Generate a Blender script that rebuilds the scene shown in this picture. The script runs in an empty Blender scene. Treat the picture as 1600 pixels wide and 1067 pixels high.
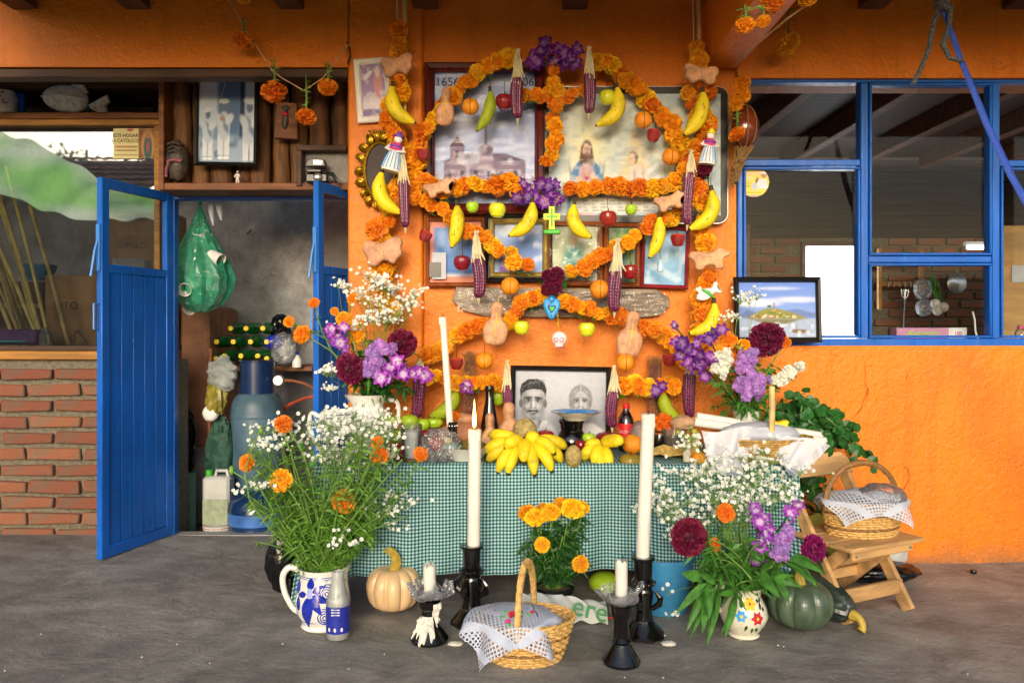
import bpy, bmesh, math, random
import numpy as np
from mathutils import Vector, Matrix, Euler, Quaternion
R = math.radians
SC = bpy.context.scene
COL = SC.collection
# ---------------------------------------------------------------- camera, sky, sun, exposure
F = 1225.0; CH = 1.2
cam = bpy.data.cameras.new('camera'); cam.sensor_width = 36; cam.lens = F/1600*36; cam.shift_y = -19.5/1600
cam.clip_start = .05; cam.clip_end = 2000
camo = bpy.data.objects.new('camera', cam); COL.objects.link(camo)
camo.location = (0, 0, CH); camo.rotation_euler = (R(90), 0, 0); SC.camera = camo
SUN_EL = 15; SUN_AZ = 5          # sun stands behind the camera, a little to the left
W = bpy.data.worlds.new('World'); SC.world = W; W.use_nodes = True
wn = W.node_tree; sky = wn.nodes.new('ShaderNodeTexSky'); sky.sky_type = 'NISHITA'; sky.sun_disc = False
sky.sun_elevation = R(SUN_EL); sky.sun_rotation = R(180 + SUN_AZ); sky.dust_density = 3.0; sky.air_density = 1.0
bgn = wn.nodes['Background']; bgn.inputs['Strength'].default_value = .15
wn.links.new(sky.outputs[0], bgn.inputs['Color'])
sl = bpy.data.lights.new('sun', 'SUN'); sl.energy = 1.0; sl.angle = R(24); sl.color = (1, .95, .87)
so = bpy.data.objects.new('sun', sl); COL.objects.link(so)
so.rotation_euler = (R(90 - SUN_EL), 0, R(-SUN_AZ)); so.location = (0, -4, 6)
SC.view_settings.view_transform = 'Standard'; SC.view_settings.look = 'None'
SC.view_settings.exposure = 0.78; SC.view_settings.gamma = 1
SC.render.engine = 'CYCLES'
SC.cycles.transparent_max_bounces = 10; SC.cycles.caustics_reflective = False; SC.cycles.caustics_refractive = False; SC.cycles.max_bounces = 5; SC.cycles.diffuse_bounces = 3; SC.cycles.glossy_bounces = 2; SC.cycles.transmission_bounces = 3

def P(px, py, Z): return Vector(((px-800)/F*Z, Z, CH-(py-514)/F*Z))   # a point of the photo at depth Z
def S(px, Z): return px/F*Z                                            # a length of the photo at depth Z
rnd = random.Random(7)
# ---------------------------------------------------------------- mesh helpers
def join(*gs):
    V = []; Fc = []
    for v, f in gs:
        o = len(V); V += list(v); Fc += [tuple(i+o for i in q) for q in f]
    return V, Fc
def xf(g, M): return [M @ Vector(v) for v in g[0]], g[1]
def TR(x=0, y=0, z=0): return Matrix.Translation((x, y, z))
def RX(a): return Matrix.Rotation(R(a), 4, 'X')
def RY(a): return Matrix.Rotation(R(a), 4, 'Y')
def RZ(a): return Matrix.Rotation(R(a), 4, 'Z')
def SCL(x, y, z): return Matrix.Diagonal((x, y, z, 1))
def mv(g, *a): return xf(g, TR(*a))
def box(x0, x1, y0, y1, z0, z1, b=0.0, jit=0.0, rr=rnd):
    if b <= 0:
        V = [Vector((x, y, z)) for z in (z0, z1) for y in (y0, y1) for x in (x0, x1)]
        return V, [(0,2,3,1), (4,5,7,6), (0,1,5,4), (2,6,7,3), (0,4,6,2), (1,3,7,5)]
    c = ((x0+x1)/2, (y0+y1)/2, (z0+z1)/2); h = (abs(x1-x0)/2, abs(y1-y0)/2, abs(z1-z0)/2)
    V = []; ix = {}
    for sx in (-1, 1):
        for sy in (-1, 1):
            for sz in (-1, 1):
                s = (sx, sy, sz); jj = [rr.uniform(-jit, jit) for _ in range(3)]
                for a in range(3):
                    ix[s, a] = len(V)
                    V.append(Vector([c[k] + s[k]*(h[k] - (0 if k == a else b)) + jj[k] for k in range(3)]))
    Fc = []
    for a in range(3):
        o = [k for k in range(3) if k != a]
        for s in (-1, 1):
            q = []
            for p, r_ in ((-1,-1), (1,-1), (1,1), (-1,1)):
                t = [0]*3; t[a] = s; t[o[0]] = p; t[o[1]] = r_; q.append(ix[tuple(t), a])
            Fc.append(tuple(q))
        for p in (-1, 1):
            for r_ in (-1, 1):
                t0 = [0]*3; t0[o[0]] = p; t0[o[1]] = r_; t1 = list(t0); t0[a] = -1; t1[a] = 1
                Fc.append((ix[tuple(t0), o[0]], ix[tuple(t1), o[0]], ix[tuple(t1), o[1]], ix[tuple(t0), o[1]]))
    for sx in (-1, 1):
        for sy in (-1, 1):
            for sz in (-1, 1): Fc.append(tuple(ix[(sx, sy, sz), a] for a in range(3)))
    # orient outwards
    C = Vector(c); out = []
    for f in Fc:
        n = (V[f[1]]-V[f[0]]).cross(V[f[2]]-V[f[0]])
        m = sum((V[i] for i in f), Vector())/len(f) - C
        out.append(f if n.dot(m) > 0 else tuple(reversed(f)))
    return V, out
def tube(pts, r, n=6, cap=True, flat=1.0, sub=0):
    pts = [Vector(p) for p in pts]; m = len(pts)
    if not hasattr(r, '__len__'): r = [r]*m
    if sub:                                     # Catmull-Rom through the given points
        q = []; rr = []
        for i in range(m-1):
            a, b, c, d = pts[max(i-1, 0)], pts[i], pts[i+1], pts[min(i+2, m-1)]
            for k in range(sub):
                t = k/sub; q.append(.5*(2*b+(c-a)*t+(2*a-5*b+4*c-d)*t*t+(3*b-a-3*c+d)*t**3)); rr.append(r[i]+(r[i+1]-r[i])*t)
        pts = q+[pts[-1]]; r = rr+[r[-1]]; m = len(pts)
    V = []; Fc = []; up = None
    for i, p in enumerate(pts):
        t = (pts[min(i+1, m-1)] - pts[max(i-1, 0)])
        t = t.normalized() if t.length > 1e-9 else Vector((0, 0, 1))
        if up is None:
            up = Vector((0, 1, 0)) if abs(t.y) < .9 else Vector((1, 0, 0))
        up = (up - t*up.dot(t)).normalized(); s = t.cross(up)
        for k in range(n):
            a = 2*math.pi*k/n
            V.append(p + s*math.cos(a)*r[i] + up*math.sin(a)*r[i]*flat)
    for i in range(m-1):
        for k in range(n):
            a = i*n+k; b = i*n+(k+1) % n; Fc.append((a, b, b+n, a+n))
    if cap: Fc += [tuple(reversed(range(n))), tuple(range((m-1)*n, m*n))]
    return V, Fc
def lathe(prof, n=24, fn=None, cap=True):
    V = []; Fc = []
    for j, (r, z) in enumerate(prof):
        for k in range(n):
            a = 2*math.pi*k/n; q = fn(a, r, z) if fn else r
            V.append(Vector((q*math.cos(a), q*math.sin(a), z)))
    for j in range(len(prof)-1):
        for k in range(n):
            a = j*n+k; b = j*n+(k+1) % n; Fc.append((a, b, b+n, a+n))
    if cap: Fc += [tuple(reversed(range(n))), tuple(range((len(prof)-1)*n, len(prof)*n))]
    return V, Fc
def ball(rx, ry=None, rz=None, n=16, m=10, fn=None):
    ry = rx if ry is None else ry; rz = rx if rz is None else rz
    V = [Vector((0, 0, -1))]; Fc = []
    for j in range(1, m):
        t = math.pi*j/m
        for k in range(n):
            a = 2*math.pi*k/n; V.append(Vector((math.sin(t)*math.cos(a), math.sin(t)*math.sin(a), -math.cos(t))))
    V.append(Vector((0, 0, 1)))
    for k in range(n): Fc.append((0, 1+(k+1) % n, 1+k))
    for j in range(m-2):
        for k in range(n):
            a = 1+j*n+k; b = 1+j*n+(k+1) % n; Fc.append((a, b, b+n, a+n))
    l = len(V)-1
    for k in range(n): Fc.append((l, 1+(m-2)*n+k, 1+(m-2)*n+(k+1) % n))
    out = []
    for v in V:
        s = fn(v) if fn else 1
        out.append(Vector((v.x*rx*s, v.y*ry*s, v.z*rz*s)))
    return out, Fc
def grid(nu, nv, fn):
    V = [Vector(fn(i/nu, j/nv)) for j in range(nv+1) for i in range(nu+1)]
    return V, [(j*(nu+1)+i, j*(nu+1)+i+1, (j+1)*(nu+1)+i+1, (j+1)*(nu+1)+i) for j in range(nv) for i in range(nu)]
def chaikin(p, it=2):
    for _ in range(it):
        q = []
        for i in range(len(p)):
            a = Vector(p[i]); b = Vector(p[(i+1) % len(p)]); q += [a*.75+b*.25, a*.25+b*.75]
        p = q
    return [Vector(v) for v in p]
def area2(p): return sum(p[i][0]*p[(i+1) % len(p)][1]-p[(i+1) % len(p)][0]*p[i][1] for i in range(len(p)))
def prism(poly, d0, d1, inset=0.0):
    """outline in x,z extruded along y from d0 to d1, optional chamfer on both sides"""
    p = [Vector((a, b)) for a, b in poly]
    if area2(p) < 0: p.reverse()
    n = len(p)
    def off(d):
        o = []
        for i in range(n):
            e0 = (p[i]-p[i-1]).normalized(); e1 = (p[(i+1) % n]-p[i]).normalized()
            nn = Vector((-(e0.y+e1.y), e0.x+e1.x))
            nn = nn.normalized() if nn.length > 1e-6 else Vector((-e0.y, e0.x))
            o.append(p[i]+nn*d)
        return o
    if inset: rings = [(inset, d0), (0, d0+inset if d1 > d0 else d0-inset), (0, d1-inset if d1 > d0 else d1+inset), (inset, d1)]
    else: rings = [(0, d0), (0, d1)]
    V = []; Fc = []
    for d, y in rings: V += [Vector((q.x, y, q.y)) for q in (off(d) if d else p)]
    for j in range(len(rings)-1):
        for i in range(n): Fc.append((j*n+i, j*n+(i+1) % n, (j+1)*n+(i+1) % n, (j+1)*n+i))
    Fc += [tuple(reversed(range(n))), tuple(range((len(rings)-1)*n, len(rings)*n))]
    return V, Fc
def puffy(poly, th, ins):
    """soft pillow-shaped slab with the outline poly (x,z); thickness th along y"""
    p = [Vector((a, b)) for a, b in poly]
    if area2(p) < 0: p.reverse()
    n = len(p); V = []; Fc = []
    def off(d):
        q = list(p)
        for _ in range(4):
            o = []
            for i in range(n):
                e = q[(i+1) % n]-q[i-1]
                e = e.normalized() if e.length > 1e-7 else Vector((1, 0)); o.append(q[i]+Vector((-e.y, e.x))*d/4)
            q = o
        return q
    prof = [(1, -1), (.55, -.86), (.2, -.55), (0, 0), (.2, .55), (.55, .86), (1, 1)]
    for d, y in prof: V += [Vector((q.x, y*th/2, q.y)) for q in off(d*ins)]
    for j in range(len(prof)-1):
        for i in range(n): Fc.append((j*n+i, j*n+(i+1) % n, (j+1)*n+(i+1) % n, (j+1)*n+i))
    Fc += [tuple(reversed(range(n))), tuple(range((len(prof)-1)*n, len(prof)*n))]
    return V, Fc
def mesh(name, g, sharp=40):
    me = bpy.data.meshes.new(name); me.from_pydata([tuple(v) for v in g[0]], [], [tuple(f) for f in g[1]]); me.update()
    if sharp:
        bm = bmesh.new(); bm.from_mesh(me); bmesh.ops.recalc_face_normals(bm, faces=bm.faces); bm.to_mesh(me); bm.free()
        me.shade_smooth(); me.set_sharp_from_angle(angle=R(sharp))
    return me
def link(name, me, m=None, parent=None, loc=(0, 0, 0), rot=(0, 0, 0), scale=(1, 1, 1), kind=None, label=None):
    o = bpy.data.objects.new(name, me); COL.objects.link(o)
    if m is not None and me is not None:
        if not me.materials: me.materials.append(m)
        elif me.materials[0] != m:
            o.material_slots[0].link = 'OBJECT'; o.material_slots[0].material = m
    o.parent = parent; o.location = loc; o.rotation_euler = rot
    o.scale = (scale,)*3 if not hasattr(scale, '__len__') else scale
    if kind: o['kind'] = kind
    if label: o['label'] = label
    return o
def part(parent, name, g, m, loc=(0, 0, 0), rot=(0, 0, 0), scale=(1, 1, 1), sharp=40, kind=None, label=None):
    return link(name, mesh(name, g, sharp), m, parent, loc, rot, scale, kind, label)
def tag(o, label, cat, group=None):
    o['label'] = label; o['category'] = cat
    if group: o['group'] = group
    return o
def thing(name, label, cat, loc=(0, 0, 0), rot=(0, 0, 0), group=None, scale=(1, 1, 1)):
    o = bpy.data.objects.new(name, None); COL.objects.link(o); o.empty_display_size = .05
    o.location = loc; o.rotation_euler = rot; o.scale = (scale,)*3 if not hasattr(scale, '__len__') else scale
    return tag(o, label, cat, group)
def solo(name, label, cat, g, m, loc=(0, 0, 0), rot=(0, 0, 0), group=None, sharp=40):
    return tag(part(None, name, g, m, loc, rot, sharp=sharp), label, cat, group)
# ---------------------------------------------------------------- materials
def lin(h):
    if not isinstance(h, str): return tuple(h)
    c = [int(h[i:i+2], 16)/255 for i in (0, 2, 4)]
    return tuple(x/12.92 if x <= .04045 else ((x+.055)/1.055)**2.4 for x in c)
def newmat(name):
    m = bpy.data.materials.new(name); m.use_nodes = True; return m, m.node_tree, m.node_tree.nodes['Principled BSDF']
def nd(t, kind, **kw):
    n = t.nodes.new(kind)
    for k, v in kw.items():
        if k in n.inputs: n.inputs[k].default_value = v
        else: setattr(n, k, v)
    return n
def noise(t, co, scale, detail=2, rough=.6, dist=0.0):
    n = nd(t, 'ShaderNodeTexNoise', Scale=scale, Detail=detail, Roughness=rough, Distortion=dist); t.links.new(co, n.inputs['Vector']); return n.outputs['Fac']
def ramp(t, fac, *stops):
    n = t.nodes.new('ShaderNodeValToRGB'); e = n.color_ramp.elements
    while len(e) < len(stops): e.new(.5)
    for i, (p, c) in enumerate(stops): e[i].position = p; e[i].color = (*c, 1) if len(c) == 3 else c
    t.links.new(fac, n.inputs['Fac']); return n.outputs['Color']
def mixc(t, fac, a, b, mode='MIX'):
    n = t.nodes.new('ShaderNodeMix'); n.data_type = 'RGBA'; n.blend_type = mode
    for s, x in ((n.inputs[0], fac), (n.inputs[6], a), (n.inputs[7], b)):
        if hasattr(x, 'links') or hasattr(x, 'is_linked'): t.links.new(x, s)
        elif isinstance(x, (int, float)): s.default_value = x
        else: s.default_value = (*x, 1) if len(x) == 3 else x
    return n.outputs[2]
def mth(t, op, a, b=None, c=None):
    n = t.nodes.new('ShaderNodeMath'); n.operation = op
    for i, x in enumerate((a, b, c)):
        if x is None: continue
        if isinstance(x, (int, float)): n.inputs[i].default_value = x
        else: t.links.new(x, n.inputs[i])
    return n.outputs[0]
def bump(t, h, strength, dist=.01, nrm=None):
    n = nd(t, 'ShaderNodeBump', Strength=strength, Distance=dist); t.links.new(h, n.inputs['Height'])
    if nrm is not None: t.links.new(nrm, n.inputs['Normal'])
    return n.outputs['Normal']
def mat(name, col, rough=.55, var=.15, scale=25, bmp=0.0, bscale=90, metal=0.0, rv=0.0, col2=None, coat=0.0, sss=0.0, transl=0.0, stretch=None, cut=(.35, .65), spec=.5):
    m, t, b = newmat(name); c = lin(col)
    co = t.nodes.new('ShaderNodeTexCoord').outputs['Object']
    if stretch:
        mp = t.nodes.new('ShaderNodeMapping'); mp.inputs['Scale'].default_value = stretch; t.links.new(co, mp.inputs['Vector']); co = mp.outputs[0]
    lo = lin(col2) if col2 else tuple(x*(1-var) for x in c); hi = c if col2 else tuple(min(1, x*(1+var)) for x in c)
    cc = ramp(t, noise(t, co, scale), (cut[0], lo), (cut[1], hi))
    if rv:
        oi = t.nodes.new('ShaderNodeObjectInfo'); hs = t.nodes.new('ShaderNodeHueSaturation')
        t.links.new(mth(t, 'MULTIPLY_ADD', oi.outputs['Random'], 2*rv, 1-rv), hs.inputs['Value'])
        t.links.new(mth(t, 'MULTIPLY_ADD', oi.outputs['Random'], .02*min(rv*4, 1), .5-.01*min(rv*4, 1)), hs.inputs['Hue'])
        t.links.new(cc, hs.inputs['Color']); cc = hs.outputs[0]
    t.links.new(cc, b.inputs['Base Color'])
    b.inputs['Roughness'].default_value = rough; b.inputs['Metallic'].default_value = metal; b.inputs['Coat Weight'].default_value = coat
    b.inputs['Specular IOR Level'].default_value = spec
    b.inputs['Coat Roughness'].default_value = .08
    if sss: b.inputs['Subsurface Weight'].default_value = sss; b.inputs['Subsurface Radius'].default_value = (.02, .012, .008); b.inputs['Subsurface Scale'].default_value = 1
    if bmp: t.links.new(bump(t, noise(t, co, bscale, 2), bmp, .006), b.inputs['Normal'])
    if transl:
        tr = t.nodes.new('ShaderNodeBsdfTranslucent'); t.links.new(cc, tr.inputs['Color']); mx = t.nodes.new('ShaderNodeMixShader')
        mx.inputs[0].default_value = transl; t.links.new(b.outputs[0], mx.inputs[1]); t.links.new(tr.outputs[0], mx.inputs[2])
        t.links.new(mx.outputs[0], t.nodes['Material Output'].inputs['Surface'])
    return m
def clear(name, tint=(1, 1, 1), gloss=.12, rough=.02, milk=0.0, milkc=(.9, .9, .9), crinkle=0.0, cs=40, fs=.8):
    """thin clear sheet: transparent plus gloss, plus a milky diffuse share"""
    m, t, b = newmat(name); t.nodes.remove(b)
    tr = t.nodes.new('ShaderNodeBsdfTransparent'); tr.inputs[0].default_value = (*tint, 1)
    gl = t.nodes.new('ShaderNodeBsdfGlossy'); gl.inputs['Roughness'].default_value = rough
    co = t.nodes.new('ShaderNodeTexCoord').outputs['Object']
    if crinkle: t.links.new(bump(t, noise(t, co, cs, 3, .6, .8), crinkle, .02), gl.inputs['Normal'])
    fr = t.nodes.new('ShaderNodeFresnel'); fr.inputs[0].default_value = 1.45
    mx = t.nodes.new('ShaderNodeMixShader'); t.links.new(mth(t, 'ADD', mth(t, 'MULTIPLY', fr.outputs[0], fs), gloss-.03), mx.inputs[0])
    t.links.new(tr.outputs[0], mx.inputs[1]); t.links.new(gl.outputs[0], mx.inputs[2]); out = mx.outputs[0]
    if milk:
        df = t.nodes.new('ShaderNodeBsdfDiffuse'); df.inputs[0].default_value = (*milkc, 1); tl = t.nodes.new('ShaderNodeBsdfTranslucent'); tl.inputs[0].default_value = (*milkc, 1)
        md = t.nodes.new('ShaderNodeMixShader'); md.inputs[0].default_value = .45; t.links.new(df.outputs[0], md.inputs[1]); t.links.new(tl.outputs[0], md.inputs[2])
        m2 = t.nodes.new('ShaderNodeMixShader')
        nz = ramp(t, noise(t, co, 9, 3), (.3, (milk*.5,)*3), (.7, (min(1, milk*1.4),)*3)); t.links.new(nz, m2.inputs[0])
        t.links.new(out, m2.inputs[1]); t.links.new(md.outputs[0], m2.inputs[2]); out = m2.outputs[0]
    t.links.new(out, t.nodes['Material Output'].inputs['Surface']); return m
def glow(name, col, s):
    m, t, b = newmat(name); b.inputs['Emission Color'].default_value = (*lin(col), 1); b.inputs['Emission Strength'].default_value = s
    b.inputs['Base Color'].default_value = (*lin(col), 1); return m
# --- plaster, concrete, gingham, lace
def plaster(name, col):
    m, t, b = newmat(name); co = t.nodes.new('ShaderNodeTexCoord').outputs['Object']; c = lin(col)
    n1 = noise(t, co, 1.7, 4, .65, .6); n2 = noise(t, co, 38, 3, .75)
    cc = ramp(t, n1, (.25, tuple(x*.76 for x in c)), (.5, c), (.8, tuple(min(1, x*1.09) for x in c)))
    # faint vertical drips and grime along the foot
    mp = t.nodes.new('ShaderNodeMapping'); mp.inputs['Scale'].default_value = (7, 7, .5); t.links.new(co, mp.inputs[0])
    cc = mixc(t, ramp(t, noise(t, mp.outputs[0], 2.2, 3, .6), (.5, (0,)*3), (.8, (.42,)*3)), cc, (c[0]*.66, c[1]*.56, c[2]*.6))
    cc = mixc(t, ramp(t, noise(t, co, 5.5, 4, .7, .8), (.6, (0,)*3), (.72, (.3,)*3)), cc, (min(1, c[0]*1.05), c[1]*1.35, c[2]*3+.03))
    sp = t.nodes.new('ShaderNodeSeparateXYZ'); t.links.new(co, sp.inputs[0])
    g = mth(t, 'ADD', sp.outputs['Z'], mth(t, 'MULTIPLY', noise(t, co, 9, 3, .7), .18))
    cc = mixc(t, ramp(t, g, (.06, (.8,)*3), (.19, (0,)*3)), cc, (.17, .12, .07))
    t.links.new(cc, b.inputs['Base Color']); b.inputs['Roughness'].default_value = .5
    wv = nd(t, 'ShaderNodeTexWave', Scale=2.1, Distortion=14, Detail=1); wv.inputs['Detail Scale'].default_value = 1.3; t.links.new(co, wv.inputs['Vector'])
    vo = nd(t, 'ShaderNodeTexNoise', Scale=13, Detail=3, Distortion=1.5); t.links.new(co, vo.inputs['Vector'])
    nb = bump(t, n2, .6, .012); nb = bump(t, vo.outputs['Fac'], .28, .02, nb); nb = bump(t, wv.outputs['Fac'], .06, .02, nb)
    t.links.new(nb, b.inputs['Normal']); return m
def concrete(name, c0, c1, c2, big=.8, bs=.5):
    m, t, b = newmat(name); co = t.nodes.new('ShaderNodeTexCoord').outputs['Object']
    mp = t.nodes.new('ShaderNodeMapping'); mp.inputs['Rotation'].default_value = (0, 0, R(24)); mp.inputs['Scale'].default_value = (1, 1.35, 1); t.links.new(co, mp.inputs[0])
    n1 = noise(t, co, big, 3, .65, .5); n2 = noise(t, mp.outputs[0], 4.2, 6, .66, .35); n3 = noise(t, co, 90, 2, .6)
    a = ramp(t, n1, (.3, lin(c0)), (.55, lin(c1)), (.75, lin(c2)))
    a = mixc(t, .8, a, ramp(t, n2, (.3, (.26,)*3), (.5, (.5,)*3), (.72, (.76,)*3)), 'OVERLAY')
    a = mixc(t, .35, a, ramp(t, n3, (.3, (.3,)*3), (.7, (.7,)*3)), 'OVERLAY')
    t.links.new(a, b.inputs['Base Color'])
    t.links.new(ramp(t, n1, (.3, (.62,)*3), (.7, (.85,)*3)), b.inputs['Roughness'])
    wp = t.nodes.new('ShaderNodeVectorMath'); wp.operation = 'ADD'; nc = nd(t, 'ShaderNodeTexNoise', Scale=3, Detail=2); t.links.new(co, nc.inputs['Vector']); t.links.new(co, wp.inputs[0])
    sv = t.nodes.new('ShaderNodeVectorMath'); sv.operation = 'SCALE'; sv.inputs[3].default_value = .35; t.links.new(nc.outputs['Color'], sv.inputs[0]); t.links.new(sv.outputs[0], wp.inputs[1])
    vc = nd(t, 'ShaderNodeTexVoronoi', Scale=.55); vc.feature = 'DISTANCE_TO_EDGE'; t.links.new(wp.outputs[0], vc.inputs['Vector'])
    ck = ramp(t, vc.outputs['Distance'], (0, (.22,)*3), (.004, (0,)*3)); a = mixc(t, ck, a, lin('3a3835'))
    a = mixc(t, ramp(t, noise(t, co, 2.3, 4, .7, 1.2), (.56, (0,)*3), (.7, (.4,)*3)), a, lin('4a4641')); a = mixc(t, ramp(t, noise(t, co, 26, 2, .7), (.66, (0,)*3), (.72, (.5,)*3)), a, lin('b8b4ac'))
    t.links.new(a, b.inputs['Base Color'])
    nb = bump(t, n2, bs, .03); nb = bump(t, n3, bs*.5, .004, nb); t.links.new(nb, b.inputs['Normal']); return m
def gingham(name, per):
    m, t, b = newmat(name); uv = t.nodes.new('ShaderNodeUVMap'); sp = t.nodes.new('ShaderNodeSeparateXYZ'); t.links.new(uv.outputs[0], sp.inputs[0])
    st = [mth(t, 'GREATER_THAN', mth(t, 'FRACT', mth(t, 'DIVIDE', sp.outputs[k], per)), .5) for k in ('X', 'Y')]
    s = mth(t, 'MULTIPLY', mth(t, 'ADD', st[0], st[1]), .5)
    c = ramp(t, s, (0, lin('b8d0ce')), (.5, lin('4b8588')), (1, lin('104048'))); t.nodes[-1].color_ramp.interpolation = 'CONSTANT'
    e = t.nodes[-1].color_ramp.elements; e[1].position = .3; e[2].position = .8
    w = noise(t, uv.outputs[0], 7, 4); c = mixc(t, .35, c, ramp(t, w, (.3, (.4,)*3), (.7, (.6,)*3)), 'OVERLAY')
    t.links.new(c, b.inputs['Base Color']); b.inputs['Roughness'].default_value = .85
    t.links.new(bump(t, noise(t, uv.outputs[0], 300, 2), .2, .002), b.inputs['Normal']); return m
def lace(name, col, per, hole=.62, inner=.3):
    """crochet: UV in metres from the centre of the cloth; plain linen inside radius inner, a net with holes outside"""
    m, t, b = newmat(name); uv = t.nodes.new('ShaderNodeUVMap'); sp = t.nodes.new('ShaderNodeSeparateXYZ'); t.links.new(uv.outputs[0], sp.inputs[0])
    x, y = sp.outputs[0], sp.outputs[1]
    def cell(a): return mth(t, 'LESS_THAN', mth(t, 'ABSOLUTE', mth(t, 'SUBTRACT', mth(t, 'FRACT', mth(t, 'DIVIDE', a, per)), .5)), hole/2)
    h = mth(t, 'MULTIPLY', cell(x), cell(y))
    blk = mth(t, 'GREATER_THAN', mth(t, 'SINE', mth(t, 'MULTIPLY', mth(t, 'ADD', mth(t, 'ABSOLUTE', x), mth(t, 'ABSOLUTE', y)), 2*math.pi/(per*9))), -.45)
    out = mth(t, 'GREATER_THAN', mth(t, 'MAXIMUM', mth(t, 'ABSOLUTE', x), mth(t, 'ABSOLUTE', y)), inner)
    h = mth(t, 'MULTIPLY', mth(t, 'MULTIPLY', h, blk), out)
    b.inputs['Base Color'].default_value = (*lin(col), 1); b.inputs['Roughness'].default_value = .8
    tl = t.nodes.new('ShaderNodeBsdfTranslucent'); tl.inputs[0].default_value = (*lin(col), 1)
    m0 = t.nodes.new('ShaderNodeMixShader'); m0.inputs[0].default_value = .25; t.links.new(b.outputs[0], m0.inputs[1]); t.links.new(tl.outputs[0], m0.inputs[2])
    tr = t.nodes.new('ShaderNodeBsdfTransparent'); mx = t.nodes.new('ShaderNodeMixShader'); t.links.new(h, mx.inputs[0])
    t.links.new(m0.outputs[0], mx.inputs[1]); t.links.new(tr.outputs[0], mx.inputs[2]); t.links.new(mx.outputs[0], t.nodes['Material Output'].inputs['Surface'])
    t.links.new(bump(t, noise(t, uv.outputs[0], 260, 3), .35, .003), b.inputs['Normal']); return m
def uvset(o, uvs):
    me = o.data; l = me.uv_layers.new(name='UVMap')
    for lp in me.loops: l.data[lp.index].uv = uvs[lp.vertex_index]
m_, t_, b_ = newmat('print'); at_ = t_.nodes.new('ShaderNodeVertexColor'); at_.layer_name = 'Col'
t_.links.new(at_.outputs['Color'], b_.inputs['Base Color']); b_.inputs['Roughness'].default_value = .55; b_.inputs['Specular IOR Level'].default_value = .25
co_ = t_.nodes.new('ShaderNodeTexCoord').outputs['Object']
MT = {'print': m_}
def petalmat(name, c_in, c_out, r_in, r_out, rv=.12):
    m, t, b = newmat(name); co = t.nodes.new('ShaderNodeTexCoord').outputs['Object']
    ln = t.nodes.new('ShaderNodeVectorMath'); ln.operation = 'LENGTH'; t.links.new(co, ln.inputs[0])
    mr = nd(t, 'ShaderNodeMapRange'); mr.inputs[1].default_value = r_in; mr.inputs[2].default_value = r_out; t.links.new(ln.outputs['Value'], mr.inputs[0])
    c = ramp(t, mr.outputs[0], (0, lin(c_in)), (1, lin(c_out)))
    oi = t.nodes.new('ShaderNodeObjectInfo'); hs = t.nodes.new('ShaderNodeHueSaturation')
    t.links.new(mth(t, 'MULTIPLY_ADD', oi.outputs['Random'], 2*rv, 1-rv), hs.inputs['Value'])
    t.links.new(mth(t, 'MULTIPLY_ADD', oi.outputs['Random'], .04, .482), hs.inputs['Hue']); t.links.new(c, hs.inputs['Color'])
    t.links.new(hs.outputs[0], b.inputs['Base Color']); b.inputs['Roughness'].default_value = .65
    tl = t.nodes.new('ShaderNodeBsdfTranslucent'); t.links.new(hs.outputs[0], tl.inputs[0]); mx = t.nodes.new('ShaderNodeMixShader'); mx.inputs[0].default_value = .3
    t.links.new(b.outputs[0], mx.inputs[1]); t.links.new(tl.outputs[0], mx.inputs[2]); t.links.new(mx.outputs[0], t.nodes['Material Output'].inputs['Surface'])
    return m

def paint(name, col, chip, dirt):
    """old gloss paint: brushy relief, pale scuffs, small chips and grime"""
    m, t, b = newmat(name); co = t.nodes.new('ShaderNodeTexCoord').outputs['Object']; c = lin(col)
    mp = t.nodes.new('ShaderNodeMapping'); mp.inputs['Scale'].default_value = (9, 9, .8); t.links.new(co, mp.inputs[0])
    n0 = noise(t, co, 3, 2, .6); n1 = noise(t, mp.outputs[0], 4, 3, .65); n2 = noise(t, co, 48, 4, .75, .5)
    cc = ramp(t, n0, (.3, tuple(x*.82 for x in c)), (.7, tuple(min(1, x*1.12) for x in c)))
    cc = mixc(t, ramp(t, n1, (.6, (0,)*3), (.85, (.3,)*3)), cc, tuple(min(1, x*1.2+.06) for x in c))
    cc = mixc(t, ramp(t, n2, (.69, (0,)*3), (.71, (.85,)*3)), cc, lin(chip))
    cc = mixc(t, ramp(t, noise(t, co, 6, 6, .7), (.58, (0,)*3), (.8, (.4,)*3)), cc, lin(dirt))
    t.links.new(cc, b.inputs['Base Color']); t.links.new(ramp(t, n1, (.3, (.25,)*3), (.7, (.5,)*3)), b.inputs['Roughness'])
    nb = bump(t, n1, .25, .01); nb = bump(t, n2, .15, .004, nb); t.links.new(nb, b.inputs['Normal']); return m

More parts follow.
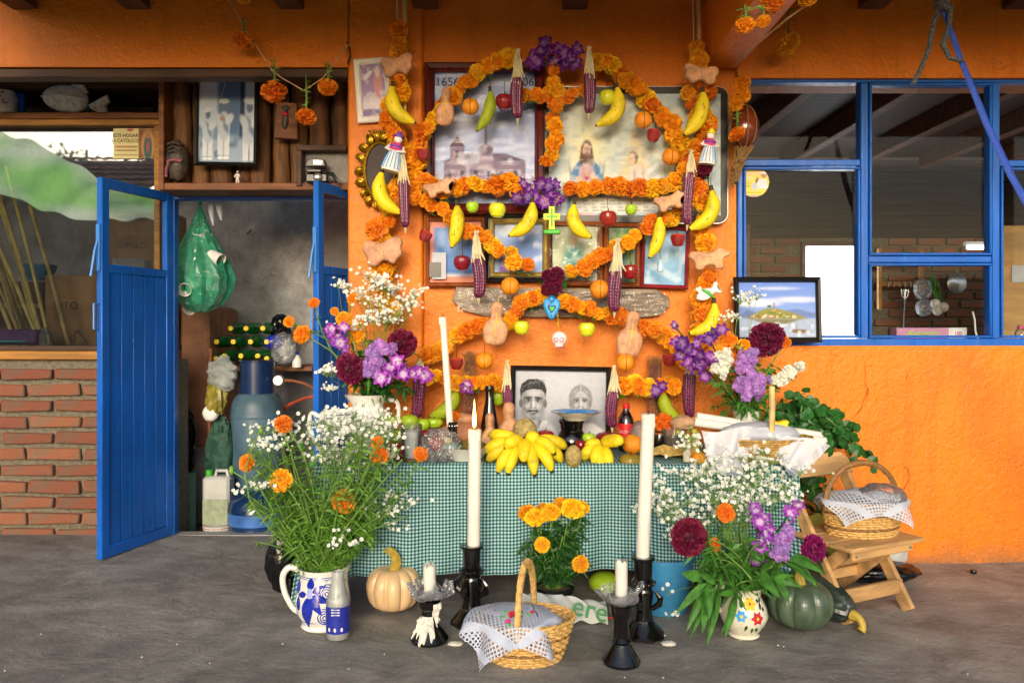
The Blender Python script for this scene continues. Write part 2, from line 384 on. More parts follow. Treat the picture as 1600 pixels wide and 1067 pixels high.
def bananamat(name, col, col2, n_spots=.70):
    m, t, b = newmat(name); co = t.nodes.new('ShaderNodeTexCoord').outputs['Object']; oi = t.nodes.new('ShaderNodeObjectInfo')
    ad = t.nodes.new('ShaderNodeVectorMath'); ad.operation = 'ADD'; t.links.new(co, ad.inputs[0]); sc = t.nodes.new('ShaderNodeCombineXYZ'); t.links.new(mth(t, 'MULTIPLY', oi.outputs['Random'], 9), sc.inputs[0]); t.links.new(sc.outputs[0], ad.inputs[1]); co = ad.outputs[0]
    c = ramp(t, noise(t, co, 13, 3), (.28, lin(col2)), (.5, lin(col)), (.8, tuple(min(1, x*1.08) for x in lin(col))))
    c = mixc(t, ramp(t, noise(t, co, 120, 2), (n_spots, (0,)*3), (n_spots+.04, (.8,)*3)), c, lin('5a3c12')); c = mixc(t, ramp(t, noise(t, co, 30, 3, .7), (n_spots-.04, (0,)*3), (n_spots+.02, (.75,)*3)), c, lin('4a3010'))
    t.links.new(c, b.inputs['Base Color']); b.inputs['Roughness'].default_value = .5; b.inputs['Specular IOR Level'].default_value = .35
    t.links.new(bump(t, noise(t, co, 40, 2), .15, .006), b.inputs['Normal']); return m
MT.update(
 orange=plaster('orange_plaster', 'e87f05'), floor=concrete('porch_concrete', '706d67', '8a8680', 'a29e96'), ground=concrete('yard_ground', 'a8a08c', 'b8ae98', '9a9880', .2),
 grey=concrete('grey_plaster', '858386', 'a09e9f', 'b2b0ae', 2.2, .3), salmon=mat('salmon_plaster', 'b07a5c', .8, .2, 9, .8, 60), mortar=mat('mortar', '77705f', .9, .25, 40, .8, 120),
 brick=mat('fired_brick', '8c563f', .92, .3, 16, 1.0, 50, rv=.18, col2='76604f', cut=(.35, .55)), blue=paint('blue_paint', '1263c8', '8fb0d8', '123a70'), bluelt=mat('pale_blue_paint', '3f86dc', .4, .08, 10),
 wood=mat('brown_timber', '7a4a28', .6, .3, 6, .4, 30, stretch=(.6, 6, 6)), woody=mat('yellow_timber', 'a8742f', .6, .25, 6, .3, 30, stretch=(.6, 6, 6)), dwood=mat('dark_timber', '4a2f1d', .6, .35, 5, .4, 25, stretch=(.5, 5, 5)),
 log=mat('bark_log', '6e4a2c', .7, .4, 7, .8, 26, rv=.3, stretch=(5, 5, .7)), rafter=mat('rafter_timber', '5a3a24', .7, .35, 6, .4, 40, rv=.2), tile=mat('clay_tile', '8a4b30', .85, .35, 7, .5, 50, rv=.25),
 glass=clear('window_glass', (.93, .95, .95), .03, fs=.25), glassl=clear('reflecting_glass', (.9, .93, .93), .36), black=mat('black_glaze', '0b0a0a', .12, .3, 12, .25, 30, coat=.6), blackp=mat('black_plastic', '121214', .3, .2, 20),
 white=mat('white_paint', 'e6e6e4', .45, .05), cream=mat('cream_glaze', 'e9e2cc', .2, .05, coat=.5), porcelain=mat('white_porcelain', 'e8e6de', .15, .05, 8, coat=.6), wax=mat('candle_wax', 'e6e2d6', .35, .05, 12),
 string=mat('dark_thread', '4a3426', .8), twine=mat('pale_twine', 'c9a27a', .8, .2, 80), rope=mat('grey_rope', '5a5f63', .85, .3, 150, .8, 300), strap=mat('blue_strap', '1a45ae', .55, .2, 120, .5, 300),
 stem=mat('green_stem', '6f9440', .6, .25, 40, transl=.15), leaf=mat('green_leaf', '4f8a34', .5, .3, 30, transl=.3), leafd=mat('dark_leaf', '2f6a2a', .4, .3, 30, transl=.25, rv=.25), leafl=mat('light_leaf', '86b04a', .5, .2, 30, transl=.35),
 mg=petalmat('marigold_orange', 'ee8000', 'ffac18', .35, 1.0), mgy=petalmat('marigold_yellow', 'ea9400', 'ffca1f', .35, 1.0), mgr=petalmat('marigold_deep', 'f28a04', 'ffb026', .35, 1.0), mgd=petalmat('marigold_dry', '7a3a06', 'c8700f', .35, 1.0, .25),
 burg=petalmat('burgundy_petal', '3a0414', '8a1240', .4, 1.05), magen=petalmat('magenta_plume', '5a0535', 'b01d6e', .4, 1.05), orchid=petalmat('orchid_petal', 'f3e3f6', 'a33cc2', .12, .6), orchidd=petalmat('orchid_dark', 'cfa0dc', '6d1a9a', .05, .6), stock=petalmat('lilac_petal', 'd9b3ea', 'b07ad6', .2, 1.0), stockw=petalmat('white_stock', 'f2f5dc', 'f8f8f2', .2, 1.0, .05),
 bb=mat('white_blossom', 'f4f6f4', .6, .03, transl=.25), bbc=mat('blossom_centre', 'c8cf7a', .6), banana=bananamat('yellow_banana', 'e9cf22', 'b9a51c'), bananag=bananamat('green_banana', '98a820', '6f8a1c', .74), bantip=mat('banana_tip', '3a2f14', .7),
 orangef=mat('orange_peel', 'f0941a', .4, .12, 12, .35, 260, rv=.08), apple=mat('red_apple', '8a1c22', .25, .3, 14, rv=.2, coat=.3), appley=mat('yellow_apple', 'd3d92a', .28, .1, 9, rv=.1, coat=.3), lime=mat('green_fruit', '9fc02a', .32, .2, 9, rv=.2), pear=mat('red_fruit', '96201f', .35, .35, 30, .5, 60), pearin=mat('fruit_flesh', 'c9452f', .5),
 corn=mat('purple_corn', '8a3a64', .3, .45, 170, rv=.15, col2='3a0a26', cut=(.42, .6)), husk=mat('corn_husk', 'e2d6ae', .7, .2, 20, .5, 50, stretch=(6, 6, .5), transl=.2), bread=mat('baked_bread', 'c8926c', .6, .28, 20, .6, 70, rv=.12), breadd=mat('bread_crust', 'b97a56', .6, .2, 12, .2, 40),
 sugar=mat('sugar_white', 'efe6e2', .6, .06), pink=mat('pink_icing', 'd9428a', .5), blueic=mat('blue_icing', '2f9be0', .4), greenic=mat('green_icing', '3fae2e', .5), yellowic=mat('yellow_icing', 'f0e62a', .5), purpleic=mat('violet_icing', '6a3fb0', .5), redic=mat('red_icing', 'c02436', .5),
 mahog=mat('mahogany', '5a1c18', .25, .3, 8, .1, 40, coat=.4, stretch=(6, 6, 1)), gold=mat('old_gold', 'a8801f', .3, .3, 30, .3, 60, metal=.85), brasswood=mat('gilded_frame', 'b09a52', .3, .25, 20, .2, 50, metal=.6), brownframe=mat('brown_frame', '8a4a22', .4, .25, 10, stretch=(4, 4, 1)), redframe=mat('red_frame', '8a1f2a', .35, .25, 10), blackframe=mat('black_frame', '14110f', .35, .2, 10), mirror=mat('dark_mirror', '3a2f30', .5, .2, 8, spec=.2), plank=mat('weathered_plank', '8a7a68', .6, .4, 5, .7, 30, stretch=(1, 6, 6), coat=.3),
 wicker=mat('wicker', 'd2a860', .55, .3, 60, .4, 120), wickerd=mat('dark_wicker', '8a6232', .55, .3, 60, .4, 120), pine=mat('pale_pine', 'c49a66', .55, .25, 4, .25, 30, stretch=(1, 5, 5)), palm=mat('palm_weave', 'b08a48', .7, .35, 40, .7, 90),
 pumpkin=mat('pale_pumpkin', 'dcb98a', .4, .12, 7, .1, 30, coat=.2), pstem=mat('pumpkin_stem', 'b39a3e', .6, .3, 14, .5, 60), squash=mat('green_squash', '4c5f4a', .35, .3, 16, .1, 60, coat=.25), squashd=mat('dark_squash', '27342d', .35, .35, 12, .1, 60, coat=.25),
 cobalt=mat('cobalt_glaze', '1f2fa6', .15, .25, 30, coat=.6), linen=mat('white_linen', 'ccd1de', .8, .04, 20, .2, 120, transl=.2), clearp=clear('clear_plastic', (.96, .97, 1), .16, .08, .14, (.85, .87, .92), .8), tglass=clear('clear_glass', (.95, .97, .96), .07, .02, .06), bagg=clear('green_bag', (.25, .75, .55), .1, .15, .5, (.10, .62, .40), .9, 22), pet=clear('green_bottle', (.1, .6, .2), .14, .05, .3, (.05, .38, .1)), jerry=mat('milky_plastic', 'b9bcb8', .4, .1, 8, sss=.1), cola=mat('cola', '1a0806', .06, .1, coat=.8), colab=mat('brown_bottle', '0d0705', .06, .1, coat=.8), red=mat('red_print', 'c8141c', .4, .05),
 steel=mat('steel_blue_paint', '4a6678', .45, .3, 5, .05, 30), steeld=mat('navy_paint', '122a52', .3, .2, 6, coat=.4), tarp=mat('pale_green_tarp', 'f4fff0', .5, .12, .8, transl=.75, col2='a4e884', cut=(.42, .62), stretch=(.5, .5, 2.5)), card=mat('cardboard', 'b48a60', .8, .15, 6), net=mat('net_green', '1f4a3c', .7, .4, 40), crate=mat('green_crate', '1d4a44', .5, .15, 20), cane=mat('dry_cane', 'dcc47c', .5, .25, 10, rv=.2), brass=mat('brass', 'a88a3a', .35, metal=.8), yel=mat('yellow_print', 'e3c31f', .5, .1), ink=mat('ink', '2a2330', .6), fishm=mat('plaster_fish', 'f2efe8', .75, .3, 40, .8, 90, col2='cdbb90', cut=(.3, .5)), bark=mat('bark', '5b4a3a', .9, .3, 12, .8, 30), skin=mat('carved_dark', '4a4038', .5, .4, 30, .6, 50),
 aqua=mat('blue_bucket', '3f8cc0', .4, .06), bagblack=mat('black_bag', '0c0c10', .22, .2, 12, .9, 25), sack=mat('white_sack', 'c9ccc8', .5, .08, 20, .3, 30), greenp=mat('green_print', '1f8a3a', .5), winlit=glow('bright_window', 'f6f8ff', 2.6), tubelit=glow('lit_tube', 'f4f8ff', 4.0), flame=glow('flame', 'ffb45a', 9.0), alu=mat('aluminium', 'c4c6ca', .3, .1, metal=.9), gourd=mat('brown_gourd', '6b2c1a', .2, .35, 8, coat=.6), fibre=mat('agave_fibre', '8a6a3e', .9, .3, 100), dry=mat('dried_flowers', 'a8641a', .8, .5, 70, 1.0, 90), purplep=mat('violet_plastic', '6a3a86', .5), cyan=mat('cyan_plastic', '3fb6c8', .4), limep=mat('lime_plastic', '9fdc2a', .4), tanb=mat('tan_board', 'b8935f', .7, .2, 3, stretch=(1, 4, 4)), pinkbox=mat('pink_box', 'c78bb0', .5, .06), graper=mat('green_grape', '9fae3a', .25, .2, 40, sss=.1), straw=mat('dry_straw', 'c2a25a', .8, .3, 60), mango=mat('mango', '8f7a22', .35, .3, 9, rv=.1), chay=mat('netted_melon', 'a8945a', .8, .3, 60, 1.0, 70))
WZ = 4.03; LZ = 4.6
def ground_obj(name, g, m): o = part(None, name, g, m); o['kind'] = 'structure'; return o
ground_obj('ground', box(-150, 150, -150, 150, -.4, -.16), MT['ground'])
# porch floor: one slab with faint unevenness
def ffl(u, v):
    x = -6+12*u; y = .8+3.85*v
    return (x, y, .004*math.sin(x*2.3+1)*math.sin(y*3.1)+.003*math.sin(x*7+y*5))
ground_obj('porch_floor', join(grid(60, 30, ffl), box(-6, 6, .8, 4.64, -.15, -.02)), MT['floor'])
ground_obj('storeroom_floor', box(-6, -.5, 4.64, 7, -.2, -.1), MT['floor'])
ground_obj('kitchen_floor', box(.9, 8, 4.64, 9, -.2, -.05), MT['floor'])
# ---------------------------------------------------------------- the house
H = thing('house', 'orange plastered house front with blue window, blue doorway and brick base', 'house', (0, 0, 0))
def hp(name, g, m, parent=H, **k): return part(parent, name, g, m, **k)
def wallgrid(x0, x1, z0, z1, y0, amp=.004, nx=40, nz=40):
    def f(u, v):
        x = x0+(x1-x0)*u; z = z0+(z1-z0)*v
        return (x, y0+amp*math.sin(x*5.1+z*2)*math.sin(z*4.3+x), z)
    return grid(nx, nz, f)
xw = P(1153, 0, WZ).x; xp0 = P(543, 0, 4.02).x; xp1 = P(661, 0, 4.02).x
zsill = P(0, 540, WZ).z; zwt = P(0, 122, WZ).z
hp('altar_wall', join(wallgrid(xp1-.02, xw, -.02, 3.3, 4.06), box(xp1-.02, xw, 4.07, 4.3, -.02, 3.3)), MT['orange'])
hp('lower_wall', join(wallgrid(xw-.001, 6, -.02, zsill, WZ, .006, 80), box(xw-.001, 6, WZ+.006, 4.3, -.02, zsill-.001)), MT['orange'])
hp('window_lintel', join(wallgrid(xw-.002, 6, zwt, 3.3, WZ+.001, .003), box(xw-.002, 6, WZ+.006, 4.3, zwt+.001, 3.3)), MT['orange'])
hp('pillar', box(xp0, xp1, 4.02, 4.9, -.02, 3.3, .012), MT['orange'])
zl = P(0, 105, 4.03).z
hp('left_lintel', join(wallgrid(-6, xp0-.001, zl, 3.3, 4.03, .003), box(-6, xp0-.001, 4.036, 4.13, zl+.001, 3.3)), MT['orange'])
hp('niche_ceiling', box(-6, xp0-.001, 4.131, 4.63, 2.9, 3.0), MT['dwood'])
for pts in ([(1365, 570), (1352, 572), (1352, 600), (1358, 612), (1350, 625), (1345, 640), (1332, 655)], [(1358, 605), (1354, 612), (1358, 620)], [(1412, 727), (1420, 735), (1422, 748), (1412, 765)], [(1420, 580), (1416, 592)]):
    hp('wall_crack', tube([P(a, b, WZ-.0045) for a, b in pts], [.0008+.001*(i % 2) for i in range(len(pts))], 4), mat('crack_line%d' % pts[0][0], 'a8510a', .8))  # cracks drawn as thin tubes in a darker orange
# the beam that carries the porch over the altar
xb0 = P(1096, 0, WZ).x; zb = P(0, 108, WZ).z
hp('porch_beam', box(xb0, xb0+.19, 1.9, WZ-.004, zb, 2.84, .01), MT['orange'])
# brick base under the left window
bw = hp('brick_wall', box(-5.2, P(272, 0, LZ).x, LZ, LZ+.2, -.02, P(0, 563, LZ).z), MT['mortar'])
br = random.Random(3); bmesh_cache = [mesh('brick', box(-.152, .152, -.018, .05, -.034, .034, .006, .0065, br), 30) for _ in range(5)]
for r in range(11):
    z = P(0, 584+25*r, LZ).z; x0 = P(46-42*(r % 2), 0, LZ).x
    for k in range(-9, 4):
        x = x0+k*.319
        if x < -4.9 or x > P(252, 0, LZ).x: continue
        link('brick', br.choice(bmesh_cache), MT['brick'], bw, (x+br.uniform(-.006, .006), LZ-.012+br.uniform(-.004, .004), z+br.uniform(-.003, .003)), (br.uniform(-.01, .01), br.uniform(-.012, .012), br.uniform(-.01, .01)), (br.uniform(.97, 1.0), 1, br.uniform(.92, 1.04)))
zs = P(0, 548, LZ).z
hp('window_sill', box(-5.2, P(262, 0, LZ).x, LZ-.04, LZ+.2, zs-.052, zs, .006), MT['woody'])
hp('sill_ledge', box(-5.2, P(262, 0, LZ).x, LZ-.012, LZ+.2, zs+.001, zs+.03, .004), MT['dwood'])
# left window: timber frame and one big pane
xj = P(254, 0, LZ).x; zt0 = P(0, 198, LZ).z; zt1 = P(0, 180, LZ).z
wl = hp('shop_window', join(box(-5.2, xj, LZ-.03, LZ+.06, zt0, zt0+.036, .004), box(xj-.036, xj, LZ-.034, LZ+.07, zs+.03, zt0-.001, .004)), MT['woody'])
part(wl, 'pane', box(-5.2, xj-.036, LZ+.005, LZ+.009, zs+.03, zt0), MT['glassl'])
hp('shelf_board', box(-5.2, xj, LZ-.035, LZ+.42, zt0+.037, zt0+.075, .004), MT['wood'])
hp('niche_back', box(-5.2, xj, LZ+.43, LZ+.5, zt0, 3.0), MT['grey'])
hp('header_beam', box(-5.2, xp0-.002, 4.045, 4.125, zl-.05, zl-.001, .006), MT['dwood'])
# store room shell
hp('store_back_wall', wallgrid(-5.4, -.5, -.2, 3.2, 5.75, .006), MT['grey'])
hp('store_ceiling', box(-5.4, -.5, 4.63, 5.1, 2.62, 2.7), MT['dwood'])
hp('store_side_wall', box(-.86, -.8, 4.62, 5.9, -.2, 2.6), MT['grey'])
px0 = P(280, 0, 5.2).x; px1 = P(326, 0, 5.2).x
hp('store_pier', join(box(px0, px1, 5.2, 5.74, P(0, 700, 5.2).z, P(0, 478, 5.2).z, .02, .004)), MT['salmon'])
hp('pier_foot', box(px0-.003, px1+.003, 5.196, 5.745, -.11, P(0, 700, 5.2).z+.004, .02, .006), MT['grey'])
# door frame and two leaves
DZ = 4.56; ztop = P(0, 300, DZ).z; xl = P(268, 0, DZ).x; xr = -.87
hp('door_frame', join(box(xl-.03, xl+.018, DZ, DZ+.06, -.1, ztop+.0, .004), box(xl+.0185, xr+.05, DZ+.001, DZ+.06, ztop-.045, ztop, .004), box(xr+.0, xr+.05, DZ, DZ+.059, -.1, ztop-.046, .004)), MT['blue'])
hp('threshold', box(xl, xr, DZ+.005, 4.645, -.12, .003), MT['grey'])
def leaf_door(w, hx, ang, flip, label):
    f = 1 if flip else -1                       # leaf runs from its hinge at the origin along local x
    st = .052; zb_, zt_ = .008, ztop-.012; zm = P(0, 429, DZ).z
    g = join(box(0, st, -.018, .018, zb_, zt_, .004), box(w-st, w, -.018, .018, zb_, zt_, .004), box(st, w-st, -.017, .017, zt_-.05, zt_, .003), box(st, w-st, -.017, .017, zm-.022, zm+.022, .003), box(st, w-st, -.017, .017, zb_, zb_+.06, .003))
    d = part(H, 'door', g, MT['blue'], (hx, DZ, 0), (0, 0, R(ang)), label=label)
    n = 5; bwid = (w-2*st)/n
    for k in range(n):
        part(d, 'board', box(st+k*bwid+.0015, st+(k+1)*bwid-.0015, -.012, .012, zb_+.06, zm-.022, .004), MT['blue'])
    part(d, 'pane', box(st, w-st, -.002, .002, zm+.022, zt_-.05), MT['glass'])
    y = .03
    part(d, 'handle', tube([(w+.0, 0, 1.20), (w+.035, 0, 1.20), (w+.035, 0, 1.33), (w, 0, 1.33)], .006, 6), MT['bluelt'])
    part(d, 'latch', join(box(w, w+.012, -.012, .012, 1.50, 1.74, .002), tube([(w+.01, 0, 1.66), (w+.03, 0, 1.60), (w+.055, -.0, 1.47)], .007, 6)), MT['bluelt'])
    for z in (.25, 1.0, 1.75): part(d, 'hinge', box(-.012, .008, -.026, -.016, z, z+.09, .002), MT['bluelt'])
    return d
fx, fy = P(155, 0, 4.05).x, 4.05
leaf_door(math.hypot(fx-(xl-.005), fy-DZ), xl-.005, math.degrees(math.atan2(fy-DZ, fx-(xl-.005))), False, 'blue boarded door leaf swung wide open towards the yard on the left')
fx2, fy2 = P(493, 0, 4.16).x, 4.16
leaf_door(math.hypot(fx2-xr, fy2-DZ), xr, math.degrees(math.atan2(fy2-DZ, fx2-xr)), True, 'half hidden blue door leaf beside the orange pillar')
# right window: blue steel frame with sashes and panes
GZw = 4.09
def fr(a, b, c, d, dz=0.0, t=.035): # frame bar in photo px (x0,x1,y0,y1)
    return box(P(a, 0, GZw).x, P(b, 0, GZw).x, GZw-.03+dz, GZw+t, P(0, d, GZw).z, P(0, c, GZw).z, .004)
RW = hp('kitchen_window', join(fr(1150, 1900, 118, 132), fr(1150, 1900, 529, 543), fr(1150, 1158, 132.3, 528.7), fr(1341, 1353, 132.3, 528.7), fr(1545, 1557, 132.3, 528.7), fr(1748, 1760, 132.3, 528.7),
     fr(1158.2, 1340.8, 251, 261, .003), fr(1353.2, 1544.8, 401, 411, .003), fr(1557.2, 1747.8, 252, 262, .003), fr(1760.2, 1900, 252, 262, .003)), MT['blue'])
sash = []
for a, b, c, d in ((1158, 1341, 262, 529), (1353, 1545, 132, 401), (1353, 1545, 411, 529), (1557, 1748, 263, 529)):
    s_ = part(RW, 'sash', join(fr(a+1, b-1, c+1, c+5, -.006, .02), fr(a+1, b-1, d-5, d-1, -.006, .02), fr(a+1, a+5, c+5.2, d-5.2, -.006, .02), fr(b-5, b-1, c+5.2, d-5.2, -.006, .02)), MT['blue'])
for a, b, c, d in ((1158, 1341, 132, 251), (1158, 1341, 261, 529), (1353, 1545, 132, 401), (1353, 1545, 411, 529), (1557, 1748, 132, 252), (1557, 1748, 262, 529), (1760, 1900, 132, 252), (1760, 1900, 262, 529)):
    part(RW, 'pane', box(P(a, 0, GZw).x, P(b, 0, GZw).x, GZw-.001, GZw+.003, P(0, d, GZw).z, P(0, c, GZw).z), MT['glass'], rot=(0, 0, 0))
hp('inner_sill', box(xw, 6, GZw+.036, GZw+.3, zsill-.05, zsill+.005), MT['grey'])
# kitchen shell behind the right window
KZ = 7.2
kw = hp('kitchen_wall', box(.6, 7, KZ, KZ+.2, -.1, P(0, 372, KZ).z), MT['mortar'])
bm2 = mesh('brick', box(-.117, .117, -.014, .03, -.031, .031, .006, .003, br), 30)
for r in range(12):
    z = P(0, 378+14*r, KZ).z
    for k in range(26):
        x = 2.0+k*.262+(.131 if r % 2 else 0)
        if P(1255, 0, KZ).x-.13 < x < P(1355, 0, KZ).x+.13: continue
        if x > P(1560, 0, KZ).x: continue
        link('brick', bm2, MT['brick'], kw, (x, KZ-.01, z))
hp('kitchen_boarding', join(*[box(.6, 7, KZ-.02+.008*(k % 2), KZ+.1, P(0, 372, KZ).z+.001+.1*k, P(0, 372, KZ).z+.1*(k+1), .006) for k in range(14)]), mat('darkened_boards', '34241a', .8, .35, 5, .4, 25, stretch=(.5, 5, 5)))  # brown darkened to offset sky light falling on these boards
kwin = hp('far_window', join(box(P(1250, 0, KZ).x, P(1358, 0, KZ).x, KZ-.045, KZ-.012, P(0, 540, KZ).z-.9, P(0, 384, KZ).z+.03)), MT['dwood'])
part(kwin, 'pane', box(P(1256, 0, KZ).x, P(1350, 0, KZ).x, KZ-.06, KZ-.05, P(0, 540, KZ).z-.6, P(0, 386, KZ).z), MT['winlit'], label='blown-out white daylight pane')
hp('kitchen_ceiling', box(.6, 7, 4.31, 6.95, 2.72, 2.8), MT['dwood'])
for k in range(9): hp('reflection_joist', box(1.1+.6*k, 1.18+.6*k, 4.31, 6.75, 2.58, 2.719, .006), MT['wood'])  # joists in the room stand in for the mirrored porch rafters
hp('kitchen_left_wall', box(.6, 1.08, 4.31, KZ, -.1, 3.2), MT['grey'])
hp('tan_partition', box(P(1557, 0, 5.6).x, P(1900, 0, 5.6).x, 5.6, 5.66, P(0, 560, 5.6).z, P(0, 352, 5.6).z, .01), MT['tanb'])
# ---------------------------------------------------------------- porch roof
PR = thing('porch_roof', 'porch roof of dark rafters under clay tiles, rafter ends along the top edge', 'roof', (0, 0, 2.84))
EV = 1.85
def zr(y): return 2.84-.01*(WZ-y)
def rafter(x, w=.125):
    V = []
    for y in (WZ-.002, EV):
        for dz in (0, .13): V += [Vector((x-w/2, y, zr(y)+dz-2.84)), Vector((x+w/2, y, zr(y)+dz-2.84))]
    return V, [(0, 1, 3, 2), (4, 6, 7, 5), (0, 4, 5, 1), (2, 3, 7, 6), (0, 2, 6, 4), (1, 5, 7, 3)]
for x in (-2.5, -1.92, -1.13, -.44, .32, 1.84, 2.58, 3.3, 4.0, 4.7, 5.4):
    part(PR, 'rafter', rafter(x), MT['rafter'])
def tile_rows():
    gs = []
    for r in range(5):
        y0 = WZ-.42*r; y1 = y0-.46
        def f(u, v):
            x = -2.85+8.6*u; y = y0+(y1-y0)*v; a = x*2*math.pi/.22
            return (x, y, zr(y)-2.84+.15+.035*abs(math.sin(a))+.03*(1-v))
        gs.append(grid(160, 1, f))
    return join(*gs)
part(PR, 'clay_tiles', tile_rows(), MT['tile'], kind='stuff', sharp=60)
for k in range(5):
    y = 3.8-.44*k; part(PR, 'batten', box(-2.85, 5.7, y-.025, y+.025, zr(y)-2.84+.1305, zr(y)-2.84+.158), MT['rafter'])
part(PR, 'eave_board', box(-2.85, 5.7, EV-.04, EV-.005, zr(EV)-2.9, zr(EV)-2.84+.22, .005), MT['rafter'])
for x in (-2.7, 3.9): part(PR, 'post', box(x-.07, x+.07, EV, EV+.14, -2.84, zr(EV)-2.84-.001, .01), MT['rafter'])
# energy-saving lamp under the porch, seen only mirrored in the kitchen window
cf = thing('ceiling_bulb', 'white spiral bulb hanging under the porch, mirrored in the kitchen window', 'bulb', (2.76, 2.4, zr(2.4)-.001))
part(cf, 'socket', lathe([(.03, 0), (.05, -.01), (.045, -.03), (.025, -.04), (.024, -.09), (.02, -.1)], 12), MT['white'])
part(cf, 'spiral', tube([(.022*math.cos(t*.7), .022*math.sin(t*.7), -.1-.0022*t) for t in range(46)], .006, 6), MT['white'])
# yard things behind the camera, seen mirrored in the shop window
NB = thing('neighbour_house', 'low neighbouring house with clay tiled roof mirrored in the shop window', 'house', (-11.2, -8.5, -.16))
part(NB, 'wall', box(-3.8, 3.8, -3, 3, 0, 3.75), mat('shade_brown', '5f4f40', .9, .25, 3))  # shade under the tarp put into the dark wall colour
part(NB, 'roof', join(*[grid(90, 1, lambda u, v, r=r: (-4.2+8.4*u, 3.6-.45*(r+v*1.06), 3.7+.42*.45*(r+v)+.03*(1-v)+.05*abs(math.sin(u*8.4*2*math.pi/.3)))) for r in range(8)]), MT['tile'], kind='stuff', sharp=60)
part(NB, 'roof_deck', ([Vector(v) for v in ((-4.2, 3.6, 3.64), (4.2, 3.6, 3.64), (4.2, -.1, 5.18), (-4.2, -.1, 5.18))], [(0, 1, 2, 3)]), MT['dwood'])
def tarpf(u, v):
    p = P(-60, 292, 10.3).lerp(P(275, 352, 10.3), u).lerp(P(-60, 185, 9.0).lerp(P(275, 318, 9.0), u), v)
    return (p.x, 9.2-p.y, p.z-.10*math.sin(math.pi*u)*(1-v)+.05*math.sin(9*u+5*v)+.02*math.sin(31*u-9*v)+.012*math.sin(47*u+6*v))
solo('green_tarp', 'pale green tarpaulin strung over the yard, mirrored in the shop window', 'tarpaulin', grid(40, 24, tarpf), MT['tarp'], sharp=0)
def yard_tree(x, y, h, sd, label):
    t = thing('yard_tree', label, 'tree', (x, y, -.16)); q = random.Random(sd)
    gs = [tube([(0, 0, 0), (.1, .05, h*.3), (-.05, .1, h*.6), (.1, 0, h)], [.2, .16, .12, .04], 8)]
    tips = []
    for k in range(9):
        a = q.uniform(0, 6.28); z = h*q.uniform(.4, .85); L = h*q.uniform(.25, .4)
        e = Vector((math.cos(a)*L, math.sin(a)*L, z+L*.6)); gs.append(tube([(0, 0, z), (e.x*.5, e.y*.5, z+L*.35), e], [.08, .05, .02], 6)); tips.append(e)
    part(t, 'trunk', join(*gs), MT['bark'])
    V = []; Fc = []
    for _ in range(2600):
        c = q.choice(tips)+Vector((q.gauss(0, .45), q.gauss(0, .45), q.gauss(0, .35))); d = Vector((q.gauss(0, 1), q.gauss(0, 1), q.gauss(0, 1))).normalized()*.13; e = d.cross(Vector((q.gauss(0, 1), q.gauss(0, 1), q.gauss(0, 1)))).normalized()*.05
        o = len(V); V += [c-d, c+e, c+d, c-e]; Fc.append((o, o+1, o+2, o+3))
    part(t, 'crown', (V, Fc), MT['leafd'], kind='stuff', sharp=0)
yard_tree(-13.5, -15.5, 7, 4, 'leafy tree behind the neighbouring house, mirrored in the shop window')

YW = thing('reflection_wall', 'long added wall opposite the porch, darkening the reflection in the kitchen window', 'wall', (6, -9.5, -.16))  # added unseen wall, dims the sky reflected in the kitchen window
part(YW, 'wall', box(-8, 12, -.15, .15, 0, 2.4, .02), mat('yard_plaster', '7a6a58', .9, .25, 3, .5, 20)); part(YW, 'coping', box(-8.05, 12.05, -.2, .2, 2.401, 2.5, .02), MT['tile'])
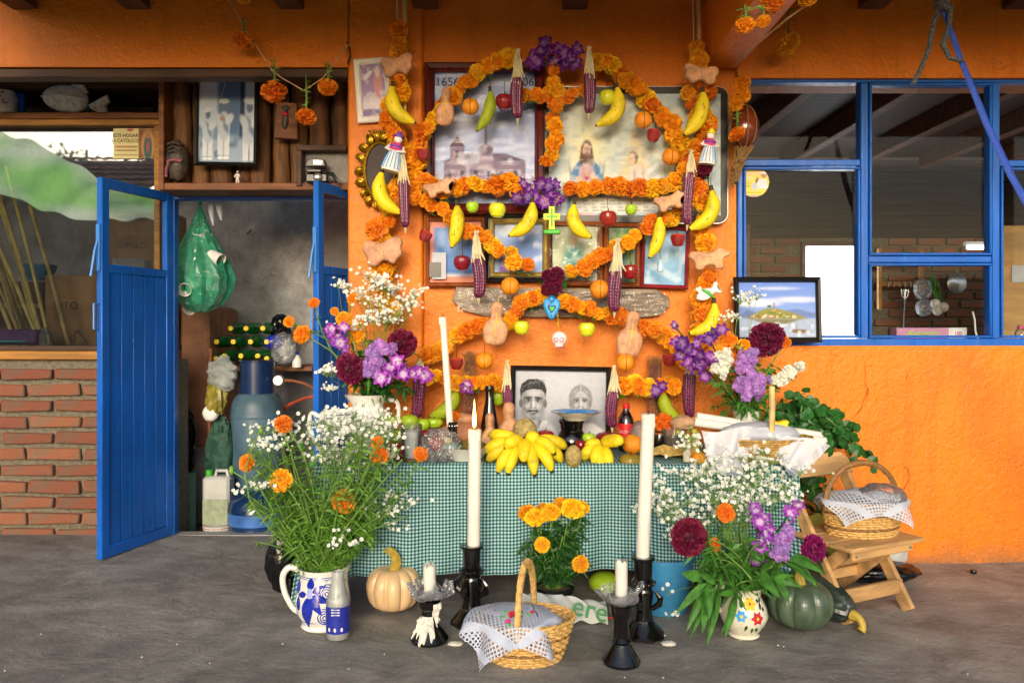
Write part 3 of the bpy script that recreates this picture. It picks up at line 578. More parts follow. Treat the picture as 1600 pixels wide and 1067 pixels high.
# ---------------------------------------------------------------- flat prints painted onto a fine grid
class Art:
    """a small picture: u to the right, v upwards, both 0..1; every call lays a soft-edged patch of ink over the rest"""
    def __init__(s, nu, nv, base, seed=1, tex=.05):
        s.nu, s.nv = nu, nv; s.U, s.V = np.meshgrid(np.linspace(0, 1, nu), np.linspace(0, 1, nv)); s.rs = np.random.RandomState(seed)
        s.C = np.ones((nv, nu, 3))*np.array(lin(base)); s.tex = tex
    def put(s, a, col): a = np.clip(a, 0, 1)[..., None]; s.C = s.C*(1-a)+a*np.array(lin(col)); return s
    def noise(s, k=6, seed=None):
        r = np.random.RandomState(seed if seed is not None else s.rs.randint(9999)); g = r.rand(k+2, k+2)
        x = s.U*k; y = s.V*k; i = x.astype(int); j = y.astype(int); fx = x-i; fy = y-j; fx = fx*fx*(3-2*fx); fy = fy*fy*(3-2*fy)
        return (g[j, i]*(1-fx)+g[j, i+1]*fx)*(1-fy)+(g[j+1, i]*(1-fx)+g[j+1, i+1]*fx)*fy
    def ell(s, x, y, rx, ry, col, soft=.15, rot=0, a=1.0):
        soft *= .85; c, n = math.cos(R(rot)), math.sin(R(rot)); dx = s.U-x; dy = s.V-y
        d = np.sqrt(((dx*c+dy*n)/rx)**2+((-dx*n+dy*c)/ry)**2); return s.put(a*(1-(d-(1-soft))/(2*soft)), col)
    def rect(s, x0, x1, y0, y1, col, soft=.012, a=1.0):
        d = np.minimum.reduce([s.U-x0, x1-s.U, s.V-y0, y1-s.V]); return s.put(a*(d/soft+.5), col)
    def poly(s, pts, col, soft=.012, a=1.0):
        ins = np.zeros(s.U.shape, bool); dm = np.full(s.U.shape, 9.0)
        for i in range(len(pts)):
            (x0, y0), (x1, y1) = pts[i-1], pts[i]
            ins ^= ((y0 > s.V) != (y1 > s.V)) & (s.U < (x1-x0)*(s.V-y0)/((y1-y0) or 1e-9)+x0)
            t = np.clip(((s.U-x0)*(x1-x0)+(s.V-y0)*(y1-y0))/((x1-x0)**2+(y1-y0)**2+1e-9), 0, 1)
            dm = np.minimum(dm, np.hypot(s.U-x0-t*(x1-x0), s.V-y0-t*(y1-y0)))
        return s.put(a*(np.where(ins, dm, -dm)/soft+.5), col)
    def speck(s, col, k, lo, hi, mask=None, a=1.0):
        n = s.noise(k); m = np.clip((n-lo)/(hi-lo), 0, 1)*a
        if mask is not None: m = m*mask
        return s.put(m, col)
    def grad(s, y0, y1, col, a=1.0): return s.put(a*(s.V-y0)/(y1-y0), col)
    def obj(s, parent, name, w, h, loc=(0, 0, 0), label=None):
        C = s.C*(1+s.tex*(s.noise(24)-.5)[..., None]*2)
        me = bpy.data.meshes.new(name); nu, nv = s.nu, s.nv
        V = np.stack([(s.U-.5)*w, np.zeros_like(s.U), (s.V-.5)*h], -1).reshape(-1, 3)
        I = np.arange(nu*nv).reshape(nv, nu); q = np.stack([I[:-1, :-1], I[:-1, 1:], I[1:, 1:], I[1:, :-1]], -1).reshape(-1, 4)
        me.from_pydata(V.tolist(), [], q.tolist()); ca = me.color_attributes.new('Col', 'FLOAT_COLOR', 'POINT')
        ca.data.foreach_set('color', np.concatenate([np.clip(C, 0, 1), np.ones((nv, nu, 1))], -1).reshape(-1).astype('f4')); me.update()
        return link(name, me, MT['print'], parent, loc, label=label)
def text(parent, name, s, size, m, loc, rot=(90, 0, 0), align='CENTER', ext=.0006, shear=0.0, sx=1.0):
    cu = bpy.data.curves.new('t', 'FONT'); cu.body = s; cu.size = size; cu.align_x = align; cu.extrude = ext; cu.shear = shear; cu.resolution_u = 3
    to = bpy.data.objects.new('t', cu); me = bpy.data.meshes.new_from_object(to); bpy.data.objects.remove(to); bpy.data.curves.remove(cu); me.materials.clear()
    return link(name, me, m, parent, loc, [R(a) for a in rot], (sx, 1, 1))
def frame(root, w, h, fw, m, depth=.02, round_=0.0, y=0.0, bev=.004):
    """four mitred bars round the outside w x h, as one part"""
    for nm, a in (('frame', 0),):
        V = []; Fc = []
        rings = [(0, depth*.35), (fw*.25, 0), (fw*.6, depth*.18), (fw*.8, depth*.02), (fw, depth*.4), (fw, depth), (0, depth)]
        n = 4 if not round_ else 32
        def pt(ins):
            x, z = w/2-ins, h/2-ins
            if not round_: return [(-x, -z), (x, -z), (x, z), (-x, z)]
            r = max(round_-ins, .002); o = []
            for cx, cz, a0 in ((x-r, z-r, 0), (-x+r, z-r, 90), (-x+r, -z+r, 180), (x-r, -z+r, 270)):
                for k in range(8): aa = R(a0+90*k/7); o.append((cx+r*math.cos(aa), cz+r*math.sin(aa)))
            return o
        for ins, d in rings: V += [Vector((a_, y+d-depth, b_)) for a_, b_ in pt(ins)]
        L = len(rings)
        for j in range(L):
            for i in range(n): Fc.append((j*n+i, j*n+(i+1) % n, ((j+1) % L)*n+(i+1) % n, ((j+1) % L)*n+i))
        return part(root, 'frame', (V, Fc), m, sharp=25)
def hung(name, label, cat, x0, x1, y0, y1, Z, tilt=0.0, lean=0.0, group=None):
    c = P((x0+x1)/2, (y0+y1)/2, Z); t = thing(name, label, cat, c, (R(lean), R(tilt), 0), group); return t, S(x1-x0, Z), S(y1-y0, Z)
FW = 4.03      # just in front of the altar wall (4.06)
# white framed pastoral print
t, w, h = hung('framed_print', 'small white framed lavender print of angel over sheep on the orange pillar', 'picture', 556, 612, 92, 192, 4.0, -4)
frame(t, w, h, .032, MT['white'], .018)
a = Art(30, 44, 'a58fc4', 2).ell(.3, .2, .3, .14, 'd9d3e6').ell(.62, .3, .3, .16, 'e3def0').ell(.35, .38, .2, .1, 'cfc6e2').ell(.7, .62, .18, .3, 'd6a0a8').ell(.7, .86, .1, .1, 'e8d8d8').ell(.3, .8, .2, .05, 'e8e6f4', rot=20).ell(.25, .05, .5, .1, '8a7aa8')
a.speck('e9e4f4', 9, .6, .8, a=.6).obj(t, 'print', w-.06, h-.06, (0, -.002, 0))
# gilded oval mirror
t, w, h = hung('oval_mirror', 'dark oval mirror in an ornate gilded leafy frame on the pillar', 'mirror', 556, 632, 203, 330, 3.99)
rx, rz = w/2, h/2
part(t, 'mirror_glass', prism([(rx*.62*math.cos(R(k*10)), rz*.66*math.sin(R(k*10))) for k in range(36)], -.002, .004), MT['mirror'])
part(t, 'rim', tube([(rx*.64*math.cos(R(k*10)), -.008, rz*.68*math.sin(R(k*10))) for k in range(37)], .009, 8, False), MT['gold'])
for k in range(18):
    aa = R(k*20); part(t, 'carved_leaf', join(ball(.022, .014, .03, 8, 6, lambda v: 1+.18*math.sin(9*math.atan2(v.x, v.z))), tube([(0, -.012, -.02), (.012, -.016, 0), (.0, -.012, .024)], .004, 5)), MT['gold'], (rx*.84*math.cos(aa), -.006, rz*.86*math.sin(aa)), (0, -aa+R(90)+R(25*(-1)**k), 0))
part(t, 'crest', join(*[tube([(x*.012, -.01, rz*.82), (x*.022, -.02, rz*.93), (x*.03, -.01, rz*1.0-.004*abs(x))], [.008, .007, .003], 6) for x in (-2, -1, 0, 1, 2)]), MT['gold'])
# anniversary poster in mahogany frame
t, w, h = hung('framed_poster', 'large mahogany framed church anniversary poster wrapped in shiny plastic', 'picture', 664, 851, 100, 335, FW-.012)
frame(t, w, h, .052, MT['mahog'], .04)
a = Art(130, 160, 'bccaf0', 5).grad(.3, 1, '9cb2ec', .8).ell(.25, .62, .3, .05, 'd4dcf4', .8).ell(.75, .78, .25, .04, 'ccd6f4', .8)
a.rect(.1, .9, .14, .33, '84748f', .01).poly([(.08, .33), (.3, .39), (.7, .39), (.92, .33)], '6a5a74', .01).rect(.16, .3, .14, .44, '927f98', .008).poly([(.15, .44), (.23, .52), (.31, .44)], '6a4f66', .008).rect(.44, .58, .14, .42, '9a8aa4', .008).ell(.51, .42, .07, .04, '7a6480', .2)
for k in range(6): a.rect(.13+.13*k, .17+.13*k, .17, .25, '40364c', .006).ell(.15+.13*k, .25, .02, .015, '40364c', .2)
a.rect(.21, .25, .36, .41, '453a50', .006).rect(.495, .525, .42, .7, '9484a6', .006).rect(.46, .56, .61, .63, '9484a6', .006).ell(.51, .71, .025, .02, 'a896b4', .3)
lowm = np.clip((.24-a.V)*16, 0, 1); a.speck('3f4a44', 12, .5, .7, np.clip((.26-a.V)*20, 0, 1)*np.clip(abs(a.U-.5)*5-1.2, 0, 1), .9).speck('5a3f55', 44, .5, .65, lowm, .8).speck('d8cfe0', 52, .6, .7, lowm, .8).speck('b86a70', 48, .66, .75, lowm, .7)
a.ell(.5, .0, .8, .11, 'a8c0ec', .1)
a.speck('dfe8fb', 12, .68, .9, a=.5).obj(t, 'print', w-.09, h-.09, (0, -.002, 0))
iw = w/2-.045
text(t, 'lettering', '1656', .062, MT['ink'], (-iw+.07, -.004, h/2-.115)); text(t, 'lettering', '2006', .062, MT['ink'], (iw-.07, -.004, h/2-.115)); text(t, 'lettering', 'Tercera O', .038, MT['ink'], (.09, -.004, -h/2+.19))
part(t, 'plastic_wrap', grid(30, 30, lambda u, v: ((u-.5)*(w-.1), -.008+.0025*math.sin(40*v+6*u)+.002*math.sin(25*u-9*v), (v-.5)*(h-.1))), clear('poster_wrap', (.97, .97, 1), .02, .2, 0, crinkle=.15, cs=14), sharp=0)
# sacred litho in black rounded frame
t, w, h = hung('framed_litho', 'wide pale blue religious litho in black round-cornered frame', 'picture', 846, 1136, 137, 349, FW-.02)
part(t, 'frame', prism(chaikin([(-w/2, -h/2), (w/2, -h/2), (w/2, h/2), (-w/2, h/2)], 0) if 0 else [(sx*(w/2-.05)+.05*math.cos(R(a0+15*k)), sz*(h/2-.05)+.05*math.sin(R(a0+15*k))) for sx, sz, a0 in ((1, 1, 0), (-1, 1, 90), (-1, -1, 180), (1, -1, 270)) for k in range(7)], -.014, .02, .004), MT['blackframe'])
part(t, 'edge_line', tube([(sx*(w/2-.05)+.05*math.cos(R(a0+15*k)), -.004, sz*(h/2-.05)+.05*math.sin(R(a0+15*k))) for sx, sz, a0 in ((1, 1, 0), (-1, 1, 90), (-1, -1, 180), (1, -1, 270), (1, 1, 0)) for k in range(7)][:-6], .0055, 6, False), MT['alu'])
a = Art(210, 150, 'b4c8d4', 8).ell(.3, .9, .5, .25, 'a4bdd0', .6).ell(.5, .62, .5, .3, 'c2d0cc', .6)
for x, y in ((.1, .8), (.2, .88), (.33, .84), (.45, .9), (.56, .84), (.8, .86), (.9, .75), (.92, .6), (.06, .6)): a.ell(x, y, .06, .035, 'e2e6dc', .7).ell(x+.015, y-.02, .05, .02, '9fb0bc', .8, 0, .5)
def holy(x, y, robe, beard=1):
    e = lambda dx, dy, rx, ry, c, so=.25, rot=0, al=1.0: a.ell(x+dx, y+dy, rx, ry, c, so, rot, al)
    e(0, .04, .13, .42, 'd9dcc0', .3, 0, .8); e(0, .14, .062, .11, 'e6dfae', .3, 0, .8)
    a.poly([(x-.12, y-.42), (x-.1, y-.12), (x-.075, y-.02), (x-.03, y+.05), (x+.03, y+.05), (x+.075, y-.02), (x+.1, y-.12), (x+.12, y-.42)], robe, .012).poly([(x-.06, y-.42), (x-.045, y-.05), (x-.02, y+.04), (x+.02, y+.04), (x+.045, y-.05), (x+.06, y-.42)], 'c4a4b4', .012)
    for q in (-1, 1): e(q*.085, -.16, .008, .16, '2c5f92', .6, -6*q, .7); e(q*.03, -.2, .006, .16, 'a07f98', .7, 4*q, .7); e(q*.045, -.12, .02, .022, 'd8b498', .3)
    e(0, .1, .036, .1, '5c4034', .15); e(-.03, .04, .012, .05, '5c4034', .4); e(.03, .04, .012, .05, '5c4034', .4); e(0, .115, .022, .058, 'd9b398', .12); e(.008, .1, .012, .05, 'b98f78', .6, 0, .6)
    if beard: e(0, .072, .018, .026, '6a4a3a', .3)
    for q in (-1, 1): e(q*.008, .125, .005, .004, '3c2c28', .4); e(q*.008, .138, .006, .003, '5a4034', .5)
    e(0, .112, .003, .016, 'c49c84', .5); e(0, .085, .006, .003, '9a5a50', .4)
    e(0, -.1, .014, .03, 'b03a48', .25); e(0, -.075, .006, .014, 'e0b050', .4)
holy(.22, .42, '3f7fb4'); holy(.78, .36, '3b86c0', 0)
a.poly([(.5, .76), (.4, .3), (.62, .3)], 'd8caa2', .05, .8)
for q in range(4): a.ell(.6+.012*q, .38-.04*q, .05-.006*q, .02, ('dfe4e6', 'b4c0c8')[q % 2], .3, 50)
a.poly([(.45, .1), (.47, .36), (.5, .42), (.56, .4), (.62, .1)], 'd6ccc6', .012).ell(.55, .25, .008, .13, 'a89a98', .6).ell(.5, .24, .008, .12, 'a89a98', .6).ell(.492, .475, .028, .055, '5f463a', .2).ell(.484, .465, .019, .048, 'dcb69a', .15).ell(.478, .47, .004, .004, '3c2c28', .4).ell(.44, .2, .05, .055, 'd8c0b0', .3).ell(.42, .24, .022, .035, 'd8b098', .2)
a.ell(.63, .85, .022, .05, 'd8b49a', .2).ell(.63, .885, .024, .03, '7a5a44', .3).ell(.645, .77, .04, .045, 'dfe2e2').ell(.7, .78, .045, .025, '7a9ac4', .3, 15).ell(.59, .78, .03, .02, '7a9ac4', .3, -25).rect(.13, .88, .02, .15, 'cdd0c8', .02)
for k in range(22): a.ell(.05+.9*((k*29) % 22)/22, .17+.03*((k*7) % 5), .012, .014, ('b890a8', '8aa880', 'd8c8a0')[k % 3], .4)
a.speck('8a9aa8', 40, .55, .9, a=.3).speck('e8ecdc', 46, .58, .9, a=.3)
for k in range(4):
    for j in range(14): a.rect(.15+.05*j, .15+.05*j+.02+.022*((j*7+k*5) % 3)/2, .035+.026*k, .047+.026*k, '74808f', .006, .6)
a.speck('e3e8e0', 16, .62, .9, a=.4).speck('8098b0', 20, .7, .9, a=.4).obj(t, 'print', w-.075, h-.075, (0, -.016, 0))
# small pictures of the lower row
def pic(name, label, x0, x1, y0, y1, m, fw, art, Z=FW-.014, tilt=0, mat_c=None, depth=.022, wrap=False):
    t, w, h = hung(name, label, 'picture', x0, x1, y0, y1, Z, tilt)
    frame(t, w, h, fw, m, depth)
    art.obj(t, 'print', w-fw*1.7, h-fw*1.7, (0, -.003, 0))
    if wrap: part(t, 'plastic_wrap', grid(16, 16, lambda u, v: ((u-.5)*(w-.04), -.03+.006*math.sin(9*v+6*u)+.004*math.sin(17*u-9*v), (v-.5)*(h-.04))), clear('picture_wrap', (.97, .98, 1), .04, .2, 0, crinkle=.3, cs=16), sharp=0)
    return t
a = Art(30, 34, 'd98a74', 11).rect(.1, .9, .1, .9, '4a78c0').rect(.12, .88, .6, .88, '7a9cd4', .1).ell(.5, .6, .2, .2, '7ea2d8', .4).ell(.45, .35, .18, .14, '5a86c8', .4).rect(.1, .9, .1, .15, 'c8d0dc').speck('9ab4e0', 8, .6, .9, a=.6)
t = pic('framed_print', 'brown framed blue print with coral mount, leftmost of the lower row', 665, 758, 340, 448, MT['brownframe'], .022, a)
part(t, 'tucked_card', box(-.115, -.045, -.032, -.03, -.14, -.005), MT['linen']); part(t, 'tucked_photo', box(-.13, -.07, -.036, -.034, -.13, -.055), MT['blackframe'])
a = Art(30, 34, '86a0d2', 12).grad(.2, 1, 'a9bde0', .7).rect(.2, .4, .05, .35, '7a5aa0').ell(.6, .5, .3, .2, '6a88c4', .5).ell(.3, .8, .15, .1, 'c4d2ea', .4).speck('d6e0f0', 9, .6, .9, a=.7)
t = pic('framed_print', 'gilt framed pale blue print with black outer moulding, second of the lower row', 757, 863, 335, 441, MT['blackframe'], .02, a)
frame(t, S(92, 4), S(92, 4), .028, MT['brasswood'], .02, y=-.006)
a = Art(26, 30, 'bcc2a0', 13).ell(.5, .4, .22, .3, '4f8f86', .4).ell(.5, .75, .12, .12, 'c8b48c', .3).rect(0, 1, 0, .1, '8a9a80', .05).speck('e0e2d0', 8, .6, .9, a=.6)
pic('framed_print', 'wooden framed teal print behind crinkled plastic, below the green cross', 852, 942, 345, 447, MT['brownframe'], .03, a, wrap=True)
a = Art(20, 30, '6f8a6a', 14).rect(.1, .9, .5, .95, '3f6a58', .05).ell(.5, .7, .3, .2, '7a9a4a', .4).rect(.1, .6, .08, .5, '3a78b0', .05).speck('b0b890', 8, .6, .9, a=.6)
pic('framed_print', 'narrow brown framed green and blue print behind a purple corn cob', 943, 1000, 348, 449, MT['brownframe'], .026, a, FW-.012)
a = Art(30, 40, '7fb2da', 15).ell(.5, .7, .5, .3, '9ac4e4', .5)
for k in range(9): a.ell(.1+.8*((k*37) % 10)/10, .08+.3*((k*53) % 10)/10, .09, .06, 'b4d4ec', .5)
a.speck('c8e0f2', 9, .6, .9, a=.7)
pic('framed_print', 'red framed sky blue print, rightmost of the lower row', 1001, 1076, 354, 451, MT['redframe'], .02, a, tilt=2)
# weathered plank sign board
t, w, h = hung('wall_plank', 'weathered grey plank with chamfered ends wrapped in plastic below the pictures', 'plank', 706, 1049, 447, 498, FW-.01, 1)
ol = [(-w/2, .0), (-w/2+.02, .07), (w/2-.08, .075), (w/2-.01, .03), (w/2-.01, -.01), (w/2-.06, -.06), (w/2-.2, -.075), (-w/2+.18, -.08), (-w/2+.06, -.05), (-w/2+.02, -.02)]
part(t, 'board', prism(ol, -.012, .016, .004), MT['plank'])
part(t, 'plastic_wrap', grid(60, 10, lambda u, v: ((u-.5)*(w-.06), -.018+.003*math.sin(60*u+5*v)+.002*math.sin(33*u*v), (v-.5)*(h-.05))), clear('plank_wrap', (.96, .96, .97), .05, .2, 0, crinkle=.6, cs=18), sharp=0)
# portrait of the couple, standing on the table
PZ = 3.93
t, w, h = hung('portrait', 'black framed grey portrait of a moustached man beside a grey-haired woman', 'portrait', 797, 954, 572, 697, PZ, 1, -3)
frame(t, w, h, .026, MT['blackframe'], .025)
a = Art(170, 130, 'a9adb8', 21, .03).grad(.9, .2, '8a8d98', .5).ell(.5, .8, .7, .4, 'c2c6d0', .6, a=.6)
# shirts
a.poly([(.02, 0), (.06, .2), (.19, .3), (.34, .3), (.44, .2), (.5, 0)], 'b4b6bd', .03).poly([(.54, 0), (.58, .2), (.7, .27), (.85, .27), (.97, .18), (1, 0)], 'd3d4d8', .03)
a.poly([(.2, .3), (.26, .19), (.31, .3)], '5a5c64', .02).poly([(.16, .3), (.25, .17), (.235, .3)], 'c8cad0', .015).poly([(.3, .3), (.27, .17), (.37, .29)], 'c8cad0', .015)
def head(x, y, s, skin, shade, hair, man):
    e = lambda dx, dy, rx, ry, c, so=.3, rot=0, al=1.0: a.ell(x+dx*s, y+dy*s, rx*s, ry*s, c, so, rot, al)
    e(0, -.17, .05, .1, shade, .2); e(.012, -.19, .03, .08, skin, .5)
    if not man: e(0, .03, .105, .175, hair, .1)
    e(0, 0, .084, .165, skin, .07); e(0, -.08, .06, .1, skin, .15)
    e(-.062, -.03, .026, .13, shade, .7, 0, .75); e(.066, -.04, .02, .12, shade, .7, 0, .5); e(0, -.15, .045, .02, shade, .6, 0, .6); e(.01, .085, .045, .03, 'c9cbd0', .7, 0, .5)
    for q in (-1, 1):
        e(q*.088, -.01, .014, .04, shade, .35); e(q*.036, .022, .031, .022, shade, .5, 0, .9)
        e(q*.036, .043, .031, .0095, '17181c' if man else '6d6e75', .4, -9*q); e(q*.035, .016, .017, .007, 'a4a6ac', .4); e(q*.034, .016, .009, .009, '0c0d10', .4); e(q*.035, .025, .022, .004, '26272c', .4); e(q*.042, -.035, .02, .02, 'c2c4ca', .7, 0, .5)
        e(q*.03, -.07, .006, .035, shade, .7, 22*q, .8 if not man else .5); e(q*.012, -.052, .008, .006, '3a3b41', .5)
    e(.004, -.012, .010, .05, 'c6c8ce', .6, 0, .8); e(-.014, -.02, .006, .045, shade, .7, 0, .7); e(0, -.105, .032, .007, '3c3d44', .5); e(0, -.12, .026, .009, shade, .6, 0, .7)
    if man:
        e(-.02, -.082, .026, .011, '1b1c20', .4, 12); e(.02, -.082, .026, .011, '1b1c20', .4, -12)
        P_ = [(-.09, .03), (-.098, .11), (-.085, .17), (-.04, .215), (.03, .22), (.08, .185), (.098, .12), (.09, .03), (.08, .09), (.06, .115), (.0, .125), (-.05, .11), (-.078, .08)]
        a.poly([(x+p*s, y+q*s) for p, q in P_], hair, .012); e(.02, .19, .055, .012, '4a4b52', .6, 14); e(-.04, .165, .03, .008, '3a3b42', .6, 25)
    else:
        P_ = [(-.1, -.05), (-.108, .08), (-.06, .175), (.02, .19), (.085, .14), (.108, .06), (.1, -.05), (.084, .04), (.05, .1), (.0, .14), (-.05, .1), (-.084, .04)]
        a.poly([(x+p*s, y+q*s) for p, q in P_], hair, .012); e(0, .16, .006, .03, 'b4b6bc', .6); e(-.05, .13, .03, .006, 'a8aab0', .6, 45); e(.05, .13, .03, .006, 'a8aab0', .6, -45)
        for k in range(3): e(0, .06+.018*k, .045, .0035, shade, .6, 0, .6)
head(.2, .55, 1.5, 'a2a4aa', '56585f', '101116', True); head(.72, .56, 1.2, 'acaeb4', '72747c', '84878f', False)
a.speck('6a6c74', 60, .5, 1.0, a=.15).speck('d8dade', 70, .55, 1.0, a=.12).obj(t, 'photograph', w-.046, h-.046, (0, -.004, 0), 'grey photograph of a man in pale shirt and an older woman')
# lake painting on the window sill
t, w, h = hung('lake_painting', 'dark framed painting of a village island in a lake leaning on the window sill', 'painting', 1146, 1282, 433, 535, 3.97, 0, -3)
frame(t, w, h, .026, MT['blackframe'], .022)
a = Art(90, 64, '7f9fe0', 31, .04).grad(.5, 1, '5f82d8', .8).ell(.2, .62, .3, .07, 'dfe6f6', .5).ell(.75, .68, .3, .05, 'c8d2ee', .6).ell(.5, .88, .25, .03, 'b2c0ea', .6).poly([(0, .38), (.12, .5), (.25, .44), (.4, .42), (.75, .52), (.9, .46), (1, .44), (1, .36), (0, .36)], '6a80b8', .03)
a.rect(0, 1, 0, .34, '9fb0cc').poly([(.12, .34), (.2, .43), (.35, .52), (.5, .52), (.7, .45), (.86, .36), (.9, .34)], '8a8a3a', .02).ell(.4, .56, .03, .025, '4a6a2a', .4).rect(.45, .47, .52, .63, '8a6a70')
mk = np.clip((.53-abs(a.U-.45)*.42-a.V)*30, 0, 1)*np.clip((a.V-.34)*40, 0, 1)
a.speck('c06a5a', 30, .55, .7, mk, .8).speck('e0d8c8', 34, .62, .75, mk, .8).speck('5f7a2a', 22, .6, .75, mk, .8)
a.poly([(.15, .34), (.85, .34), (.6, .24), (.3, .25)], '7a7a58', .03, .8).ell(.78, .12, .1, .035, '7a6238', .2).rect(.74, .75, .12, .24, '8a7a50').ell(.7, .22, .02, .04, 'e8e6e0').speck('d8e0f0', 18, .6, .8, np.clip((.3-a.V)*20, 0, 1), .6)
a.obj(t, 'canvas', w-.046, h-.046, (0, -.003, 0))
# round sticker and rectangular sticker on the panes
t, w, h = hung('round_sticker', 'round yellow window sticker with a waving figure in white', 'sticker', 1153.5, 1202, 259, 310, GZw-.006)
o = Art(52, 52, 'f0dc66', 41, .02).grad(.55, 1, 'f0b878', .8).ell(.82, .72, .09, .1, 'b08a80', .2).ell(.83, .78, .075, .04, 'e6e2e4', .3).poly([(.55, .28), (.58, .48), (.72, .6), (.9, .58), (.97, .3)], 'dfe2f0', .02).ell(.52, .36, .09, .12, 'c2cadc', .3).ell(.6, .55, .04, .1, '8a6a60', .3, -20).rect(0, 1, 0, .1, 'c8a8b0', .02)
for k in range(4): o.rect(.12, .42-.04*(k % 2), .34+.045*k, .36+.045*k, '9a8a3a', .01, .7)
o.rect(.2, .75, .17, .19, '8a7a3a', .01, .7)
ob = o.obj(t, 'print', w, h); me = ob.data; bm = bmesh.new(); bm.from_mesh(me); bmesh.ops.delete(bm, geom=[v for v in bm.verts if math.hypot(v.co.x, v.co.z) > w/2*1.01], context='VERTS'); bm.to_mesh(me); bm.free()
text(t, 'lettering', 'MICHOACÁN', .023, MT['white'], (-.008, -.002, .036)); text(t, 'lettering', 'PAPA', .023, MT['white'], (-.03, -.002, .012))
t, w, h = hung('window_sticker', 'cream sticker with religious figure and lettering on the shop window', 'sticker', 177, 243, 201, 248, LZ-.003)
o = Art(60, 40, 'e3d9a0', 42, .02).rect(.6, 1, 0, 1, '8a5a3a', .03).ell(.82, .45, .16, .5, 'c8986a', .2).ell(.82, .36, .1, .42, '2f6a68', .2).ell(.82, .78, .06, .12, 'b0806a', .2).ell(.82, .4, .04, .2, 'b05a58', .4).rect(.05, .58, .36, .42, 'b06a50', .02, .7).rect(.05, .56, .24, .3, 'a88a60', .02, .7).rect(.03, .58, .1, .14, '9a8a60', .02, .7).ell(.4, .95, .08, .05, 'c05a70', .3)
o.obj(t, 'print', w, h); text(t, 'lettering', 'ESTE HOGAR\nES CATÓLICO', .030, MT['ink'], (-.052, -.002, .036), sx=.85)
# ---------------------------------------------------------------- log display over the doorway
LD = thing('log_display', 'dark wooden display box backed with upright bark logs above the doorway', 'display', P(400, 200, 4.4))
dx0, dx1 = P(250, 0, 4.36).x, xp0-.003; o_ = LD.location
def ld(g): return mv(g, -o_.x, -o_.y, -o_.z)
z0, z1 = P(0, 298, 4.36).z, 2.64
part(LD, 'back_board', ld(box(dx0, dx1, 4.545, 4.56, z0, z1)), MT['dwood'])
part(LD, 'side_plank', ld(box(dx0, dx0+.03, 4.34, 4.544, z0, z1, .004)), MT['wood'])
part(LD, 'bottom_plank', ld(box(dx0+.031, dx1, 4.34, 4.544, z0, z0+.04, .004)), MT['wood'])
part(LD, 'top_plank', ld(box(dx0+.031, dx1, 4.36, 4.544, z1-.04, z1-.001, .004)), MT['wood'])
lr = random.Random(5); x = dx0+.07; k = 0
while x < dx1-.03:
    r = lr.uniform(.042, .062); zt_ = z1-.045
    part(LD, 'log', ld(tube([(x+lr.uniform(-.004, .004), 4.49, z0+.042+(zt_-z0-.042)*i/6) for i in range(7)], [r*lr.uniform(.94, 1.04) for _ in range(7)], 12)), MT['log']); x += r*2+.006; k += 1
# photograph of the three costumed figures
t, w, h = hung('framed_photograph', 'black framed blue-tinted photograph of three figures in white costume', 'photograph', 305, 404, 122, 260, 4.36, 1)
frame(t, w, h, .022, MT['blackframe'], .02)
a = Art(90, 126, '7d9cc0', 51, .05).rect(0, .33, .45, 1, 'c0d0e6', .05).rect(.72, .82, .3, 1, '2f3f66', .03).rect(.36, .72, .35, 1, '5a78a4', .05).rect(.82, 1, .3, 1, 'b9cbe2', .04).rect(0, 1, 0, .3, '9fb4d0', .08)
a.speck('4f6c96', 9, .55, .8, np.clip((.35-a.V)*9, 0, 1), .8)
for x, y, s, lean in ((.17, .38, .9, 5), (.45, .45, 1.05, 0), (.9, .42, 1.15, -4)):
    for q in (-1, 1): a.rect(x+q*.055*s-.045*s, x+q*.055*s+.045*s, y-.34*s, y-.08*s, 'dfe6f2', .02)
    a.ell(x, y, .105*s, .17*s, 'c2d0e4', .15, lean).ell(x+.02, y+.02, .04*s, .12*s, '7f96b8', .4, 30).ell(x, y+.23*s, .05*s, .06*s, '6a7c9c', .2).ell(x, y+.29*s, .085*s, .03*s, 'd0dcec', .3, lean*2).ell(x-.08*s, y+.07*s, .05*s, .09*s, 'c6d4e8', .3, 40).ell(x+.09*s, y+.08*s, .05*s, .08*s, 'd0dcee', .3, -50)
    for q in (-1, 1): a.ell(x+q*.05*s, y-.37*s, .05*s, .02*s, 'eef2f8', .3)
a.poly([(.36, .72), (.37, .72), (.47, .98), (.46, .98)], 'e0d8b0', .008).ell(.41, .54, .03, .03, 'c09070', .3)
a.obj(t, 'photograph', w-.036, h-.036, (0, -.003, 0))
# carved mask, relief, figurine, camera
t = thing('carved_mask', 'dark carved wooden mask with a pink braided mouth on the display', 'mask', P(277, 285, 4.38))
part(t, 'face', join(xf(ball(.062, .05, .115, 16, 14, lambda v: 1+.05*math.sin(14*v.z)+.04*math.sin(9*v.x)), TR(0, 0, .115)), *[mv(tube([(-.035, -.045, z), (0, -.062, z+.012), (.035, -.045, z)], .006, 6), 0, 0, 0) for z in (.2, .175, .15)]), MT['skin'])
part(t, 'braid', join(*[tube([(s*.03-.01, -.05, .02), (s*.03-.006, -.058, .06), (s*.02, -.066, .10)], .008, 6) for s in (-1,)], tube([(-.03, -.055, .1), (0, -.068, .112), (.045, -.05, .108)], [.011]*3, 6)), mat('pink_braid', '9a5a68', .8, .3, 150, .8, 200))
t = thing('carved_plaque', 'tapered brown clay plaque with a small painted figure hanging on the logs', 'plaque', P(447, 190, 4.37), (0, R(3), 0))
part(t, 'board', prism([(-.06, -.1), (.075, -.1), (.06, .1), (-.055, .11)], -.015, .015, .006), MT['wood'])
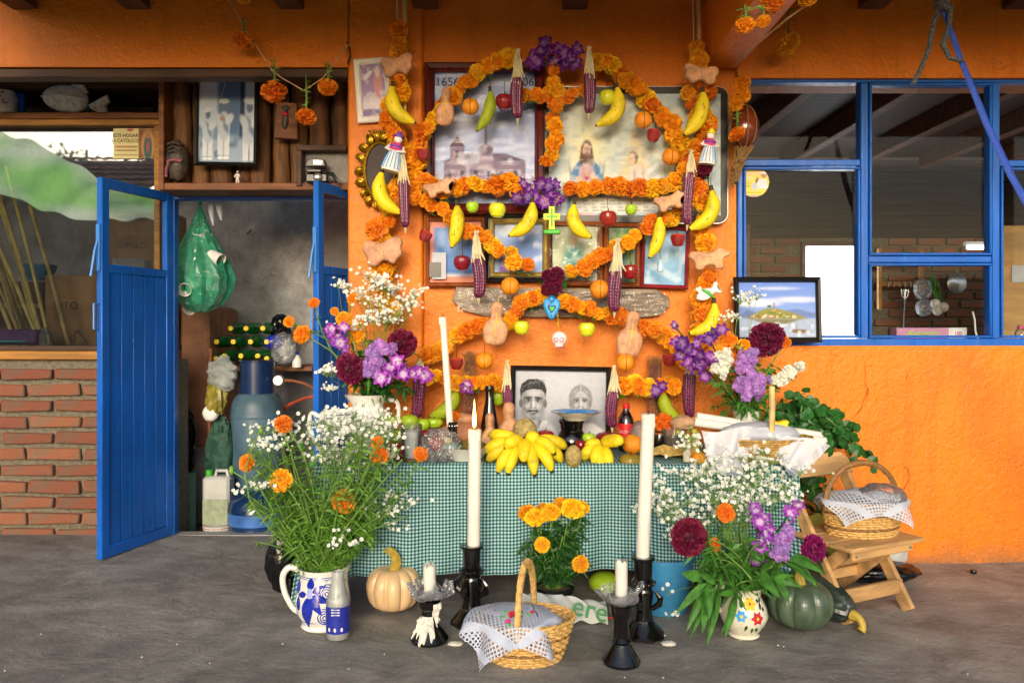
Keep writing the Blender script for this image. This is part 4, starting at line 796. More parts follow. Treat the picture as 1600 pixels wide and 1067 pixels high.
part(t, 'painted_figure', join(mv(ball(.02, .012, .05, 10, 8), 0, -.016, .0), mv(ball(.014, .012, .016, 10, 8), 0, -.018, .055), mv(ball(.026, .01, .012, 10, 6), 0, -.016, .07)), MT['skin']); part(t, 'collar', mv(ball(.02, .01, .012, 10, 6), -.002, -.024, .035), MT['redic'])
part(t, 'hanger', tube([(0, 0, .1), (.012, -.01, .125), (0, 0, .14), (-.01, -.01, .122)], .004, 5), MT['rope'])
t = thing('small_figurine', 'tiny pale standing figurine at the foot of the logs', 'figurine', P(371, 289, 4.36))
part(t, 'body', join(tube([(-.006, 0, 0), (-.005, 0, .03), (0, 0, .04)], .004, 6), tube([(.008, 0, 0), (.005, 0, .03), (0, 0, .04)], .004, 6), tube([(0, 0, .036), (0, 0, .062)], [.007, .008], 8), mv(ball(.006, n=8, m=6), 0, 0, .072), tube([(-.008, 0, .06), (-.016, -.003, .045), (-.01, -.006, .04)], .003, 5), tube([(.008, 0, .06), (.014, -.003, .042)], .003, 5)), MT['sugar'])
t = thing('display_niche', 'small dark wooden box frame holding a camera on the display', 'box', P(500, 262, 4.37))
part(t, 'frame_board', join(box(-.12, .16, -.05, .05, .085, .115, .003), box(-.12, -.09, -.05, .05, -.11, .084, .003)), MT['dwood']); part(t, 'back', box(-.089, .16, .03, .05, -.11, .084), MT['grey'])
t = thing('instant_camera', 'black and silver folding camera inside the dark box frame', 'camera', P(496, 286, 4.3))
part(t, 'body', join(box(-.062, .06, -.02, .03, 0, .05, .008), box(-.055, .03, -.03, .03, .051, .072, .006)), MT['blackp']); part(t, 'flash_head', prism([(-.06, .085), (-.05, .12), (.0, .135), (.045, .12), (.05, .085)], -.03, .03, .005), MT['blackp'])
part(t, 'flash', box(-.015, .035, -.034, -.0305, .093, .118, .001), MT['porcelain']); part(t, 'lens', mv(xf(lathe([(.022, 0), (.024, .012), (.018, .016), (.012, .012), (.002, .012)], 16), RX(90)), .008, -.021, .027), MT['alu']); part(t, 'strap', tube([(.05, -.01, .05), (.09, -.03, .04), (.12, -.03, .0)], [.01, .012, .01], 6, flat=.3), MT['blackp'])
# plaster fish and can on the upper shelf
sy = zt0+.0755
t = thing('plaster_fish', 'white plaster fish with gold flecks on the upper left shelf', 'ornament', (P(115, 0, 4.62).x, 4.62, sy+.004))
part(t, 'body', mv(xf(ball(.155, .05, .08, 20, 14, lambda v: 1-.25*max(0, v.x)**2), RY(8)), -.03, 0, .085), MT['fishm'])
part(t, 'tail', prism([(.09, .05), (.2, .11), (.215, .07), (.19, .05), (.205, .0), (.15, .004), (.1, .03)], -.015, .015, .006), MT['fishm'])
for nm, pl in (('dorsal_fin', [(-.06, .14), (.0, .172), (.06, .17), (.09, .12), (.03, .12)]), ('belly_fin', [(-.07, .02), (-.03, .0), (.0, .0), (-.02, .04)])): part(t, nm, prism(pl, -.012, .012, .005), MT['fishm'])
part(t, 'stripe', tube([(-.17, -.045, .09), (-.05, -.056, .098), (.08, -.05, .075)], .004, 5), MT['porcelain'])
t = thing('painted_can', 'white can with red spots and blue back at the left end of the upper shelf', 'can', (P(4, 0, 4.6).x, 4.62, sy)); part(t, 'can_body', lathe([(.05, 0), (.065, .01), (.068, .1), (.055, .135), (.02, .14)], 20), mat('spotted_can', 'd9d6d0', .4, 0, 30, col2='b8343a', cut=(.36, .4))); part(t, 'blue_back', box(.02, .09, .03, .06, 0, .14, .01), MT['blue'])
solo('dark_pot', 'dark round pot half seen at the right end of the upper shelf', 'pot', lathe([(.03, 0), (.06, .03), (.07, .07), (.05, .12), (.03, .13)], 20), MT['blackp'], (P(249, 0, 4.7).x, 4.78, sy))
# --- behind the shop window: canes, cartons, plastics
cr = random.Random(11)
for k in range(11):
    xb = 28+cr.uniform(0, 82); xt = xb-85+cr.uniform(-25, 25); top = 250+cr.uniform(0, 110)
    if k == 9: xb, xt, top = 28, -20, 430
    solo('dry_cane', 'yellow dry cane leaning in the bundle behind the shop window', 'cane', tube([P(xb, 545, 4.78+.02*k), P((xb+xt)/2+2, (545+top)/2, 4.8+.02*k), P(xt, top, 4.84+.02*k)], S(cr.uniform(2.2, 3.6), 4.8), 7), MT['cane'], group='canes leaning behind the shop window')
def carton(x0, x1, y0, y1, Z, label, words, m='card', d=.3):
    c = P((x0+x1)/2, y1, Z); w, h = S(x1-x0, Z), S(y1-y0, Z); t = thing('cardboard_box', label, 'box', c)
    part(t, 'carton', box(-w/2, w/2, 0, d, 0, h, .006), MT[m]); part(t, 'tape', box(-w/2+.002, w/2-.002, -.003, -.0005, h*.62, h*.68), MT['tanb'])
    for s, x, z, sz, mm, rot in words: text(t, 'lettering', s, sz, mm, (x*w, -.005, z*h), (90, rot, 0))
    return t
ik = MT['ink']
carton(70, 152, 430, 548, 5.05, 'large cardboard carton lettered XITO behind the shop window', [('XITO', -.1, .55, .07, ik, 0), ('O', .02, .14, .05, ik, 30), ('P', .1, .2, .05, ik, 10), ('E', .19, .2, .05, ik, -10), ('L', .27, .16, .05, ik, -30), ('O', .32, .08, .05, ik, -50)])
carton(155, 262, 330, 430, 5.1, 'cardboard carton lettered MEXICO seen through the open door pane', [('MEXICO', 0, .85, .05, ik, 0), ('OPELO', 0, .42, .06, ik, 0)])
carton(160, 262, 430, 548, 5.08, 'plain cardboard carton hidden behind the open door leaf', [])
carton(-40, 66, 440, 548, 5.3, 'dark reddish carton behind the leaning canes', [], 'dwood')
solo('white_tray', 'white paper tray lying on the carton behind the door pane', 'tray', box(-.11, .11, 0, .2, 0, .1, .01, .006), MT['linen'], P(200, 428, 5.02))
solo('blue_basin', 'pale blue plastic basin on the cartons behind the shop window', 'basin', lathe([(.06, 0), (.1, .06), (.11, .1), (.1, .1), (.055, .012)], 20), MT['aqua'], P(60, 438, 5.15))
solo('violet_box', 'violet plastic box at the foot of the canes', 'box', box(-.14, .14, 0, .12, 0, .09, .008), MT['purplep'], P(20, 538, 4.72))
solo('cyan_ruler', 'cyan plastic strip on the sill at the left edge', 'strip', box(-.2, .13, 0, .02, 0, .012, .003), MT['cyan'], P(5, 535, 4.68)); solo('lime_ruler', 'lime green plastic strip below the cyan one on the sill', 'strip', box(-.2, .14, 0, .02, 0, .014, .003), MT['limep'], P(5, 543, 4.66))
solo('clear_jar', 'small clear plastic bottle standing between the canes', 'bottle', lathe([(.03, 0), (.032, .09), (.015, .11), (.014, .13)], 16), MT['clearp'], P(70, 545, 4.7))
# ---------------------------------------------------------------- store room things
SFl = -.1
def on(px, Z, z=SFl): v = P(px, 0, Z); return (v.x, Z, z)
t = thing('gas_cylinder', 'tall grey-blue gas cylinder with navy collar in the store room', 'gas cylinder', on(402, 5.0)); r = S(40, 5.0)
zt_ = P(0, 612, 5).z+.1
part(t, 'tank', lathe([(r*.85, 0), (r, .03), (r, zt_-.12), (r*.96, zt_-.07), (r*.82, zt_-.025), (r*.6, zt_), (r*.3, zt_+.005)], 32), MT['steel'])
part(t, 'weld_ring', lathe([(r, zt_-.16), (r*1.012, zt_-.155), (r*1.012, zt_-.14), (r, zt_-.135)], 32, cap=False), MT['steel'])
part(t, 'collar', lathe([(r*.67, zt_-.01), (r*.67, zt_+.19), (r*.7, zt_+.195), (r*.7, zt_+.2), (r*.62, zt_+.2), (r*.62, zt_)], 28, cap=False), MT['steeld'])
part(t, 'valve', lathe([(.03, zt_), (.03, zt_+.1), (.045, zt_+.12), (.04, zt_+.2), (.01, zt_+.215)], 12), MT['blackp'])
t = thing('gas_regulator', 'round gas regulator with orange hose beside the cylinder collar', 'regulator', P(436, 594, 4.95)); part(t, 'dial', xf(lathe([(.035, 0), (.035, .02), (.03, .026), (.012, .026), (.012, .035), (.001, .035)], 18), RX(90)), MT['alu']); part(t, 'hose', tube([(.03, 0, 0), (.08, .02, -.004), (.14, .04, -.02), (.22, .05, -.06)], .009, 8), mat('rubber_hose', '8a5230', .6))
solo('red_hose', 'red gas hose curving up behind the cylinder', 'hose', tube([P(430, 655, 5.1), P(452, 632, 5.08), P(475, 622, 5.06), P(500, 618, 5.06)], .011, 8), mat('red_hose', '9a3a22', .5))
t = thing('water_jug', 'big dark blue water jug lying in front of the gas cylinder', 'water jug', on(402, 4.78)); r = S(44, 4.78)
part(t, 'jug_body', lathe([(r*.8, 0), (r, .02), (r, .10), (r*.97, .115), (r, .13), (r, .2), (r*.95, .26), (r*.7, .3), (r*.3, .33), (r*.22, .36)], 32), mat('blue_jug', '14335f', .2, .3, 5, coat=.5)); part(t, 'label_band', lathe([(r*1.004, .13), (r*1.004, .2)], 32, cap=False), mat('jug_band', '3f6fb8', .3, .3, 6))
t = thing('jerrycan', 'milky white jerrycan with green liquid and green cap', 'jerrycan', on(341, 4.74, SFl+.12)); w = S(42, 4.74); h = S(84, 4.74)
part(t, 'can', box(-w/2, w/2, -.05, .06, 0, h-.03, .018), MT['jerry']); part(t, 'liquid_level', box(-w/2+.006, w/2-.006, -.052, -.049, .01, h*.5, .001), mat('green_liquid', '8f9a80', .4)); part(t, 'grip', tube([(-w*.1, 0, h-.04), (-w*.05, 0, h+.0), (w*.32, 0, h), (w*.42, 0, h-.06)], .012, 8), MT['jerry']); part(t, 'cap', lathe([(.02, h-.035), (.02, h+.005), (.002, h+.006)], 12), MT['greenic'], loc=(-w*.33, 0, 0))
t = thing('paint_bucket', 'white paint bucket with blue lettering under the jerrycan', 'bucket', on(341, 4.74)); r = S(22, 4.74)
part(t, 'pail', lathe([(r*.93, 0), (r, .1), (r*1.05, .105), (r*1.05, .118), (r*.2, .118)], 28), MT['white']); part(t, 'blue_print', lathe([(r*.957, .03), (r*.985, .075)], 28, cap=False, fn=lambda a, q, z: q), MT['cobalt']); text(t, 'lettering', 'de', .05, MT['white'], (.02, -r-.002, .035), shear=.2)
part(t, 'rust_stain', mv(lathe([(r*1.06, .108), (r*1.06, .114)], 20, cap=False), 0, 0, 0), mat('rust', '9a5a22', .8, .4, 40))
solo('wooden_pole', 'thin brown wooden pole leaning beside the salmon pier', 'pole', tube([P(328, 735, 4.9), P(327, 640, 4.92), P(329, 545, 4.95)], .012, 8), MT['wood'])
def crumple(rx, ry, rz, seed, n=30, m=22, amp=.22, f=4.0, foot=None):
    q = np.random.RandomState(seed); K = q.normal(size=(8, 3))*f; ph = q.rand(8)*6.28; K2 = q.normal(size=(8, 3))*f*2.7; p2 = q.rand(8)*6.28
    def fn(v):
        w = np.array(v); return 1+amp*(sum(abs(math.sin(K[i] @ w+ph[i]))-.6 for i in range(8))/4+sum(.6-abs(math.sin(K2[i] @ w+p2[i])) for i in range(8))/9)
    return ball(rx, ry, rz, n, m, fn)
t = thing('plastic_bag', 'knotted whitish and yellow plastic bag hanging beside the gas cylinder', 'bag', P(345, 605, 4.85)); part(t, 'white_bag', mv(crumple(.085, .06, .1, 2, amp=.4, f=3), .01, 0, .08), clear('white_film', (.8, .83, .82), .08, .2, .7, (.62, .68, .66), .8)); part(t, 'yellow_bag', mv(crumple(.065, .05, .1, 3, amp=.4, f=3), -.03, 0, -.07), mat('yellow_film', '8a8030', .4, .3, 12, .5, 30)); part(t, 'paper', mv(crumple(.05, .03, .05, 5, amp=.1), -.06, -.01, -.16), MT['white'])
solo('net_bag', 'dark green net sack hanging below the yellow bag', 'sack', crumple(.085, .06, .2, 6, amp=.4, f=5), MT['net'], P(345, 705, 4.9))
solo('shelf_plank', 'grey plank shelf behind the gas cylinder carrying plastic bottles', 'shelf', box(0, S(160, 5.3), 0, .35, -.035, 0, .004), MT['wood'], P(328, 572, 5.3))
bs = mesh('bottle', xf(lathe([(.01, .0), (.038, .01), (.04, .03), (.04, .16), (.036, .18), (.018, .215), (.014, .24)], 16), RX(90)), 40); cp = mesh('cap', xf(lathe([(.0155, .238), (.0165, .24), (.0165, .262), (.006, .263), (.006, .258), (.001, .258)], 12), RX(90)), 40)
for r_, (y, xs) in enumerate(((513, (362, 386, 412)), (534, (340, 366, 393, 418)), (556, (352, 378, 404)), (560, (339, 418)))):
    for i, x in enumerate(xs):
        t = thing('soda_bottle', 'green plastic bottle lying cap forward in the stack on the store shelf', 'bottle', P(x, y, 5.22)+Vector((0, .24, 0)), group='green bottles stacked on the store shelf'); link('bottle', bs, MT['pet'], t); link('cap', cp, MT['yel'], t)
solo('blue_plastic', 'blue plastic scrap on the store shelf', 'plastic scrap', crumple(.06, .05, .05, 9), MT['cobalt'], P(427, 535, 5.25)); solo('clear_plastic_bundle', 'bundle of crumpled clear plastic on the store shelf', 'plastic bundle', crumple(.08, .06, .1, 10), MT['clearp'], P(443, 545, 5.22)); solo('dark_bundle', 'dark bundle behind the clear plastic on the shelf', 'bundle', crumple(.07, .06, .09, 14), MT['bagblack'], P(438, 512, 5.4))
t = thing('small_bottle', 'small white bottle with blue cap on the store shelf end', 'bottle', P(464, 574, 5.25)); part(t, 'body', lathe([(.03, 0), (.032, .01), (.032, .05), (.016, .075), (.014, .085)], 16), MT['porcelain']); part(t, 'cap', lathe([(.016, .085), (.016, .105), (.002, .107)], 12), MT['cobalt'])
t = thing('green_bag', 'translucent green rubbish bag of cups hanging inside the doorway', 'bag', P(312, 320, 4.8))
bp = [(.004, 0), (.012, -.02), (.05, -.12), (.11, -.24), (.165, -.36), (.185, -.45), (.17, -.53), (.12, -.61), (.05, -.655), (.01, -.66)]
bn = np.random.RandomState(4).rand(8)*6
part(t, 'bag_skin', xf(lathe(bp, 36, lambda a, r, z: r*(1+.08*math.sin(7*a+bn[0])+.06*math.sin(13*a+z*9+bn[1])+.25*math.cos(a-.3)*max(0, -z-.25))), SCL(1, .75, 1)), MT['bagg'], sharp=0)
part(t, 'bag_ear', xf(tube([(0, 0, 0), (.01, 0, .03), (.0, 0, .055)], [.012, .01, .004], 8), RY(0)), MT['bagg'])
cupg = lathe([(.03, 0), (.04, .09), (.038, .09), (.028, .004)], 16)
cq = random.Random(8)
for k in range(13): part(t, 'foam_cup', cupg, MT['sugar'], (cq.uniform(-.09, .11), cq.uniform(-.07, .05), -.6+.03*k+cq.uniform(0, .03)), (cq.uniform(0, 3), cq.uniform(0, 3), 0))
for k, x in enumerate((330, 343)):
    solo('paper_cone', ('longer', 'shorter')[k]+' white paper cone hanging from the door lintel', 'paper cone', tube([P(x-1, 311, 4.7), P(x, 330, 4.7), P(x+3, 352-8*k, 4.7)], [.02, .017, .006], 8), MT['linen'], group='paper cones hanging inside the doorway')
solo('wall_nail', 'rusty nail sticking out of the grey store wall', 'nail', tube([P(386, 366, 5.72), P(392, 360, 5.66)], .006, 6), MT['ink'])
solo('rubbish_bag', 'black rubbish bag behind the open blue door', 'bag', crumple(.12, .1, .24, 12, amp=.2), MT['bagblack'], P(278, 690, 4.95))
t = thing('plastic_crate', 'dark green plastic crate behind the open blue door', 'crate', on(245, 5.0), (0, 0, R(-62))); w = .3; h = .42
part(t, 'crate_wall', join(box(-w, w, -.2, -.19, 0, h, .002), box(-w, w, .19, .2, 0, h, .002), box(-w, -w+.01, -.189, .189, 0, h, .002), box(w-.01, w, -.189, .189, 0, h, .002)), MT['crate'])
part(t, 'rib', join(*[box(-w-.006, w+.006, -.207, -.2005, z, z+.018, .002) for z in (.03, .12, .21, .3, .39)], *[box(x-.009, x+.009, -.206, -.2005, 0, h, .002) for x in (-.28, -.14, 0, .14, .28)], *[box(w+.0005, w+.007, -.2, .2, z, z+.018, .002) for z in (.03, .12, .21, .3, .39)]), MT['crate'])
# ---------------------------------------------------------------- kitchen things behind the right window
t = thing('pot_lid', 'round shiny aluminium pot lid hanging on the kitchen brick wall', 'lid', P(1495, 443, 7.05)); part(t, 'disc', xf(lathe([(.001, .02), (.05, .016), (.085, .004), (.09, 0), (.088, -.004), (.001, -.004)], 32), RX(90)), MT['alu']); part(t, 'hook', tube([(0, 0, .088), (0, .02, .13)], .004, 6), MT['alu'])
t = thing('serving_fork', 'long-handled fork hanging on the kitchen wall', 'fork', P(1414, 452, 6.9)); part(t, 'handle', tube([(0, 0, -.08), (-.008, 0, -.2), (-.012, 0, -.36)], [.006, .004, .006], 6), MT['alu']); part(t, 'tines', join(tube([(-.03, 0, 0), (-.025, 0, -.06), (0, 0, -.085)], .004, 5), tube([(.03, 0, 0), (.025, 0, -.06), (0, 0, -.085)], .004, 5), tube([(-.01, 0, 0), (0, 0, -.08)], .004, 5), tube([(.01, 0, 0), (0, 0, -.08)], .004, 5)), MT['alu'])
solo('clear_bag', 'clear plastic bag tied in two lobes hanging in the kitchen', 'bag', join(mv(crumple(.075, .06, .09, 20, amp=.15), 0, 0, .1), mv(crumple(.07, .06, .075, 21, amp=.15), .01, 0, -.06)), MT['clearp'], P(1442, 470, 6.7))
t = thing('onion_bunch', 'bunch of white onions with green tops hanging in the kitchen', 'onions', P(1467, 480, 6.6)); [part(t, 'bulb', ball(.04, .04, .042, 14, 10), MT['porcelain'], (dx, dy, dz)) for dx, dy, dz in ((-.03, 0, .03), (.035, -.01, .0), (.0, .02, -.03))]; part(t, 'tops', join(*[tube([(cq.uniform(-.02, .02), 0, .03), (-.03+cq.uniform(-.04, .03), cq.uniform(-.03, .03), .15), (-.06+cq.uniform(-.03, .03), 0, .27)], [.009, .007, .003], 5) for _ in range(12)]), MT['leaf'])
t = thing('plate_rack', 'wooden wall rack with hooks hanging in the kitchen', 'rack', P(1410, 440, 7.0)); part(t, 'rail', join(box(-.2, .2, -.02, .02, -.04, 0, .004), box(-.2, .2, -.02, .02, .14, .18, .004), box(-.22, -.19, -.02, .02, -.25, .3, .004), box(.15, .18, -.02, .02, -.1, .3, .004)), MT['woody']); part(t, 'hook', join(*[tube([(x, -.02, 0), (x, -.05, -.01), (x, -.05, -.05)], .006, 5) for x in (-.15, -.1, -.05, 0, .05, .1)]), MT['alu'])
t = thing('foil_box', 'long pink carton lettered Alumatich 100 on the kitchen sill', 'box', P(1456, 529, 4.3)); w = S(110, 4.3); h = S(17, 4.3)
part(t, 'carton', box(-w/2, w/2, 0, .07, 0, h, .003), MT['pinkbox']); part(t, 'white_end', box(w*.24, w/2-.002, -.002, .0, .001, h-.001), MT['white']); text(t, 'lettering', 'Alumatich', h*.75, MT['limep'], (-w*.13, -.003, h*.25), shear=.2); text(t, 'lettering', '100', h*.5, MT['pink'], (w*.37, -.004, h*.3))
t = thing('tube_lamp', 'lit white strip lamp in the kitchen on the right', 'lamp', P(1600, 387, 6.2)); part(t, 'tube', xf(lathe([(.014, -.45), (.015, -.44), (.015, .44), (.014, .45)], 10), RY(90)), MT['tubelit']); part(t, 'batten', box(-.46, .46, .0, .04, .018, .05, .004), MT['white'])
solo('white_note', 'white paper sheet pinned on the tan partition', 'paper', box(-.06, .09, 0, .002, -.06, .06), MT['linen'], P(1594, 428, 5.59)); t = thing('drink_bottle', 'clear bottle with pink cap on the kitchen sill at the right edge', 'bottle', P(1594, 530, 4.35)); part(t, 'body', lathe([(.03, 0), (.033, .01), (.03, .04), (.012, .06)], 16), MT['tglass']); part(t, 'cap', lathe([(.014, .058), (.014, .075), (.002, .076)], 12), MT['pink'])
solo('white_cable', 'white cable hanging beside the window mullion in the kitchen', 'cable', tube([P(1520, 487, 5.0), P(1523, 500, 5.0), P(1524, 518, 5.0), P(1528, 530, 5.0)], .006, 6), MT['white'])
t = thing('yellow_notice', 'narrow yellow notice in a dark frame beside the kitchen window edge', 'notice', P(1161, 398, 5.0)); part(t, 'board', box(-.05, .05, 0, .01, -.18, .2, .004), MT['dwood']); part(t, 'notice_sheet', box(-.03, .02, -.003, -.0005, -.1, .13), MT['yel'])
# ---------------------------------------------------------------- flower meshes (unit radius, facing +z)
def pom(n, seed, flat=.75, cover=.55, pw=.26, inner=.45, jit=.25, core=.68, ruff=.12):
    q = random.Random(seed); V, Fc = ball(core, core, core*flat, 10, 7); V = list(V); Fc = list(Fc)
    for i in range(n):
        c = 1-(1+cover)*(i+.5)/n; s = math.sqrt(max(0, 1-c*c)); a = i*2.39996+q.uniform(-.3, .3)
        d = Vector((s*math.cos(a), s*math.sin(a), c)); L = q.uniform(1-jit*.6, 1.08)
        w = Vector((q.gauss(0, 1), q.gauss(0, 1), q.gauss(0, 1))); w = (w-d*w.dot(d)).normalized(); b = d.cross(w)
        def pt(u, v, h): return Vector([x*y for x, y in zip(d*u+w*v+b*h, (1, 1, flat))])
        o = len(V); cv = q.uniform(-.12, .12)
        V += [pt(inner, 0, 0), pt(L*.78, -pw*.8, cv), pt(L*.78, pw*.8, -cv), pt(L*.97, -pw*1.05, cv*2+q.uniform(-ruff, ruff)), pt(L, 0, q.uniform(-ruff, ruff)*1.6), pt(L*.97, pw*1.05, -cv*2+q.uniform(-ruff, ruff))]
        Fc += [(o, o+2, o+1), (o+1, o+2, o+5, o+4), (o+1, o+4, o+3)]
    return V, Fc
MG = [mesh('marigold', pom(120, s), 0) for s in (1, 2, 3)]
MGF = [mesh('marigold', pom(150, s, .62, .45, .2), 0) for s in (4, 5)]
CEL = [mesh('cockscomb', pom(420, s, .85, .75, .10, .6, .16, .8, .09), 0) for s in (6, 7)]
STK = [mesh('floret', pom(22, s, .7, .3, .36, .2, .3, .4, .2), 0) for s in (8, 9)]
def orchid(seed):
    q = random.Random(seed); V = []; Fc = []
    for k in range(6):
        a = k*math.pi/3+q.uniform(-.15, .15); up = .25 if k % 2 else .5; L = q.uniform(.85, 1.1); wd = .24 if k % 2 else .34
        d = Vector((math.cos(a), math.sin(a), 0)); s = Vector((-math.sin(a), math.cos(a), 0)); o = len(V); z = Vector((0, 0, 1))
        V += [d*.03, d*L*.45+s*wd+z*up*.3, d*L*.45+z*(up*.3-.1), d*L*.45-s*wd+z*up*.3, d*L*.8+s*wd*.55+z*up*.35, d*L*.8-s*wd*.55+z*up*.35, d*L+z*(up*.2)]
        Fc += [(o, o+2, o+1), (o, o+3, o+2), (o+1, o+2, o+6, o+4), (o+2, o+3, o+5, o+6)]
    o = len(V); v, f = tube([(0, 0, -.35), (0, 0, 0), (.05, 0, .28)], [.06, .12, .1], 6); return join((V, Fc), (v, f))
ORC = [mesh('orchid', orchid(s), 0) for s in (1, 2, 3)]
def face(d, spin=0.0):
    """euler that turns +z towards direction d"""
    return (Vector(d).to_track_quat('Z', 'Y') @ Quaternion((0, 0, 1), spin)).to_euler()
def toward(q, y=-1.0, s=.45): return (q.gauss(0, s), y, q.gauss(0, s)+.1)
def leafblades(path, n, L, Wd, q, up=.3, spread=1.0):
    V = []; Fc = []; path = [Vector(p) for p in path]; m = len(path)-1
    for i in range(n):
        t = q.uniform(.02, 1)*m; k = min(int(t), m-1); p = path[k].lerp(path[k+1], t-k); tg = (path[k+1]-path[k]).normalized()
        d = Vector((q.gauss(0, 1), q.gauss(0, 1), q.gauss(0, 1))); d = (d-tg*d.dot(tg)).normalized()*spread+tg*up; d.normalize()
        l = L*q.uniform(.6, 1.2); w = Wd*q.uniform(.7, 1.2)
        if Wd > .015:                           # broad leaf: bent blade with a midrib fold
            s = d.cross(Vector((q.gauss(0, .3), -1, q.gauss(0, .3)))).normalized(); nn = s.cross(d); o = len(V)
            for i_ in range(8):
                e = i_/7; ww = w*math.sin(math.pi*e**.8)**.8 if 0 < e < 1 else 0; c_ = p+d*l*e+Vector((0, 0, -l*.45*e*e)); V += [c_+s*ww+nn*ww*.35, c_, c_-s*ww+nn*ww*.35]
            Fc += [(o+3*i_+k_, o+3*i_+k_+1, o+3*i_+k_+4, o+3*i_+k_+3) for i_ in range(7) for k_ in (0, 1)]; continue
        s = d.cross(Vector((q.gauss(0, 1), q.gauss(0, 1), q.gauss(0, 1)))).normalized()*w; dr = Vector((0, 0, -l*.25))
        o = len(V); V += [p, p+d*l*.4+s, p+d*l*.45, p+d*l*.4-s, p+d*l+dr]; Fc += [(o, o+1, o+2), (o, o+2, o+3), (o+1, o+4, o+2), (o+2, o+4, o+3)]
    return V, Fc
def bend(a, b, q, n=6, k=.06):
    a, b = Vector(a), Vector(b); off = Vector((q.gauss(0, k), q.gauss(0, k), abs(q.gauss(0, k))))
    return [a.lerp(b, i/n)+off*math.sin(math.pi*i/n) for i in range(n+1)]
FQ = random.Random(21)
def local(pts, r): return [Vector(p)-Vector(r) for p in pts]
def marigold_stem(label, tip, base, rpx, Z, m='mg', leaves=14, d=None, group=None, mesh_=None):
    tip = P(*tip, Z); base = Vector(base); t = thing('marigold', label, 'marigold', base, group=group)
    pth = bend((0, 0, 0), tip-base, FQ); r = S(rpx, Z)
    part(t, 'stem', tube(pth, [.0035]*6+[.005], 5), MT['stem'])
    dd = Vector(d) if d else Vector((FQ.gauss(0, .3), -1, FQ.uniform(.1, .7)))
    link('flower_head', mesh_ or FQ.choice(MGF), MT[m], t, pth[-1]+dd.normalized()*r*.15, face(dd, FQ.uniform(0, 6)), r)
    part(t, 'calyx', xf(lathe([(.15*r, -.75*r), (.4*r, -.35*r), (.6*r, -.05*r)], 8), face(dd).to_matrix().to_4x4()), MT['stem'], pth[-1]+dd.normalized()*r*.1)
    if leaves: part(t, 'leaves', leafblades(pth[1:], leaves, .06, .006, FQ), MT['leaf'], sharp=0, kind='stuff')
    return t
def cockscomb(label, c, base, rpx, Z, m='burg', asp=(1, 1, 1), d=(0, -1, .4)):
    tip = P(*c, Z); base = Vector(base); t = thing('cockscomb', label, 'flower', base); r = S(rpx, Z); pth = bend((0, 0, 0), tip-base, FQ, k=.02)
    part(t, 'stem', tube(pth, .006, 6), MT['stem']); link('flower_head', FQ.choice(CEL), MT[m], t, pth[-1], face(d, FQ.uniform(0, 6)), (r*asp[0], r*asp[1], r*asp[2]))
    part(t, 'leaves', leafblades(pth[2:], 10, .08, .014, FQ), MT['leafd'], sharp=0, kind='stuff'); return t
def orchid_spray(label, pts, base, Z, n, rpx=13, m='orchid', jx=12, name='orchid_spray'):
    base = Vector(base); w = [P(a, b, Z+FQ.uniform(-.02, .02)) for a, b in pts]; t = thing(name, label, 'orchid', base)
    pth = local([base]+[base.lerp(w[0], .5)+Vector((0, 0, .02))]+w, base); part(t, 'stem', tube(pth, .004, 5), MT['leafd'])
    for i in range(n):
        u = (i+.5)/n*(len(w)-1); k = min(int(u), len(w)-2) if len(w) > 1 else 0; p = w[k].lerp(w[min(k+1, len(w)-1)], u-k)
        p = p+Vector((S(FQ.uniform(-jx, jx), Z), FQ.uniform(-.04, .02), S(FQ.uniform(-jx, jx), Z)))-base
        link('floret', FQ.choice(ORC), MT[m], t, p, face((FQ.gauss(0, .7), -1, FQ.gauss(0, .6)), FQ.uniform(0, 6)), S(rpx*FQ.uniform(.8, 1.15), Z))
    return t
def stock_spike(label, pts, base, Z, n, rpx=8, m='stock', wd=14):
    base = Vector(base); w = [P(a, b, Z) for a, b in pts]; t = thing('stock_spike', label, 'flower', base); part(t, 'stem', tube(local([base]+w, base), .005, 5), MT['stem'])
    for i in range(n):
        u = (i+.5)/n*(len(w)-1); k = min(int(u), len(w)-2); p = w[k].lerp(w[k+1], u-k); a = FQ.uniform(0, 6.28)
        o = Vector((math.cos(a), -abs(math.sin(a)), FQ.uniform(-.3, .3)))*S(wd*FQ.uniform(.4, 1), Z)
        link('floret', FQ.choice(STK), MT[m], t, p+o-base, face((o.x, o.y-.02, o.z+.01), FQ.uniform(0, 6)), S(rpx*FQ.uniform(.8, 1.2), Z))
    part(t, 'leaves', leafblades(local([base]+w[:1], base), 14, .07, .009, FQ), MT['leaf'], sharp=0, kind='stuff'); return t
